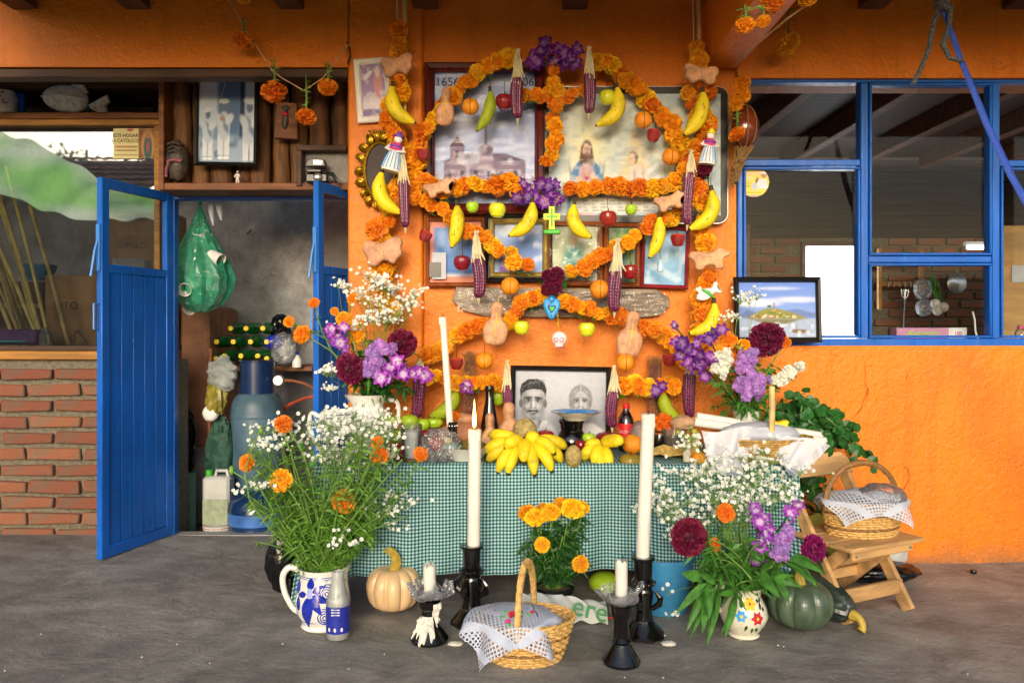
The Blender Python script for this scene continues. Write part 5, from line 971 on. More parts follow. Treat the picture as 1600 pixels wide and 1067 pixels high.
def gyp(label, base, blobs, seed, foliage=0, size=.0085, cat="baby's breath"):
    """a bunch of fine white blossoms on branching stems; blobs are (px,py,Z,rx px,ry px,rz m,count)"""
    q = random.Random(seed); base = Vector(base); t = thing('babys_breath', label, cat, base); V = []; Fc = []; CV = []; CF = []; st = []; lv = []
    for px, py, Z, rx, ry, rz, n in blobs:
        c = P(px, py, Z); nb = max(3, n//14)
        for b in range(nb):
            while True:
                u = Vector((q.uniform(-1, 1), q.uniform(-1, 1), q.uniform(-1, 1)))
                if u.length < 1: break
            node = c+Vector((u.x*S(rx, Z), u.y*rz, u.z*S(ry, Z))); pth = bend(base, node, q, 5, .03); st.append(tube(local(pth, base), [.0018]*4+[.0014, .001], 3, False))
            if foliage: lv.append(leafblades(local(pth[1:], base), foliage, .05, .0035, q))
            for i in range(n//nb+1):
                p = node+Vector((q.gauss(0, S(rx, Z)*.28), q.gauss(0, rz*.3), abs(q.gauss(0, .6))*S(ry, Z)*.4-S(ry, Z)*.06)); fork = node.lerp(p, .35)+Vector((0, 0, -.006))
                st.append(tube(local([node-Vector((0, 0, .02)), fork, p], base), .0008, 3, False))
                d = Vector((q.gauss(0, .5), -1, q.gauss(.4, .4))).normalized(); e = d.cross(Vector((q.gauss(0, 1), q.gauss(0, 1), q.gauss(0, 1)))).normalized(); f = d.cross(e); r = size*q.choice((.55, .8, 1, 1, 1.15)); pl = p-base
                o = len(V); V.append(pl)
                for k in range(12):
                    a = k*math.pi/6; rr = r*(1.05 if k % 2 == 0 else .72); V.append(pl+e*math.cos(a)*rr+f*math.sin(a)*rr+d*r*(.28 if k % 2 == 0 else .1))
                Fc += [(o, o+1+k, o+1+(k+1) % 12) for k in range(12)]
                o = len(CV); CV += [pl+e*math.cos(k*math.pi/3)*r*.26+f*math.sin(k*math.pi/3)*r*.26+d*r*.22 for k in range(6)]; CF.append(tuple(range(o, o+6)))
    part(t, 'stems', join(*st), MT['stem'], sharp=0, kind='stuff'); part(t, 'blossoms', (V, Fc), MT['bb'], sharp=0, kind='stuff'); part(t, 'blossom_centres', (CV, CF), MT['bbc'], sharp=0, kind='stuff')
    if lv: part(t, 'leaves', join(*lv), MT['leaf'], sharp=0, kind='stuff')
    return t
# ---------------------------------------------------------------- arch posts and garlands
GZ = 3.9; gq = random.Random(31)
for lab, x in (('bamboo post tied with marigolds on the left of the altar', 632), ('bamboo post tied with marigolds on the right of the altar', 1092)):
    b = P(x, 0, GZ+.03); t = thing('bamboo_post', lab, 'post', (b.x, b.y, .02)); part(t, 'cane', tube([(.0, 0, 2.25), (.003, 0, 2.5), (0, 0, 2.83)], .011, 8), MT['cane'])
    part(t, 'node', join(*[mv(lathe([(.011, -.006), (.0135, 0), (.011, .006)], 8, cap=False), 0, 0, z) for z in (2.4, 2.65)]), MT['cane'])
    part(t, 'tie_cord', tube([(-.035, -.02, 2.83), (-.03, -.02, 2.6), (-.012, -.016, 2.46), (.012, -.016, 2.45)], .0028, 5), MT['sugar'])
def garland(label, pts, Z=GZ, sp=17, rp=(10.5, 18), mats=('mg', 'mg', 'mg', 'mgr', 'mgy'), jit=4, closed=False, depth=.02):
    w = [P(a, b, Z) for a, b in pts]; root = w[0]; t = thing('marigold_garland', label, 'garland', root)
    part(t, 'cord', tube(local(w, root), .004, 5), MT['stem'])
    L = [0]
    for i in range(1, len(pts)): L.append(L[-1]+math.dist(pts[i], pts[i-1]))
    n = max(1, round(L[-1]/sp))
    gr = []
    for k in range(n+1):
        s = L[-1]*k/n; i = max(j for j in range(len(L)) if L[j] <= s+1e-6); i = min(i, len(pts)-2); u = (s-L[i])/max(L[i+1]-L[i], 1e-6)
        p = w[i].lerp(w[i+1], u)-root+Vector((S(gq.uniform(-jit, jit), Z), gq.uniform(-depth, depth), S(gq.uniform(-jit, jit), Z)))
        r = S(gq.uniform(*rp), Z)
        link('marigold', gq.choice(MG), MT[gq.choice(mats)], t, p, face(toward(gq), gq.uniform(0, 6)), (r, r, r*gq.uniform(.9, 1.15)))
        if gq.random() < .55:
            dd = Vector((gq.gauss(0, .5), gq.uniform(-.2, .6), -1)).normalized(); gr.append(leafblades([p+dd*r*.6, p+dd*r*1.25], 5, .03, .004, gq))
    if gr: part(t, 'green_tips', join(*gr), MT['leaf'], sharp=0, kind='stuff')
    return t
garland('left marigold column below the ham-pink bread on the bamboo post', [(632, 128), (630, 155), (613, 172), (612, 196), (622, 220), (640, 242), (636, 268), (622, 300), (602, 335), (598, 362)], sp=10, jit=9)
garland('short marigold tuft at the top of the left bamboo post', [(626, 52), (622, 72), (619, 86)], sp=14, mats=('mgy', 'mg'))
garland('marigolds on the left column around the dog bread above the bouquet', [(598, 370), (602, 432), (606, 470), (603, 500)], sp=9, mats=('mg', 'mgy'), jit=8)
garland('arched marigold garland rising on the left to the purple crown', [(640, 282), (650, 250), (658, 222), (668, 198), (690, 172), (718, 138), (735, 122), (757, 110), (780, 100), (803, 92)], sp=15, rp=(12, 16))
garland('arched marigold garland falling on the right from the purple crown', [(935, 92), (958, 104), (985, 128), (1002, 146), (1020, 165), (1038, 182), (1050, 200), (1062, 222), (1068, 246), (1072, 262)], sp=14, rp=(12, 17), mats=('mg', 'mgy', 'mg', 'mgr'))
garland('horizontal arm of the small marigold cross under the purple crown', [(822, 150), (845, 149), (865, 150), (890, 149), (912, 146)], GZ-.01, 13, (10, 13))
garland('hanging tail of the small marigold cross between the two big pictures', [(864, 112), (866, 130), (866, 170), (868, 190), (868, 215), (864, 238), (858, 256)], GZ-.02, 14, (11, 14))
garland('left half of the long horizontal marigold garland', [(645, 290), (668, 284), (692, 296), (722, 290), (748, 288), (770, 290), (796, 286), (806, 296)], sp=17, rp=(13, 17))
garland('right half of the long horizontal marigold garland', [(893, 292), (916, 293), (940, 292), (962, 294), (984, 292), (1006, 296), (1030, 290), (1054, 286), (1074, 292)], sp=18, rp=(12, 16))
garland('slanting marigold garland descending from the left to the burgundy bunch', [(652, 306), (672, 324), (694, 326), (705, 342), (730, 360), (748, 368), (764, 380), (784, 390), (804, 407), (822, 414)], sp=16, rp=(11, 15))
garland('slanting marigold garland descending from the right to the burgundy bunch', [(1075, 315), (1050, 338), (1020, 345), (1002, 364), (985, 372), (968, 386), (953, 396), (932, 410), (912, 414), (896, 424)], sp=16, rp=(11, 15))
garland('lower marigold garland left of the blue heart', [(846, 458), (828, 470), (808, 478), (800, 492), (796, 505)], sp=13, rp=(11, 14))
garland('lower marigold garland right of the blue heart', [(884, 472), (905, 480), (928, 484), (950, 492), (972, 496)], sp=13, rp=(11, 15))
garland('marigold garland from the left rabbit bread to the left bouquet', [(760, 508), (740, 515), (720, 522), (704, 535), (686, 545), (668, 556)], sp=17, rp=(12, 16))
garland('marigold garland from the right rabbit bread to the right bouquet', [(1006, 512), (1024, 520), (1046, 530), (1058, 546), (1066, 560)], sp=16, rp=(13, 17), mats=('mg', 'mgr', 'mgy'))
garland('horizontal marigold band left of the portrait', [(662, 588), (684, 592), (706, 596), (724, 598), (746, 597), (768, 598), (786, 600)], GZ-.05, 15, (11, 15), mats=('mg', 'mgy'))
garland('horizontal marigold band right of the cola bottle', [(978, 602), (994, 598), (1012, 606), (1034, 602), (1052, 600), (1070, 604)], GZ-.05, 14, (12, 16), mats=('mg', 'mgy'))
garland('top marigold tuft of the right bamboo post above the bread', [(1090, 74), (1088, 92), (1087, 96)], sp=12, mats=('mgr', 'mgy', 'mgy'), rp=(12, 17))
garland('right marigold column running down from the pale bread', [(1104, 136), (1082, 146), (1086, 170), (1104, 186), (1102, 208), (1090, 224), (1088, 250), (1098, 300), (1100, 330), (1102, 355), (1104, 378)], sp=11, jit=9)
garland('marigolds on the right column below the dog bread', [(1100, 432), (1108, 440), (1092, 470), (1090, 492), (1094, 510), (1092, 540)], sp=9, jit=8, mats=('mgr', 'mg', 'mgy'))
# purple crown, mid bunch and burgundy bunch
def bunch(name, label, cx, cy, rx, ry, n, meshes, m, Z=GZ-.03, rp=11, cat='flowers', green=True):
    c = P(cx, cy, Z); t = thing(name, label, cat, c)
    for i in range(n):
        a = gq.uniform(0, 6.28); r = math.sqrt(gq.random()); p = Vector((math.cos(a)*r*S(rx, Z), gq.uniform(-.03, .02), math.sin(a)*r*S(ry, Z)))
        link('floret', gq.choice(meshes), MT[m], t, p, face((gq.gauss(0, .6), -1, gq.gauss(0, .6)), gq.uniform(0, 6)), S(rp*gq.uniform(.8, 1.25), Z))
    if green: part(t, 'greenery', leafblades([(-S(rx, Z), .02, 0), (0, .02, 0), (S(rx, Z), .02, 0)], 40, .05, .007, gq), MT['leafd'], sharp=0, kind='stuff')
    return t
bunch('orchid_bunch', 'purple orchid bunch crowning the top of the marigold arch', 866, 88, 44, 20, 24, ORC, 'orchidd', rp=14)
bunch('orchid_bunch', 'purple orchid bunch in the middle of the long horizontal garland', 842, 302, 38, 22, 18, ORC, 'orchidd', GZ-.04, 13)
bunch('burgundy_bunch', 'drooping burgundy flower bunch above the blue heart', 862, 440, 22, 16, 12, CEL, 'burg', GZ-.04, 10)
bunch('burgundy_bunch', 'burgundy flower under the right column figurine', 1101, 268, 7, 9, 4, CEL, 'burg', GZ-.03, 11)
bunch('orchid_pair', 'small purple orchid between marigolds left of the portrait', 734, 606, 8, 8, 3, ORC, 'orchid', GZ-.08, 12, green=False)
bunch('orchid_pair', 'small purple orchid between marigolds right of the cola bottle', 1028, 605, 7, 8, 3, ORC, 'orchidd', GZ-.08, 11, green=False)
# cords with marigolds hanging head down
def cord(label, pts, Z, r=.003, m='twine'): return solo('cord', label, 'cord', tube([P(a, b, Z) for a, b in pts], r, 5), MT[m])
cord('thin pink cord of hanging marigolds across the upper left wall', [(352, -12), (380, 40), (425, 110), (440, 122), (475, 142), (505, 122), (545, 70)], 3.92)
solo('cord', 'brown twig cord of hanging marigolds slanting down the upper right wall', 'cord', tube([P(1300, -20, 2.95), P(1230, 30, 3.1), P(1160, 88, 3.6), P(1148, 105, 3.85)], .004, 5), MT['twine'])
solo('wall_hook', 'small nail hook holding the left marigold cord', 'hook', tube([P(541, 66, 3.9), P(546, 74, 4.02), P(548, 88, 4.0), P(543, 100, 4.0)], .004, 6), MT['ink'])
def hanging_marigold(label, x, y, top, Z, r=13, m='mg', dx=0):
    c = P(x, y, Z); t = thing('hanging_marigold', label, 'marigold', c); up = P(x+dx, top, Z)-c
    part(t, 'stem', join(tube([(0, 0, .01), up*.5+Vector((.004, 0, 0)), up], [.006, .005, .003], 6), leafblades([up*.25, up*.9], 16, .035, .005, gq)), MT['stem'], sharp=0)
    link('flower_head', gq.choice(MGF), MT[m], t, (0, 0, 0), face((gq.gauss(0, .2), -.6, -1), gq.uniform(0, 6)), S(r, Z))
hanging_marigold('marigold hanging head down from the left cord beside a rafter shadow', 380, 64, 28, 3.92, 18)
hanging_marigold('marigold cut off by the top edge on the left cord', 378, -6, -40, 3.92, 14)
hanging_marigold('marigold hanging over the corner of the black framed photograph', 428, 144, 92, 3.92, 20)
hanging_marigold('lowest marigold on the left cord in front of the logs', 478, 183, 118, 3.92, 16)
hanging_marigold('marigold nearest the wall hook on the left cord', 512, 137, 96, 3.92, 15)
hanging_marigold('large marigold hanging over the right window with a wall shadow', 1231, 70, 10, 3.86, 20, 'mgy')
hanging_marigold('marigold high on the right beside the orange beam', 1164, 40, 8, 3.0, 15); hanging_marigold('small marigold at the top edge right of the beam', 1192, 34, 8, 3.0, 12); hanging_marigold('marigold cut by the top edge above the right window', 1262, -2, -40, 3.0, 15, 'mgy')
hanging_marigold('yellow marigold touching the top edge right of the beam', 1206, 6, -20, 3.0, 18, 'mgr')
garland('pair of marigolds hanging in front of the brown gourd', [(1158, 132), (1160, 150), (1156, 158)], 3.84, 12, (11, 15), mats=('mg',)); hanging_marigold('marigold resting on the brown gourd', 1151, 210, 172, 3.8, 14)
# gourd in fibre net
t = thing('gourd', 'glossy brown gourd in a fibre net hanging at the edge of the right window', 'gourd', P(1162, 200, 3.92)); part(t, 'shell', ball(.075, .075, .11, 20, 14), MT['gourd'])
part(t, 'net_cord', join(*[tube([(.078*math.cos(R(k*15))*math.cos(a), .078*math.cos(R(k*15))*math.sin(a)-.002, .113*math.sin(R(k*15))) for k in range(-6, 7)], .003, 5) for a in (R(-130), R(-90), R(-55), R(-160))], tube([(0, 0, .1), (-.02, 0, .2), (-.035, 0, .3)], .004, 5)), MT['fibre'])
part(t, 'tassel', join(*[tube([(gq.uniform(-.05, .04), gq.uniform(-.05, .02), -.1), (gq.uniform(-.06, .0), gq.uniform(-.05, .02), -.18), (gq.uniform(-.07, -.03), gq.uniform(-.04, .02), -.2-gq.uniform(0, .1))], .005, 4) for _ in range(26)]), MT['fibre'], sharp=0)
# blue strap and rope over the right window
t = thing('blue_strap', 'long blue woven strap hanging slanted across the right window', 'strap', P(1470, -20, 3.45)); r0 = t.location
part(t, 'webbing', tube(local([P(1466, -30, 3.45), P(1474, 15, 3.44), P(1500, 90, 3.42), P(1540, 190, 3.38), P(1580, 275, 3.35), P(1640, 380, 3.3)], r0), [S(4.8, 3.4)]*3+[S(6, 3.4)]*3, 8, flat=.45), MT['strap'])
t = thing('knotted_rope', 'dark grey knotted rope looped round the blue strap', 'rope', P(1470, 10, 3.44)); r0 = t.location
def twist(pts, r, turns):
    pts = [Vector(p) for p in pts]; g = []; m = len(pts)-1; N = 60
    for ph in (0, 2.1, 4.2):
        q = []
        for i in range(N+1):
            u = i/N*m; k = min(int(u), m-1); p = pts[k].lerp(pts[k+1], u-k); a = ph+i/N*turns*6.283; q.append(p+Vector((math.cos(a)*r, math.sin(a)*r, 0)))
        g.append(tube(q, r*1.1, 5))
    return join(*g)
part(t, 'hanging_end', twist(local([P(1468, 8, 3.44), P(1458, 40, 3.44), P(1452, 75, 3.44), P(1440, 105, 3.45), P(1426, 132, 3.46)], r0), .006, 14), MT['rope']); part(t, 'loop', twist(local([P(1472, 6, 3.42), P(1486, 14, 3.41), P(1482, 40, 3.41), P(1473, 70, 3.42), P(1484, 92, 3.42), P(1503, 95, 3.4)], r0), .006, 14), MT['rope']); part(t, 'knot', mv(ball(.034, .03, .04, 14, 10, lambda v: 1+.2*math.sin(8*v.z+5*v.x)), 0, -.01, .01), MT['rope'])
# ---------------------------------------------------------------- things hung on the garlands
def banana_geo(p0, p1, bulge, r):
    """curved fruit from p0 (stem) to p1 (tip), bulging sideways in the picture plane"""
    p0, p1 = Vector(p0), Vector(p1); d = p1-p0; L = d.length; s = Vector((-d.z, 0, d.x)).normalized() if abs(d.x)+abs(d.z) > 1e-5 else Vector((1, 0, 0)); n = 14
    pts = [p0.lerp(p1, i/n)+s*bulge*L*math.sin(math.pi*min(1, (i/n)*1.02))**.9 for i in range(n+1)]
    prof = [.34, .52, .74, .9, .98, 1, 1, 1, 1, .98, .94, .85, .7, .48, .26]
    return pts, [r*k for k in prof]
def banana(label, a, b, bulge, Z=GZ-.07, m='banana', r=11.5, spots=1, ztop=None, cat='banana', string=True, name='banana', group=None):
    w0, w1 = P(*a, Z), P(*b, Z); t = thing(name, label, cat, w0, group=group); pts, rr = banana_geo((0, 0, 0), w1-w0, bulge, S(r, Z))
    part(t, 'peel', tube(pts, rr, 10), MT[m], sharp=55)
    d0 = (pts[0]-pts[1]).normalized(); d1 = (pts[-1]-pts[-2]).normalized()
    part(t, 'stem', tube([pts[0]-d0*.004, pts[0]+d0*.012, pts[0]+d0*.026], [S(r, Z)*.36, S(r, Z)*.26, S(r, Z)*.3], 7), MT['bantip' if spots else m]); part(t, 'tip', tube([pts[-1]-d1*.003, pts[-1]+d1*.007], [S(r, Z)*.27, S(r, Z)*.16], 7), MT['bantip'])
    for k in range(spots):
        i = gq.randint(4, 10); f = (pts[i+1]-pts[i]).normalized(); part(t, 'bruise', xf(ball(.003, .0018, gq.uniform(.006, .013), 8, 6), f.to_track_quat('Z', 'Y').to_matrix().to_4x4()), MT['bantip'], pts[i]+Vector((gq.uniform(-.4, .4)*rr[i], -rr[i]*.93, 0)))
    if string: part(t, 'string', tube([pts[0]+d0*.02, pts[0]+Vector((0, .02, .07))], .0016, 4), MT['string'])
banana('banana on the left column beside the white framed print', (613, 136), (648, 192), -.22)
banana('greenish banana hanging over the anniversary poster', (766, 144), (746, 204), .12, m='bananag', r=9.5)
banana('banana beside the yellow apple on the right of the arch', (964, 138), (932, 196), .26, r=11)
banana('bruised banana on the right column above the patterned figurine', (1098, 145), (1070, 211), .14, spots=3, r=12)
banana('banana on the left column in front of the gilded oval mirror', (596, 270), (626, 333), -.24, r=12)
banana('black-spotted banana hanging below the small green apple on the left', (714, 322), (706, 386), .06, spots=5, r=11)
banana('banana hanging left of the green and yellow cross', (832, 317), (796, 368), .2, spots=2, r=11); banana('banana hanging right of the green and yellow cross', (897, 320), (923, 371), -.22, r=11)
banana('slim banana hanging over the red framed blue print', (1030, 340), (1015, 402), .1, r=10); banana('banana on the right column beside the hanging corn', (1112, 298), (1078, 358), .24, r=12)
banana('banana on the right column above the purple orchids', (1116, 474), (1078, 521), .26, spots=2, r=11)
banana('green banana behind the white taper on the left of the table', (712, 606), (672, 651), .2, GZ-.02, 'bananag', 12); banana('green banana hanging right of the cola bottle', (1036, 612), (1068, 660), -.18, GZ-.02, 'bananag', 11)
ogeo = mesh('fruit', ball(1, 1, .97, 24, 16), 40)
def orange(label, x, y, r=13.5, Z=GZ-.06, m='orangef', tied=True, name='orange', cat='orange'):
    c = P(x, y, Z); t = thing(name, label, cat, c); rr = S(r, Z); link('peel', ogeo, MT[m], t, scale=rr)
    part(t, 'navel', xf(lathe([(.1*rr, 0), (.07*rr, .02*rr), (.01*rr, .01*rr)], 8), face((.2, -.5, 1)).to_matrix().to_4x4()), MT['stem'], loc=Vector((.2, -.5, 1)).normalized()*rr*.98)
    if tied: part(t, 'string', join(tube([(rr*1.01*math.cos(R(k*15))*.12*0, -rr*1.012*math.cos(R(k*15)), rr*.985*math.sin(R(k*15))) for k in range(-6, 7)], .0014, 4), tube([(0, 0, rr), (0, .02, rr+.04)], .0014, 4)), MT['string'])
orange('yellowish orange hanging over the church poster', 735, 167, 13.5); orange('orange hanging over the religious litho below the arch', 1005, 188, 14); orange('orange hanging beside the right arm of the arch, lower one', 1048, 245, 14); orange('orange hanging at the left end of the wall plank', 797, 447, 14.5); orange('large orange hanging over the middle of the wall plank', 937, 452, 15.5); orange('orange hanging above the marigold band left of the portrait', 757, 563, 14); orange('halved-looking orange under the right rabbit bread', 977, 566, 14.5)
apg = mesh('apple', lathe([(.02, -.78), (.2, -.86), (.45, -.84), (.75, -.6), (.95, -.15), (1, .15), (.95, .5), (.75, .75), (.45, .84), (.2, .76), (.06, .6), (.01, .55)], 24, cap=False), 0)
def apple(label, x, y, r=13, Z=GZ-.06, m='apple', name='apple', cat='apple', string=True, sc=(1, 1, 1), tilt=0):
    c = P(x, y, Z); t = thing(name, label, cat, c, (0, R(tilt), 0)); rr = S(r, Z); link('fruit', apg, MT[m], t, scale=(rr*sc[0], rr*sc[1], rr*sc[2])); part(t, 'stalk', tube([(0, 0, rr*.55*sc[2]), (.002, 0, rr*1.0*sc[2]), (.006, 0, rr*1.15*sc[2])], .0022, 5), MT['bantip'])
    if string: part(t, 'string', tube([(0, 0, rr*.9), (0, .03, rr+.07)], .0014, 4), MT['string'])
apple('red apple hanging over the church poster beside a corn cob', 788, 160, 14); apple('yellow apple hanging beside a banana on the right arch', 949, 153, 13, m='appley'); apple('red apple hanging over the coral mounted print', 722, 411, 13.5); apple('dark red apple hanging under the religious litho', 950, 342, 14); apple('red apple hanging behind the right corn cob', 985, 425, 13, GZ-.02)
apple('small green apple hanging on the left below the long garland', 738, 324, 10, m='lime'); apple('yellow apple hanging left of the purple mid bunch', 777, 329, 13.5, m='appley'); apple('small green apple hanging over the lower edge of the litho', 986, 328, 9.5, m='lime'); apple('yellow apple hanging left of the sugar skull', 815, 512, 12.5, m='appley'); apple('yellow apple hanging right of the sugar skull', 917, 515, 13, m='appley')
def prickly(label, x, y, r, tilt=0, Z=GZ-.05):
    t = thing('prickly_pear', label, 'fruit', P(x, y, Z), (0, R(tilt), 0)); rr = S(r, Z)
    part(t, 'skin', lathe([(.01, -1.0), (.5, -1), (.72, -.8), (.95, -.1), (1, .35), (.97, .5)], 18, lambda a, q, z: rr*q*(1+.04*math.cos(9*a))), MT['pear'], scale=(1, 1, rr)); part(t, 'cut_face', lathe([(.97*rr, .5*rr), (.8*rr, .68*rr), (.3*rr, .78*rr), (.01, .78*rr)], 18), MT['pearin']); part(t, 'string', tube([(0, 0, rr*.7), (0, .02, rr+.04)], .0014, 4), MT['string'])
prickly('dark red cut fruit hanging left of the church poster', 661, 241, 10); prickly('red cut fruit hanging between two oranges on the right arch', 1021, 211, 11, 12); prickly('dark red cut fruit hanging at the left edge of the lower pictures', 665, 368, 10, 25); prickly('red cut fruit hanging over the red framed print', 1059, 374, 11); prickly('dark red cut fruit hanging beside the dried flower tube on the left', 713, 567, 10); prickly('dark red cut fruit hanging beside the dried flower tube on the right', 1046, 561, 11)
def corn(label, x, y0, y1, Z=GZ-.08, r=9.5, split=.42, lean=0, m='corn'):
    top = P(x, y0, Z); L = S(y1-y0, Z); t = thing('corn_cob', label, 'corn', top, (0, R(lean), 0)); rr = S(r, Z); zc = -L*split; Lc = L*(1-split); n = 48; mm = 40; cbv = gq.uniform(-.14, .14)
    V = []; Fc = []
    for j in range(mm+1):
        u = j/mm; prof = min(1, u*7+.72)*(1-.42*max(0, u-.35)**1.4)*math.sqrt(max(.12, 1-max(0, (u-.88)/.12)**2))*1.1; bx = cbv*(u*u-u)*L
        for k in range(n):
            a = k/n*6.2832; kern = abs(math.sin(a*6))**.5*.5+abs(math.sin(u*mm*.25*math.pi*1.3+(.6 if int(a*6/3.14159) % 2 else 0)))**.5*.5
            q_ = rr*prof*(.74+.26*kern); V.append(Vector((q_*math.cos(a)+bx, q_*math.sin(a), zc-u*Lc)))
    for j in range(mm):
        for k in range(n): Fc.append((j*n+k, j*n+(k+1) % n, (j+1)*n+(k+1) % n, (j+1)*n+k))
    Fc += [tuple(range(n)), tuple(range(mm*n, mm*n+n))]
    part(t, 'kernels', (V, Fc), MT[m], sharp=60)
    ph_ = gq.uniform(0, 6); part(t, 'husk', xf(lathe([(.16*rr, 0), (.36*rr, zc*.05), (.2*rr, zc*.13), (.42*rr, zc*.3), (.4*rr, zc*.55), (.5*rr, zc*.8), (.62*rr, zc*1.0)], 24, lambda a, q, z: q*(1+.3*math.sin(4*a+z*35+ph_)+.12*math.sin(9*a+ph_))), Matrix.Shear('XY', 4, (gq.uniform(-.08, .08), 0))), MT['husk'], sharp=0); part(t, 'husk_strip', join(*[tube([(0, 0, zc*.1), (s*rr*.4, -rr*.4, zc*.45), (s*rr*.55, -rr*.6, zc*.8), (s*rr*gq.uniform(.7, 1.2), -rr*gq.uniform(.7, 1.2), zc*gq.uniform(1.0, 1.3))], [.002, .0045, .005, .002], 6, flat=.35) for s in (-1.1, -.5, .1, .7, 1.2)]), MT['husk'], sharp=0)
    part(t, 'tip', mv(lathe([(.3*rr, .004), (.22*rr, -.012), (.06*rr, -.028)], 10), 0, 0, zc-Lc), MT['husk'])
corn('purple corn cob with pale husk on the left of the purple crown', 809, 76, 186, r=9.5); corn('purple corn cob with split white husk on the right of the purple crown', 920, 72, 178, r=9); corn('purple corn cob hanging on the left column beside a banana', 629, 230, 356, r=8, lean=-2); corn('purple corn cob hanging on the right column above the dog bread', 1080, 234, 352, r=8.5, split=.3, lean=3); corn('paired purple corn hanging over the coral mounted print', 744, 360, 466, r=10, lean=-2); corn('purple corn cob hanging over the narrow green picture', 966, 372, 488, r=10.5, split=.45, lean=3)
corn('dark corn cob hanging low on the left below the orchids', 657, 560, 654, r=10, split=.2, lean=4); corn('corn cob with white husk covering the left edge of the portrait', 792, 562, 655, r=7.5, split=.42); corn('speckled corn cob with pale husk covering the right edge of the portrait', 960, 570, 668, r=9, split=.42, lean=2, m='corn'); corn('dark corn cob hanging low on the right beneath the orchids', 1078, 560, 652, r=9.5, split=.25)
DOG = chaikin([(-1, .05), (-.95, .5), (-.6, .55), (-.25, .5), (.12, .48), (.3, .7), (.55, .85), (.7, .6), (1, .55), (.98, .2), (.68, .1), (.6, -.15), (.7, -.68), (.3, -.72), (.2, -.45), (-.2, -.45), (-.3, -.8), (-.68, -.78), (-.72, -.2)], 2)
BOW = chaikin([(-1, .15), (-.85, .75), (-.4, .68), (-.05, .48), (.4, .8), (.85, .85), (1, .4), (.82, .05), (.95, -.3), (.62, -.6), (.45, -.95), (.1, -.6), (-.12, -.6), (-.45, -1), (-.85, -.75), (-.8, -.25)], 2)
RAB = chaikin([(-.28, 1), (.22, 1), (.42, .75), (.3, .45), (.38, .25), (.75, .05), (.9, -.4), (.65, -.9), (0, -1), (-.65, -.9), (-.9, -.4), (-.75, .05), (-.4, .25), (-.45, .5), (-.45, .8)], 2)
def bread(label, x0, x1, y0, y1, shape, Z=GZ-.06, tilt=0, flip=1, tie=True, th=.035, m='bread', cat='bread'):
    c = P((x0+x1)/2, (y0+y1)/2, Z); t = thing('figure_bread', label, cat, c, (0, R(tilt), 0)); w, h = S(x1-x0, Z)/2, S(y1-y0, Z)/2
    part(t, 'loaf', puffy([(a*w*flip, b*h) for a, b in shape], th, min(w, h)*(.34 if shape is RAB else .15)), MT[m], sharp=0)
    if tie: part(t, 'tie', join(tube([(-.002, -th*.55, h*.5), (.002, -th*.58, 0), (0, -th*.55, -h*.5)], .0025, 5), tube([(-w*.45, -th*.3, h*.12), (0, -th*.58, h*.16), (w*.45, -th*.3, h*.1)], .0022, 5), tube([(0, 0, h*.8), (0, .02, h+.03)], .0016, 4)), MT['yel' if shape is RAB else 'twine'])
    return t
bread('animal shaped bread tied at the top of the left column', 594, 648, 82, 122, BOW, tilt=-8); bread('rabbit shaped bread tied on the left arm of the arch', 679, 713, 137, 198, RAB, tilt=4); bread('animal shaped bread tied at the top of the right column', 1066, 1124, 98, 134, BOW, tilt=4, flip=-1); bread('dog shaped bread tied on the left of the long garland', 660, 714, 276, 312, DOG, GZ-.08, -10); bread('dog shaped bread tied on the right of the long garland', 1020, 1075, 296, 334, DOG, GZ-.08, -10)
bread('large animal bread on the left column above the bouquet', 566, 632, 367, 418, BOW, tilt=-6); bread('large dog bread on the right column beside the window', 1075, 1142, 382, 428, DOG); bread('rabbit bread tied with yellow cord left of the yellow apple', 752, 798, 472, 541, RAB, tilt=6); bread('rabbit bread tied with yellow cord above the halved orange', 961, 1010, 486, 560, RAB, tilt=10)
# sugar and clay ornaments
def figurine(label, x, y0, y1, tilt, hat):
    Z = GZ-.08; b = P(x, y1, Z); h = S(y1-y0, Z); t = thing('sugar_figurine', label, 'figurine', b, (0, R(tilt), 0))
    part(t, 'skirt', lathe([(.24*h, 0), (.25*h, .06*h), (.2*h, .3*h), (.14*h, .5*h), (.1*h, .55*h)], 18), MT['sugar']); part(t, 'blouse', lathe([(.1*h, .5*h), (.16*h, .58*h), (.17*h, .66*h), (.08*h, .74*h)], 16), MT['pink']); part(t, 'head', mv(ball(.11*h, .1*h, .11*h, 14, 10), 0, 0, .82*h), MT['sugar'])
    part(t, 'hat', lathe([(.14*h, .88*h), (.14*h, .91*h), (.08*h, .93*h), (.07*h, 1.0*h), (.01, 1.02*h)], 14), MT[hat]); [part(t, 'arm', tube([(s*.14*h, 0, .65*h), (s*.24*h, -.06*h, .54*h), (s*.08*h, -.16*h, .5*h)], .035*h, 7), MT['sugar']) for s in (-1, 1)]
    part(t, 'icing_line', join(*[tube([(math.cos(R(a))*.135*h, math.sin(R(a))*.135*h, .5*h), (math.cos(R(a))*.205*h, math.sin(R(a))*.205*h, .3*h), (math.cos(R(a))*.255*h, math.sin(R(a))*.255*h, .05*h)], .012*h, 5) for a in range(200, 350, 24)]), MT['blueic']); part(t, 'sash', lathe([(.165*h, .6*h), (.178*h, .62*h), (.178*h, .64*h), (.165*h, .66*h)], 14, cap=False), MT['purpleic'])
figurine('white sugar figurine with pink blouse and dark hat on the left column', 610, 206, 268, 14, 'purpleic'); figurine('white sugar figurine with red stripes and yellow hat on the right column', 1104, 202, 258, 8, 'yellowic')
t = thing('sugar_cross', 'yellow cross with green edge on a green base under the purple bunch', 'cross', P(862, 366, GZ-.08)); k = S(1, GZ-.08)
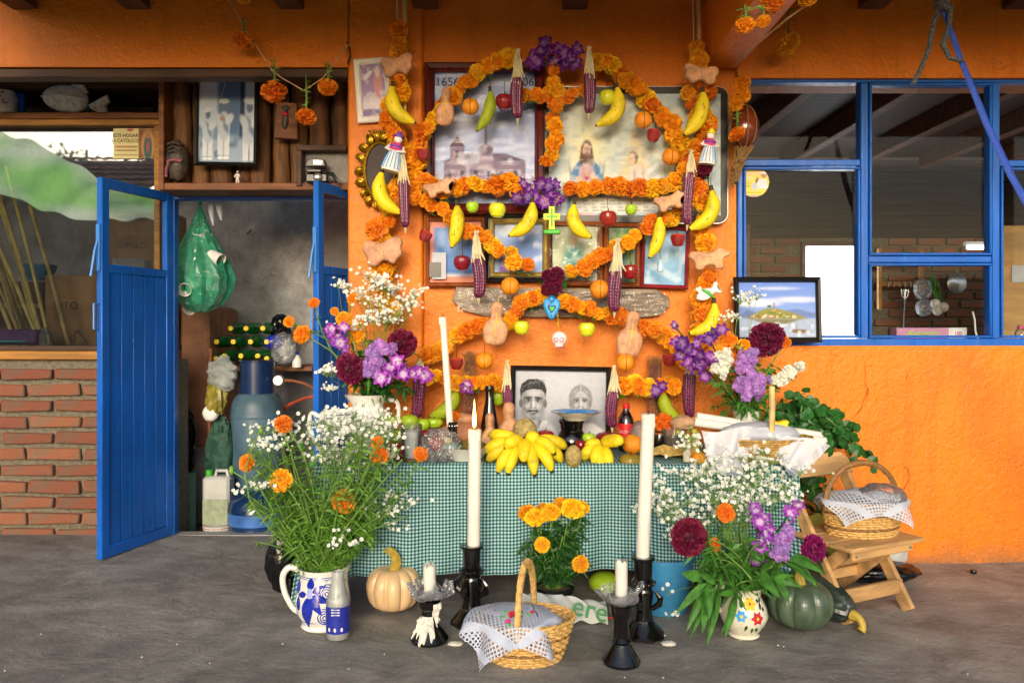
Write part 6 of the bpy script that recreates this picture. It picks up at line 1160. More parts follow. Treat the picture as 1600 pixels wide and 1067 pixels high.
part(t, 'base_block', box(-13*k, 13*k, -.014, .014, 0, 7*k, .004), MT['greenic']); cr_ = [(-5, 7), (5, 7), (4, 22), (13, 22), (13, 32), (4.5, 32), (4.5, 43), (-4.5, 43), (-4.5, 32), (-13, 32), (-13, 22), (-4, 22)]
part(t, 'cross_body', prism([(a*k, b*k) for a, b in cr_], -.008, .008, .002), MT['yellowic']); part(t, 'cross_line', join(box(-1.5*k, 1.5*k, -.011, -.0085, 12*k, 40*k), box(-9*k, -1.6*k, -.011, -.0085, 26*k, 28.5*k), box(1.6*k, 9*k, -.011, -.0085, 26*k, 28.5*k)), MT['greenic']); part(t, 'string', join(*[tube([(s*3*k, 0, 43*k), (s*14*k, .02, 62*k)], .0014, 4) for s in (-1, 1)]), MT['twine'])
HRT = chaikin([(0, -1), (.75, -.1), (1, .5), (.6, .95), (.15, .8), (0, .55), (-.15, .8), (-.6, .95), (-1, .5), (-.75, -.1)], 2)
t = thing('clay_heart', 'bright blue heart ornament with a small green heart under the burgundy bunch', 'ornament', P(862, 484, GZ-.1)); part(t, 'heart', puffy([(a*14.5*k, b*20*k) for a, b in HRT], .026, .012), MT['blueic'], sharp=0); part(t, 'neck', lathe([(5*k, 14*k), (4.5*k, 19*k), (6*k, 20*k), (1*k, 22*k)], 12), MT['blueic']); part(t, 'dark_outline', mv(puffy([(a*7*k, b*7*k) for a, b in HRT], .008, .003), 0, -.013, 1*k), MT['cobalt'], sharp=0); part(t, 'green_heart', mv(puffy([(a*5*k, b*5*k) for a, b in HRT], .01, .003), 0, -.016, 1*k), MT['greenic'], sharp=0); part(t, 'cord', tube([(8*k, 0, 8*k), (11*k, 0, -26*k)], .0014, 4), MT['yel'])
t = thing('sugar_skull', 'small white sugar skull with pink eyes hanging below the blue heart', 'skull', P(874, 531, GZ-.08)); part(t, 'cranium', mv(ball(.037, .036, .036, 18, 14), 0, 0, .006), MT['sugar']); part(t, 'jaw', box(-.022, .018, -.028, .02, -.042, -.02, .008), MT['sugar'])
for s in (-1, 1): part(t, 'eye_ring', xf(tube([(.009*math.cos(R(a)), 0, .009*math.sin(R(a))) for a in range(0, 361, 30)], .0022, 5, False), TR(s*.013-.004, -.035, .002)), MT['pink'])
part(t, 'teeth', join(*[box(-.018+.008*i, -.012+.008*i, -.0305, -.0285, -.04, -.03, .0006) for i in range(5)]), MT['redic']); part(t, 'string', tube([(0, 0, .04), (-.01, 0, .09)], .0014, 4), MT['yel'])
FSH = chaikin([(-1, 0), (-.6, .5), (0, .55), (.45, .2), (.75, .7), (1, .5), (.85, .0), (1, -.5), (.7, -.6), (.45, -.2), (0, -.55), (-.6, -.45)], 2)
for lab, x, y, tl, mm in (('sugar animal with orange stripe and white fin on the left column', 604, 445, 35, 'mgr'), ('white sugar animal with green band on the right column', 1106, 458, -28, 'greenic')):
    t = thing('sugar_animal', lab, 'ornament', P(x, y, GZ-.08), (0, R(tl), 0)); part(t, 'body', puffy([(a*22*k, b*17*k) for a, b in FSH], .026, .01), MT['sugar'], sharp=0); part(t, 'band', xf(tube([(-.02, -.012, .03), (.0, -.018, .0), (.012, -.012, -.03)], [.006, .009, .006], 6), TR(0, 0, 0)), MT[mm] if mm != 'mgr' else MT['orangef']); part(t, 'ear', mv(puffy([(a*5*k, b*7*k) for a, b in HRT], .01, .003), -.03, 0, .03), MT['sugar'], sharp=0)
t = thing('clay_drop', 'pale blue drop-shaped ornament hanging over the red framed print', 'ornament', P(1032, 415, GZ-.05)); part(t, 'drop', lathe([(.001, -.036), (.012, -.032), (.017, -.018), (.012, .004), (.005, .02), (.003, .03)], 14), mat('pale_blue_glaze', 'b8d8ec', .4)); part(t, 'string', tube([(0, 0, .03), (0, .02, .1)], .0014, 4), MT['string'])
for lab, x, y0, y1, y2 in (('clear tube packed with dried marigolds left of the portrait', 733, 548, 625, 700), ('clear tube packed with dried marigolds right of the cola bottle', 1022, 556, 625, 700)):
    Zd = 3.96; t = thing('dried_flower_tube', lab, 'flower tube', P(x, y2, Zd)); w = S(9, Zd); h = S(y2-y0, Zd)
    part(t, 'tube_wall', box(-w-.003, w+.003, -w-.003, w+.003, 0, h), MT['tglass']); n = 15
    for i in range(n): link('dried_marigold', gq.choice(MG), MT['mgd'], t, (gq.uniform(-.004, .004), 0, h*(i+.5)/n*.97), face((gq.gauss(0, .6), -1, gq.gauss(0, .6))), (w*1.0, w*1.0, w*.8))
# ---------------------------------------------------------------- table and cloth
TF = 3.40; TT = P(0, 725, TF).z; TX0, TX1 = -.86, 1.24
def onT(px, Z, dz=.004): v = P(px, 0, Z); return Vector((v.x, Z, TT+dz))
def onF(px, Z, dz=.0): v = P(px, 0, Z); return Vector((v.x, Z, dz+.003))
t = thing('altar_table', 'long low table hidden under the gingham cloth, dark legs showing below', 'table', (.2, 3.7, 0))
part(t, 'tabletop', box(TX0-.2+.005, TX1-.2-.005, -.29, .28, TT-.04, TT-.006, .004), MT['dwood'])
for x in (-.98, 0.02, .96):
    for y in (-.24, .24): part(t, 'leg', box(x-.03, x+.03, y-.03, y+.03, 0, TT-.041, .004), MT['dwood'])
part(t, 'apron', box(-1.0, .98, -.255, -.235, TT-.12, TT-.041, .003), MT['dwood'])
nu, nv = 200, 56
GV = []; UVs = []
topL = .58; dropL = .46
for j in range(nv+1):
    s = j/nv*(topL+dropL)
    for i in range(nu+1):
        u = i/nu; x = TX0+(TX1-TX0)*u; extra = 1.0
        ex = max(0, (TX0+.18-x)/.18); ex2 = max(0, (x-TX1+.2)/.2)
        if s < topL: p = Vector((x, 3.98-s+.0, TT+.001*math.sin(9*x+7*s)))
        else:
            d = (s-topL)*(1+.30*ex+.22*ex2); k = min(1, d/.3); rr = min(d, .02)
            wv = (.024*math.sin(x*8+1)+.017*math.sin(x*17.3+2+2*d)+.008*math.sin(x*41+3*d))*k
            p = Vector((x-.07*ex*d/.5+.03*ex2*d/.5, 3.98-topL-.012*(1-math.exp(-d*60))-wv-.035*d/.46, TT-d+.006*math.sin(x*5)*k-.01*math.sin(3*u*math.pi)*k))
        GV.append(p); UVs.append((x+.5, s))
gf = [(j*(nu+1)+i, j*(nu+1)+i+1, (j+1)*(nu+1)+i+1, (j+1)*(nu+1)+i) for j in range(nv) for i in range(nu)]
tc = solo('tablecloth', 'green and white gingham cloth draped over the altar table', 'tablecloth', (GV, gf), gingham('gingham', .0146), sharp=80); uvset(tc, UVs)
def surf(prof):
    def rad(z):
        for (r0, z0_), (r1, z1_) in zip(prof, prof[1:]):
            if z0_ <= z <= z1_: return r0+(r1-r0)*(z-z0_)/max(z1_-z0_, 1e-6)
        return prof[-1][0]
    return rad
# ---------------------------------------------------------------- candles and candlesticks
def drip(q, r, h, n=5): return join(*[tube([(r*math.cos(a), r*math.sin(a), h), (r*1.04*math.cos(a), r*1.04*math.sin(a), h-q.uniform(.01, .05))], [.004, .003], 5) for a in [q.uniform(3.3, 6.1) for _ in range(n)]])
def candle(label, x_top, y_top, x_bot, y_bot, Z, wpx, lit=False):
    b = P(x_bot, y_bot, Z); tp = P(x_top, y_top, Z)-b; t = thing('candle', label, 'candle', b); r = S(wpx/2, Z); q = random.Random(int(x_bot)); n = 10
    V, Fc = tube([tp*(i/n) for i in range(n+1)], [r*(1+.015*math.sin(i*2.1)) for i in range(n+1)], 18)
    V = [v+Vector((0, 0, q.uniform(-.004, .004) if i >= 18*n else 0)) for i, v in enumerate(V)]
    part(t, 'wax_body', (V, Fc), MT['wax']); part(t, 'wax_drip', mv(drip(q, r*.93, 0), tp.x, tp.y, tp.z), MT['wax']); part(t, 'wick', tube([tp-Vector((0, 0, .005)), tp+Vector((.001, 0, .012)), tp+Vector((-.003, 0, .018))], .0018, 5), MT['ink'])
    if lit: part(t, 'flame', mv(lathe([(.001, 0), (.006, .008), (.0085, .022), (.008, .04), (.005, .07), (.0025, .095), (.0003, .118)], 14), tp.x-.002, tp.y, tp.z+.006), MT['flame'])
    return t
candle('thick white altar candle with a burning flame on a tall black stick', 742, 671, 740, 856, 3.2, 20, True)
candle('thick tall unlit candle on the right black candlestick', 1013, 647, 1004, 872, 3.07, 21)
candle('slim white taper standing in a dotted black holder on the table', 692, 496, 703, 662, 3.5, 10.5)
def tallstick(label, px, Z, ytop, seed):
    b = onF(px, Z); H_ = P(0, ytop, Z).z; t = thing('candlestick', label, 'candlestick', b); r = S(17, Z); q = random.Random(seed)
    part(t, 'foot', lathe([(r*1.9, 0), (r*1.9, .012), (r*1.5, .03), (r*1.1, .05), (r*.9, .065)], 24, lambda a, rr, z: rr*(1+.06*math.sin(8*a))), MT['black']); part(t, 'shaft', lathe([(r*.9, .064), (r*.75, .1), (r*.95, H_*.55), (r*.8, H_*.6), (r*1.05, H_*.66), (r*1.05, H_*.69), (r*.8, H_*.73), (r*.85, H_*.95), (r*1.1, H_*.97), (r*1.1, H_), (r*.6, H_)], 24), MT['black'])
    for k in range(4):
        a = R(45+90*k+20); part(t, 'clay_leaf', tube([(r*.8*math.cos(a), r*.8*math.sin(a), H_*.35), (r*1.5*math.cos(a), r*1.5*math.sin(a), H_*.42), (r*1.6*math.cos(a), r*1.6*math.sin(a), H_*.5), (r*1.1*math.cos(a), r*1.1*math.sin(a), H_*.58)], [.01, .013, .012, .006], 8), MT['black'])
    part(t, 'clay_bead', join(*[mv(ball(.006, n=8, m=6), r*1.06*math.cos(R(k*36)), r*1.06*math.sin(R(k*36)), H_*.675) for k in range(10)]), MT['black'])
tallstick('tall black clay candlestick behind the front basket', 737, 3.2, 852, 1); tallstick('tall black clay candlestick on the right before the blue bucket', 1005, 3.07, 870, 2)
def sheet(r, seed, h=.05):
    q = np.random.RandomState(seed); ph = q.rand(6)*6
    V, Fc = lathe([(r*.1, 0), (r*.45, .003), (r*.7, h*.2), (r*.85, h*.5), (r*1.0, h*.8), (r*1.05, h), (r*.9, h*1.0)], 64, lambda a, rr, z: rr*(1+(.16*math.sin(3*a+ph[0])+.12*math.sin(5*a+ph[1]+z*60)+.08*abs(math.sin(9*a+ph[2]))+.05*math.sin(17*a+z*90))*min(1, rr/r+.1)), cap=False)
    return [v+Vector((0, 0, .35*v.z*math.sin(4*math.atan2(v.y, v.x)+ph[3])+.2*v.z*math.sin(11*math.atan2(v.y, v.x)+ph[4]))) for v in V], Fc
def shortstick(label, px, Z, ymid, seed, waxy, lab2, lab3, ytop):
    b = onF(px, Z); H_ = P(0, ymid, Z).z; t = thing('candlestick', label, 'candlestick', b); r = S(14, Z)
    part(t, 'foot', lathe([(r*2.1, 0), (r*2.15, .01), (r*1.7, .03), (r*1.2, .055), (r*.95, .07), (r*1.15, .08), (r*.9, .09)], 28), MT['black']); part(t, 'shaft', lathe([(r*.9, .0895), (r*.85, H_*.75), (r*1.2, H_*.85), (r*1.25, H_), (r*.8, H_)], 22), MT['black'])
    if waxy:
        rf = surf([(r*2.1, 0), (r*2.15, .01), (r*1.7, .03), (r*1.2, .055), (r*.95, .07), (r*1.15, .08), (r*.9, .09), (r*.85, H_*.75), (r*1.2, H_*.85), (r*1.25, H_)])
        for a0, a1, zt_, zb_, sd in ((215, 300, .10, .0, 1), (295, 350, H_*.97, H_*.4, 2), (185, 240, H_*.6, .02, 3)):
            q = np.random.RandomState(sd); ph = q.rand(4)*6
            def wf(u, v):
                a = a0+(a1-a0)*u; e = math.sin(math.pi*u)**.5; lo = zb_+(zt_-zb_)*(.5-.5*e*(.6+.4*math.sin(13*u+ph[0])+.25*math.sin(29*u+ph[1]))); z = max(.002, zt_+(lo-zt_)*v); rr = rf(z)+.003+.009*e*math.sin(math.pi*v)**.5*(1+.6*math.sin(23*u+7*v+ph[2])*math.sin(17*v+ph[3])); return (rr*math.cos(R(a)), rr*math.sin(R(a)), z)
            part(t, 'wax_run', grid(36, 20, wf), MT['wax'], sharp=0)
    p = solo('plastic_cup', lab2, 'plastic wrap', join(sheet(S(30, Z), seed), mv(crumple(S(26, Z), S(20, Z), .016, seed+4, amp=.25), 0, 0, .02)), MT['clearp'], b+Vector((0, 0, H_+.002)), sharp=0)
    c = thing('candle_stub', lab3, 'candle', b+Vector((0, 0, H_+.004))); hh = P(0, ytop, Z).z-H_; q = random.Random(seed)
    V, Fc = tube([(0, 0, hh*i/6) for i in range(7)], [S(9.5, Z)*(1+(.12*q.uniform(-1, 1) if waxy else .02)) for _ in range(7)], 16); V = [v+Vector((0, 0, q.uniform(-.012, .006) if i >= 96 else 0)) for i, v in enumerate(V)]
    part(c, 'wax_body', (V, Fc), MT['wax']); part(c, 'wick', tube([(.004, 0, hh-.01), (.006, 0, hh+.012)], .002, 5), MT['ink']); part(c, 'wax_pool', mv(crumple(S(20, Z), S(16, Z), .014, seed+9, amp=.2), 0, 0, .014), MT['wax'])
shortstick('short black candlestick streaked with melted white wax beside the pale pumpkin', 671, 3.02, 938, 41, True, 'crumpled clear plastic round the waxy left candlestick', 'melted white candle stub above the waxy candlestick', 884)
shortstick('short glossy black candlestick at the front right of the basket', 971, 2.82, 946, 45, False, 'clear plastic cup on the front right candlestick', 'short white candle stub in the clear plastic cup', 876)
for lab, px, py, Z in (('lump of spilled wax beside the front basket', 712, 1002, 2.98), ('thin patch of spilled wax right of the tall candlestick', 1045, 1004, 2.98)): solo('wax_spill', lab, 'wax', crumple(.026, .02, .006, int(px), 30, 16, .5, 8), MT['wax'], P(px, 0, Z)*1-Vector((0, 0, P(px, 0, Z).z-.006)))
t = thing('candle_holder', 'small black dotted clay holder under the slim taper', 'candle holder', onT(707, 3.5)); hh = P(0, 660, 3.5).z-TT
part(t, 'body', lathe([(.035, 0), (.03, .02), (.022, .04), (.022, hh), (.012, hh)], 18), MT['black']); part(t, 'dots', join(*[mv(ball(.0035, n=6, m=5), .0215*math.cos(R(a)), .0215*math.sin(R(a)), z) for z in (hh*.45, hh*.65, hh*.9) for a in range(200, 350, 35)]), MT['porcelain']); part(t, 'handle', tube([(.03, -.02, .03), (.06, -.03, .045), (.066, -.03, .02), (.05, -.03, -.0), (.035, -.02, .008)], .006, 8), MT['black'])
# bundle of long candles on the right of the table
cz = 3.62
for k, (y0, y1) in enumerate(((659, 690), (651, 682))):
    a_, b_ = P(1085+3*k, y0, cz+.03*k), P(1290-3*k, y1, cz+.03*k); t = thing('long_candle', ('lower', 'upper')[k]+' of two long white candles lying across the table basket', 'candle', a_); part(t, 'wax_body', tube([Vector((0, 0, 0)), (b_-a_)*.5, b_-a_], .021, 16), MT['wax']); part(t, 'wick', tube([b_-a_, (b_-a_)*1.02], .002, 5), MT['white'])
solo('kraft_wrap', 'crumpled kraft paper round the left end of the long candles', 'paper', crumple(.06, .04, .035, 33, amp=.2), mat('kraft', 'b08a6a', .8, .2, 20, .4, 40), P(1068, 661, 3.66))
# ---------------------------------------------------------------- fruit heaps
def banana_hand(label, cx, cy, Z, fingers, name='banana_bunch'):
    c = P(cx, cy, Z); t = thing(name, label, 'bananas', c)
    for (x, y, dz, bl) in fingers:
        p1 = P(x, y, Z+dz)-c; p0 = Vector((p1.x*.16, .045, p1.z*.16+.02)); pts = []; n = 12; mid = Vector((p1.x*.72, -.05+dz*.4, max(p0.z, p1.z)*.6+bl*.7+.004))
        for i in range(n+1):
            u = i/n; pts.append(p0*(1-u)**2+mid*2*u*(1-u)+p1*u*u)
        r = S(gq.uniform(9.3, 10.6), Z); b_ = part(t, 'banana', tube(pts, [r*k for k in (.3, .55, .78, .92, 1, 1, 1, 1, .98, .93, .82, .6, .3)], 10), MT['banana'], sharp=55); d1 = (pts[-1]-pts[-2]).normalized()
        part(b_, 'tip', tube([pts[-1]-d1*.004, pts[-1]+d1*.008], [r*.4, r*.26], 7), MT['bantip'])
    part(t, 'crown', mv(ball(.02, .02, .022, 10, 8), 0, .04, .02), MT['bantip'])
banana_hand('big hand of yellow bananas at the front centre of the table', 822, 698, 3.46, [(758, 706, 0, .03), (765, 680, .06, .05), (762, 720, -.02, 0), (778, 738, -.07, 0), (793, 740, -.09, -.01), (790, 700, -.05, .05), (818, 722, -.09, .02), (835, 742, -.1, 0), (862, 736, -.08, 0), (866, 708, -.06, .05), (878, 722, .0, .02), (884, 700, .05, .05), (838, 688, .02, .06)])
banana_hand('smaller hand of yellow bananas beside the netted melon on the right', 940, 706, 3.5, [(910, 718, 0, .02), (918, 700, .04, .05), (936, 736, -.06, 0), (952, 732, -.05, 0), (972, 694, -.06, .07), (955, 690, .03, .05), (928, 726, -.05, .02)])
def melon(label, px, py, Z, r, sx=1, sz=1): solo('netted_melon', label, 'melon', ball(S(r, Z)*sx, S(r, Z)*sx, S(r, Z)*sz, 20, 16, lambda v: 1+.03*math.sin(12*math.atan2(v.y, v.x))+.02*math.sin(19*v.z)), MT['chay'], P(px, py, Z))
melon('round netted tan melon behind the banana hand', 820, 672, 3.66, 19); melon('upright oval netted tan fruit between the two banana hands', 896, 713, 3.40, 13, 1, 1.35); melon('small netted green fruit in the white bowl', 699, 690, 3.5, 12, 1, .8)
apple('dark red apple behind the bananas below the portrait', 852, 684, 14, 3.72, string=False); apple('dark red apple right of the black vase', 950, 686, 14, 3.78, string=False, sc=(1.4, 1.2, .9)); apple('green apple right of the black vase', 920, 686, 11, 3.68, 'lime', string=False); apple('red apple tucked behind the left banana hand', 908, 696, 10, 3.62, string=False)
orange('ripe orange at the right of the banana hands', 988, 694, 16, 3.55, 'mango' if 0 else 'orangef', False); orange('orange lying under the white napkin edge', 1092, 718, 13, 3.45, 'orangef', False)
apple('green-brown mango in front of the orange', 985, 722, 17, 3.45, 'mango', 'mango', 'mango', False, (1, .9, .85)); apple('small green mango beside the banana hand on the right', 1086, 726, 13, 3.5, 'mango', 'mango', 'mango', False, (1.2, .9, .7))
apple('big green lime on the left of the table', 640, 660, 14, 3.72, 'lime', 'lime', 'lime', False); apple('green lime behind the drinking glass', 660, 664, 12, 3.78, 'lime', 'lime', 'lime', False); apple('long green fruit behind the slim taper', 678, 661, 11, 3.82, 'lime', 'lime', 'fruit', False, (1.3, .9, .8)); apple('pale green lime at the left of the glass', 619, 682, 13, 3.6, 'lime', 'lime', 'lime', False); apple('yellow-green lime peeping over the white blossoms', 612, 660, 11, 3.7, 'lime', 'lime', 'lime', False); apple('red fruit between the glass and the plastic bag', 664, 680, 10, 3.66, string=False); apple('red-brown apple at the left front of the table', 618, 706, 16, 3.48, string=False); apple('dark red fruit wrapped inside the clear bag', 682, 694, 13, 3.48, string=False)
apple('green fruit hanging behind the dark bottle', 777, 621, 12, 3.93, 'lime', 'lime', 'fruit', False, (1, .9, 1.2)); apple('green fruit half hidden behind the right corn husk', 969, 614, 10, 3.93, 'lime', 'lime', 'fruit', False)
t = thing('grape_bunch', 'bunch of green grapes beside the white napkin', 'grapes', P(1075, 690, 3.6))
for i in range(22): link('grape', ogeo, MT['graper'], t, (gq.uniform(-.05, .05), gq.uniform(-.05, .03), gq.uniform(-.05, .05)), scale=.0135)
part(t, 'stalk', tube([(0, 0, .04), (.01, 0, .08)], .003, 5), MT['stem'])
# ---------------------------------------------------------------- table ware
def onbox(px, Z): return onT(px, Z)
t = thing('black_vase', 'squat glossy black clay vase below the cream plate', 'vase', onT(893, 3.72)); k = S(1, 3.72); hh = P(0, 657, 3.72).z-TT
part(t, 'vessel', lathe([(.012, 0), (22*k, .003), (26*k, hh*.3), (22*k, hh*.52), (17*k, hh*.68), (19*k, hh*.9), (22*k, hh), (20*k, hh), (15*k, hh*.75)], 30), MT['black'])
t = thing('plate', 'cream soup plate with blue inside resting on the black vase', 'plate', onT(900, 3.72)+Vector((0, 0, hh))); part(t, 'bowl', lathe([(.4*k, 0), (18*k, 0), (24*k, 6*k), (38*k, 12*k), (39*k, 13*k), (37.5*k, 13.2*k)], 40, cap=False), MT['cream']); part(t, 'blue_glaze', lathe([(37.5*k, 13.3*k), (24*k, 7.5*k), (18*k, 2*k), (.3*k, 1.6*k)], 40, cap=False), mat('blue_glaze', '3f7fc0', .15, .1, coat=.6)); part(t, 'rim_line', xf(tube([(39*k*math.cos(R(a)), 39*k*math.sin(R(a)), 13*k) for a in range(0, 361, 9)], .0016, 5, False), TR()), MT['gold'])
t = thing('cola_bottle', 'cola bottle with red cap and red label right of the portrait', 'bottle', onT(978, 3.76)); k = S(1, 3.76); z_ = lambda y: P(0, y, 3.76).z-TT
part(t, 'bottle', lathe([(11*k, 0), (12.5*k, .006), (12.5*k, z_(690)), (13*k, z_(684)), (12.8*k, z_(666)), (11.5*k, z_(655)), (8*k, z_(648)), (4.8*k, z_(642)), (4.4*k, z_(638))], 26), MT['cola']); part(t, 'label', lathe([(13.15*k, z_(685)), (13.25*k, z_(680)), (13.1*k, z_(665)), (12.95*k, z_(662))], 30, cap=False), MT['red']); part(t, 'cap', lathe([(5.2*k, z_(639)), (5.4*k, z_(637)), (5.2*k, z_(631)), (.3*k, z_(630.6))], 16), MT['red']); part(t, 'neck', lathe([(5.5*k, z_(646.5)), (4.9*k, z_(642)), (4.9*k, z_(638.5))], 14, cap=False), MT['tglass'])
lt = text(t, 'lettering', 'Coca-Cola', 9.5*k, MT['white'], (0, 0, z_(676.5)), shear=.25, ext=.0002)
for v in lt.data.vertices: x = v.co.x; ang = x/(13.3*k); dz = v.co.z; v.co.x = 13.4*k*math.sin(ang); v.co.z = 13.4*k*math.cos(ang)+dz*0
t = thing('dark_bottle', 'dark brown bottle behind the figure breads left of the portrait', 'bottle', onT(765, 3.82)); k = S(1, 3.82); z_ = lambda y: P(0, y, 3.82).z-TT
part(t, 'bottle', lathe([(13*k, 0), (14*k, .006), (14*k, z_(668)), (11*k, z_(650)), (7*k, z_(628)), (6*k, z_(613)), (7*k, z_(612)), (7*k, z_(608)), (6*k, z_(607))], 24), MT['colab']); part(t, 'cap', lathe([(7.2*k, z_(610)), (7.4*k, z_(608)), (6.5*k, z_(604)), (.3*k, z_(603.6))], 16), MT['blackp'])
for lab, x, w, y0, Z_ in (('large seated figure bread beside the portrait', 796, 46, 628, 3.8), ('small figure bread in front of the dark bottle', 766, 34, 645, 3.66)):
    y1 = 514+717.8/Z_; bread(lab, x-w/2, x+w/2, y0, y1, RAB, Z_, 0, 1, False, .07)
t = thing('round_loaf', 'big round sweet bread behind the white bowl', 'bread', onT(722, 3.8)); part(t, 'crumb', mv(ball(.105, .08, .075, 24, 16, lambda v: 1+.04*math.sin(3*v.x+2*v.z)), 0, 0, .07), MT['breadd']); part(t, 'top_knob', mv(ball(.07, .06, .03, 18, 12), 0, 0, .145), MT['bread'])
bread('pale loaf end behind the slim taper', 678, 704, 672, 703, RAB, 3.78, 0, 1, False, .05)
t = thing('white_bowl', 'white fluted bowl with greens at the left front of the table', 'bowl', onT(728, 3.5)); k = S(1, 3.5); part(t, 'bowl_wall', lathe([(.5*k, 0), (24*k, .001), (28*k, 5*k), (42*k, 20*k), (45*k, 22*k), (43*k, 22*k), (26*k, 6*k), (.5*k, 4*k)], 48, lambda a, r, z: r*(1+.02*math.sin(12*a)*z/.06)), MT['porcelain']); part(t, 'greens', mv(crumple(.085, .07, .035, 52, amp=.4, f=7), .02, .0, .05), mat('dried_greens', '6a5a24', .8, .5, 40, .8, 60)); part(t, 'green_pulp', mv(crumple(.05, .05, .025, 53, amp=.2), -.055, -.02, .055), mat('teal_pulp', '8ab0a0', .5, .2, 20))
t = thing('drinking_glass', 'tall drinking glass holding a melted white candle on the left', 'glass', onT(643, 3.48)); k = S(1, 3.48); part(t, 'glass_wall', lathe([(13*k, 0), (14*k, .004), (17*k, 56*k), (16.4*k, 56*k), (13.5*k, .012), (.5*k, .012)], 28), MT['tglass']); part(t, 'wax_fill', lathe([(13*k, .014), (15.6*k, 46*k), (.5*k, 45*k)], 24), mat('milky_wax', 'cfcfd0', .5, .08)); part(t, 'wick', tube([(0, 0, 45*k), (.002, 0, 54*k)], .002, 5), MT['white'])
solo('clear_bag', 'crumpled clear plastic bag holding fruit beside the glass', 'bag', crumple(.085, .06, .075, 61, 30, 22, .25, 5), MT['clearp'], onT(688, 3.45)+Vector((0, 0, .068)), sharp=0)
t = thing('dark_glass', 'clear tumbler with dark drink behind the thick right candle', 'glass', onT(1053, 3.6)); part(t, 'glass_wall', lathe([(.045, 0), (.048, .005), (.055, .12), (.053, .12), (.044, .01)], 24), MT['tglass']); part(t, 'drink', lathe([(.044, .008), (.05, .09), (.001, .09)], 20), clear('grey_drink', (.6, .58, .55), .05, .1, .4, (.3, .28, .26)))
solo('black_jar', 'small black jar beside the tumbler', 'jar', lathe([(.03, 0), (.034, .01), (.034, .08), (.03, .1), (.02, .1)], 20), MT['black'], onT(1030, 3.62)); solo('grey_bundle', 'greyish wrapped bundle behind the thick right candle', 'bundle', crumple(.05, .05, .075, 63, amp=.12), clear('grey_film', (.8, .75, .72), .1, .2, .6, (.5, .45, .42), .6), onT(1000, 3.72)+Vector((0, 0, .07)))
t = thing('straw_bundle', 'bundle of dry husk straw lying on the right of the table', 'straw', onT(1040, 3.52)); part(t, 'straws', join(*[tube([(-.1+gq.uniform(-.02, .02), gq.uniform(-.05, .05), .01+gq.uniform(0, .03)), (0, gq.uniform(-.05, .05), .02+gq.uniform(0, .035)), (.13+gq.uniform(-.02, .02), gq.uniform(-.05, .05), .015+gq.uniform(0, .04))], .005, 5) for _ in range(34)]), MT['straw'], kind='stuff')
solo('wax_stub', 'short thick grey candle stub standing before the orange', 'candle', lathe([(.016, 0), (.017, .06), (.014, .075), (.004, .077)], 14), mat('grey_wax', 'c9c2b0', .5), onT(1073, 3.43)+Vector((0, 0, .003))); solo('dry_leaf', 'dry corn husk leaf beside the grapes', 'husk', puffy([(a*.04, b*.05) for a, b in HRT], .014, .008), MT['straw'], P(1080, 702, 3.5))
solo('loose_marigold', 'loose marigold lying right of the thick candle', 'marigold', ([v*S(15, 3.7) for v in pom(150, 77, .62, .45, .2)[0]], pom(150, 77, .62, .45, .2)[1]), MT['mg'], P(1037, 660, 3.7), face((.1, -1, .2)), sharp=0); solo('loose_marigold', 'loose orange marigold lying behind the slim taper', 'marigold', ([v*S(8, 3.6) for v in pom(150, 78, .62, .45, .2)[0]], pom(150, 78, .62, .45, .2)[1]), MT['mgr'], P(711, 650, 3.62), face((.1, -1, .4)), sharp=0)
bpy.data.objects['loose_marigold'].data.materials[0] = MT['mgr']
# white pitcher with the upper left bouquet, blue patterned jug beside it
LBv = onT(575, 3.7); lk = S(1, 3.7); lm = P(0, 617, 3.7).z-TT
t = thing('white_pitcher', 'white pitcher holding the upper left bouquet', 'pitcher', LBv); part(t, 'body', lathe([(22*lk, 0), (26*lk, .006), (34*lk, lm*.3), (31*lk, lm*.6), (24*lk, lm*.8), (30*lk, lm*.97), (32*lk, lm), (29*lk, lm), (22*lk, lm*.8)], 36, lambda a, r, z: r*(1+(.18*max(0, math.cos(a-R(200)))**6 if z > lm*.85 else 0))), MT['porcelain']); part(t, 'handle', tube([(28*lk, 0, lm*.9), (46*lk, 0, lm*.85), (46*lk, 0, lm*.5), (32*lk, 0, lm*.35)], .01, 8, sub=5), MT['porcelain'])
def decal(rad, poly, off=.0016, rings=5):
    """a painted patch lying on a turned surface; poly is (angle deg, height)"""
    c = Vector((sum(p[0] for p in poly)/len(poly), sum(p[1] for p in poly)/len(poly))); V = []; Fc = []; n = len(poly)
    for j in range(rings):
        u = 1-j/(rings-1)*.97
        for p in poly:
            q = c+(Vector(p)-c)*u; r = rad(q.y)+off; V.append(Vector((r*math.cos(R(q.x)), r*math.sin(R(q.x)), q.y)))
    for j in range(rings-1):
        for i in range(n): Fc.append((j*n+i, j*n+(i+1) % n, (j+1)*n+(i+1) % n, (j+1)*n+i))
    Fc.append(tuple(range((rings-1)*n, rings*n))); return V, Fc
def oval(a, z, ra, rz, rot=0, n=20):
    c, s = math.cos(R(rot)), math.sin(R(rot)); return [(a+(ra*math.cos(k*6.283/n)*c-rz*1000*math.sin(k*6.283/n)*s*(ra/rz/1000 if 0 else 1/1000*ra/ra)*1 if False else a*0+ra*(math.cos(k*6.283/n)*c-math.sin(k*6.283/n)*s*1)), z+rz*(math.cos(k*6.283/n)*s+math.sin(k*6.283/n)*c)) if False else (a+ra*math.cos(k*6.283/n), z+rz*math.sin(k*6.283/n)) for k in range(n)]
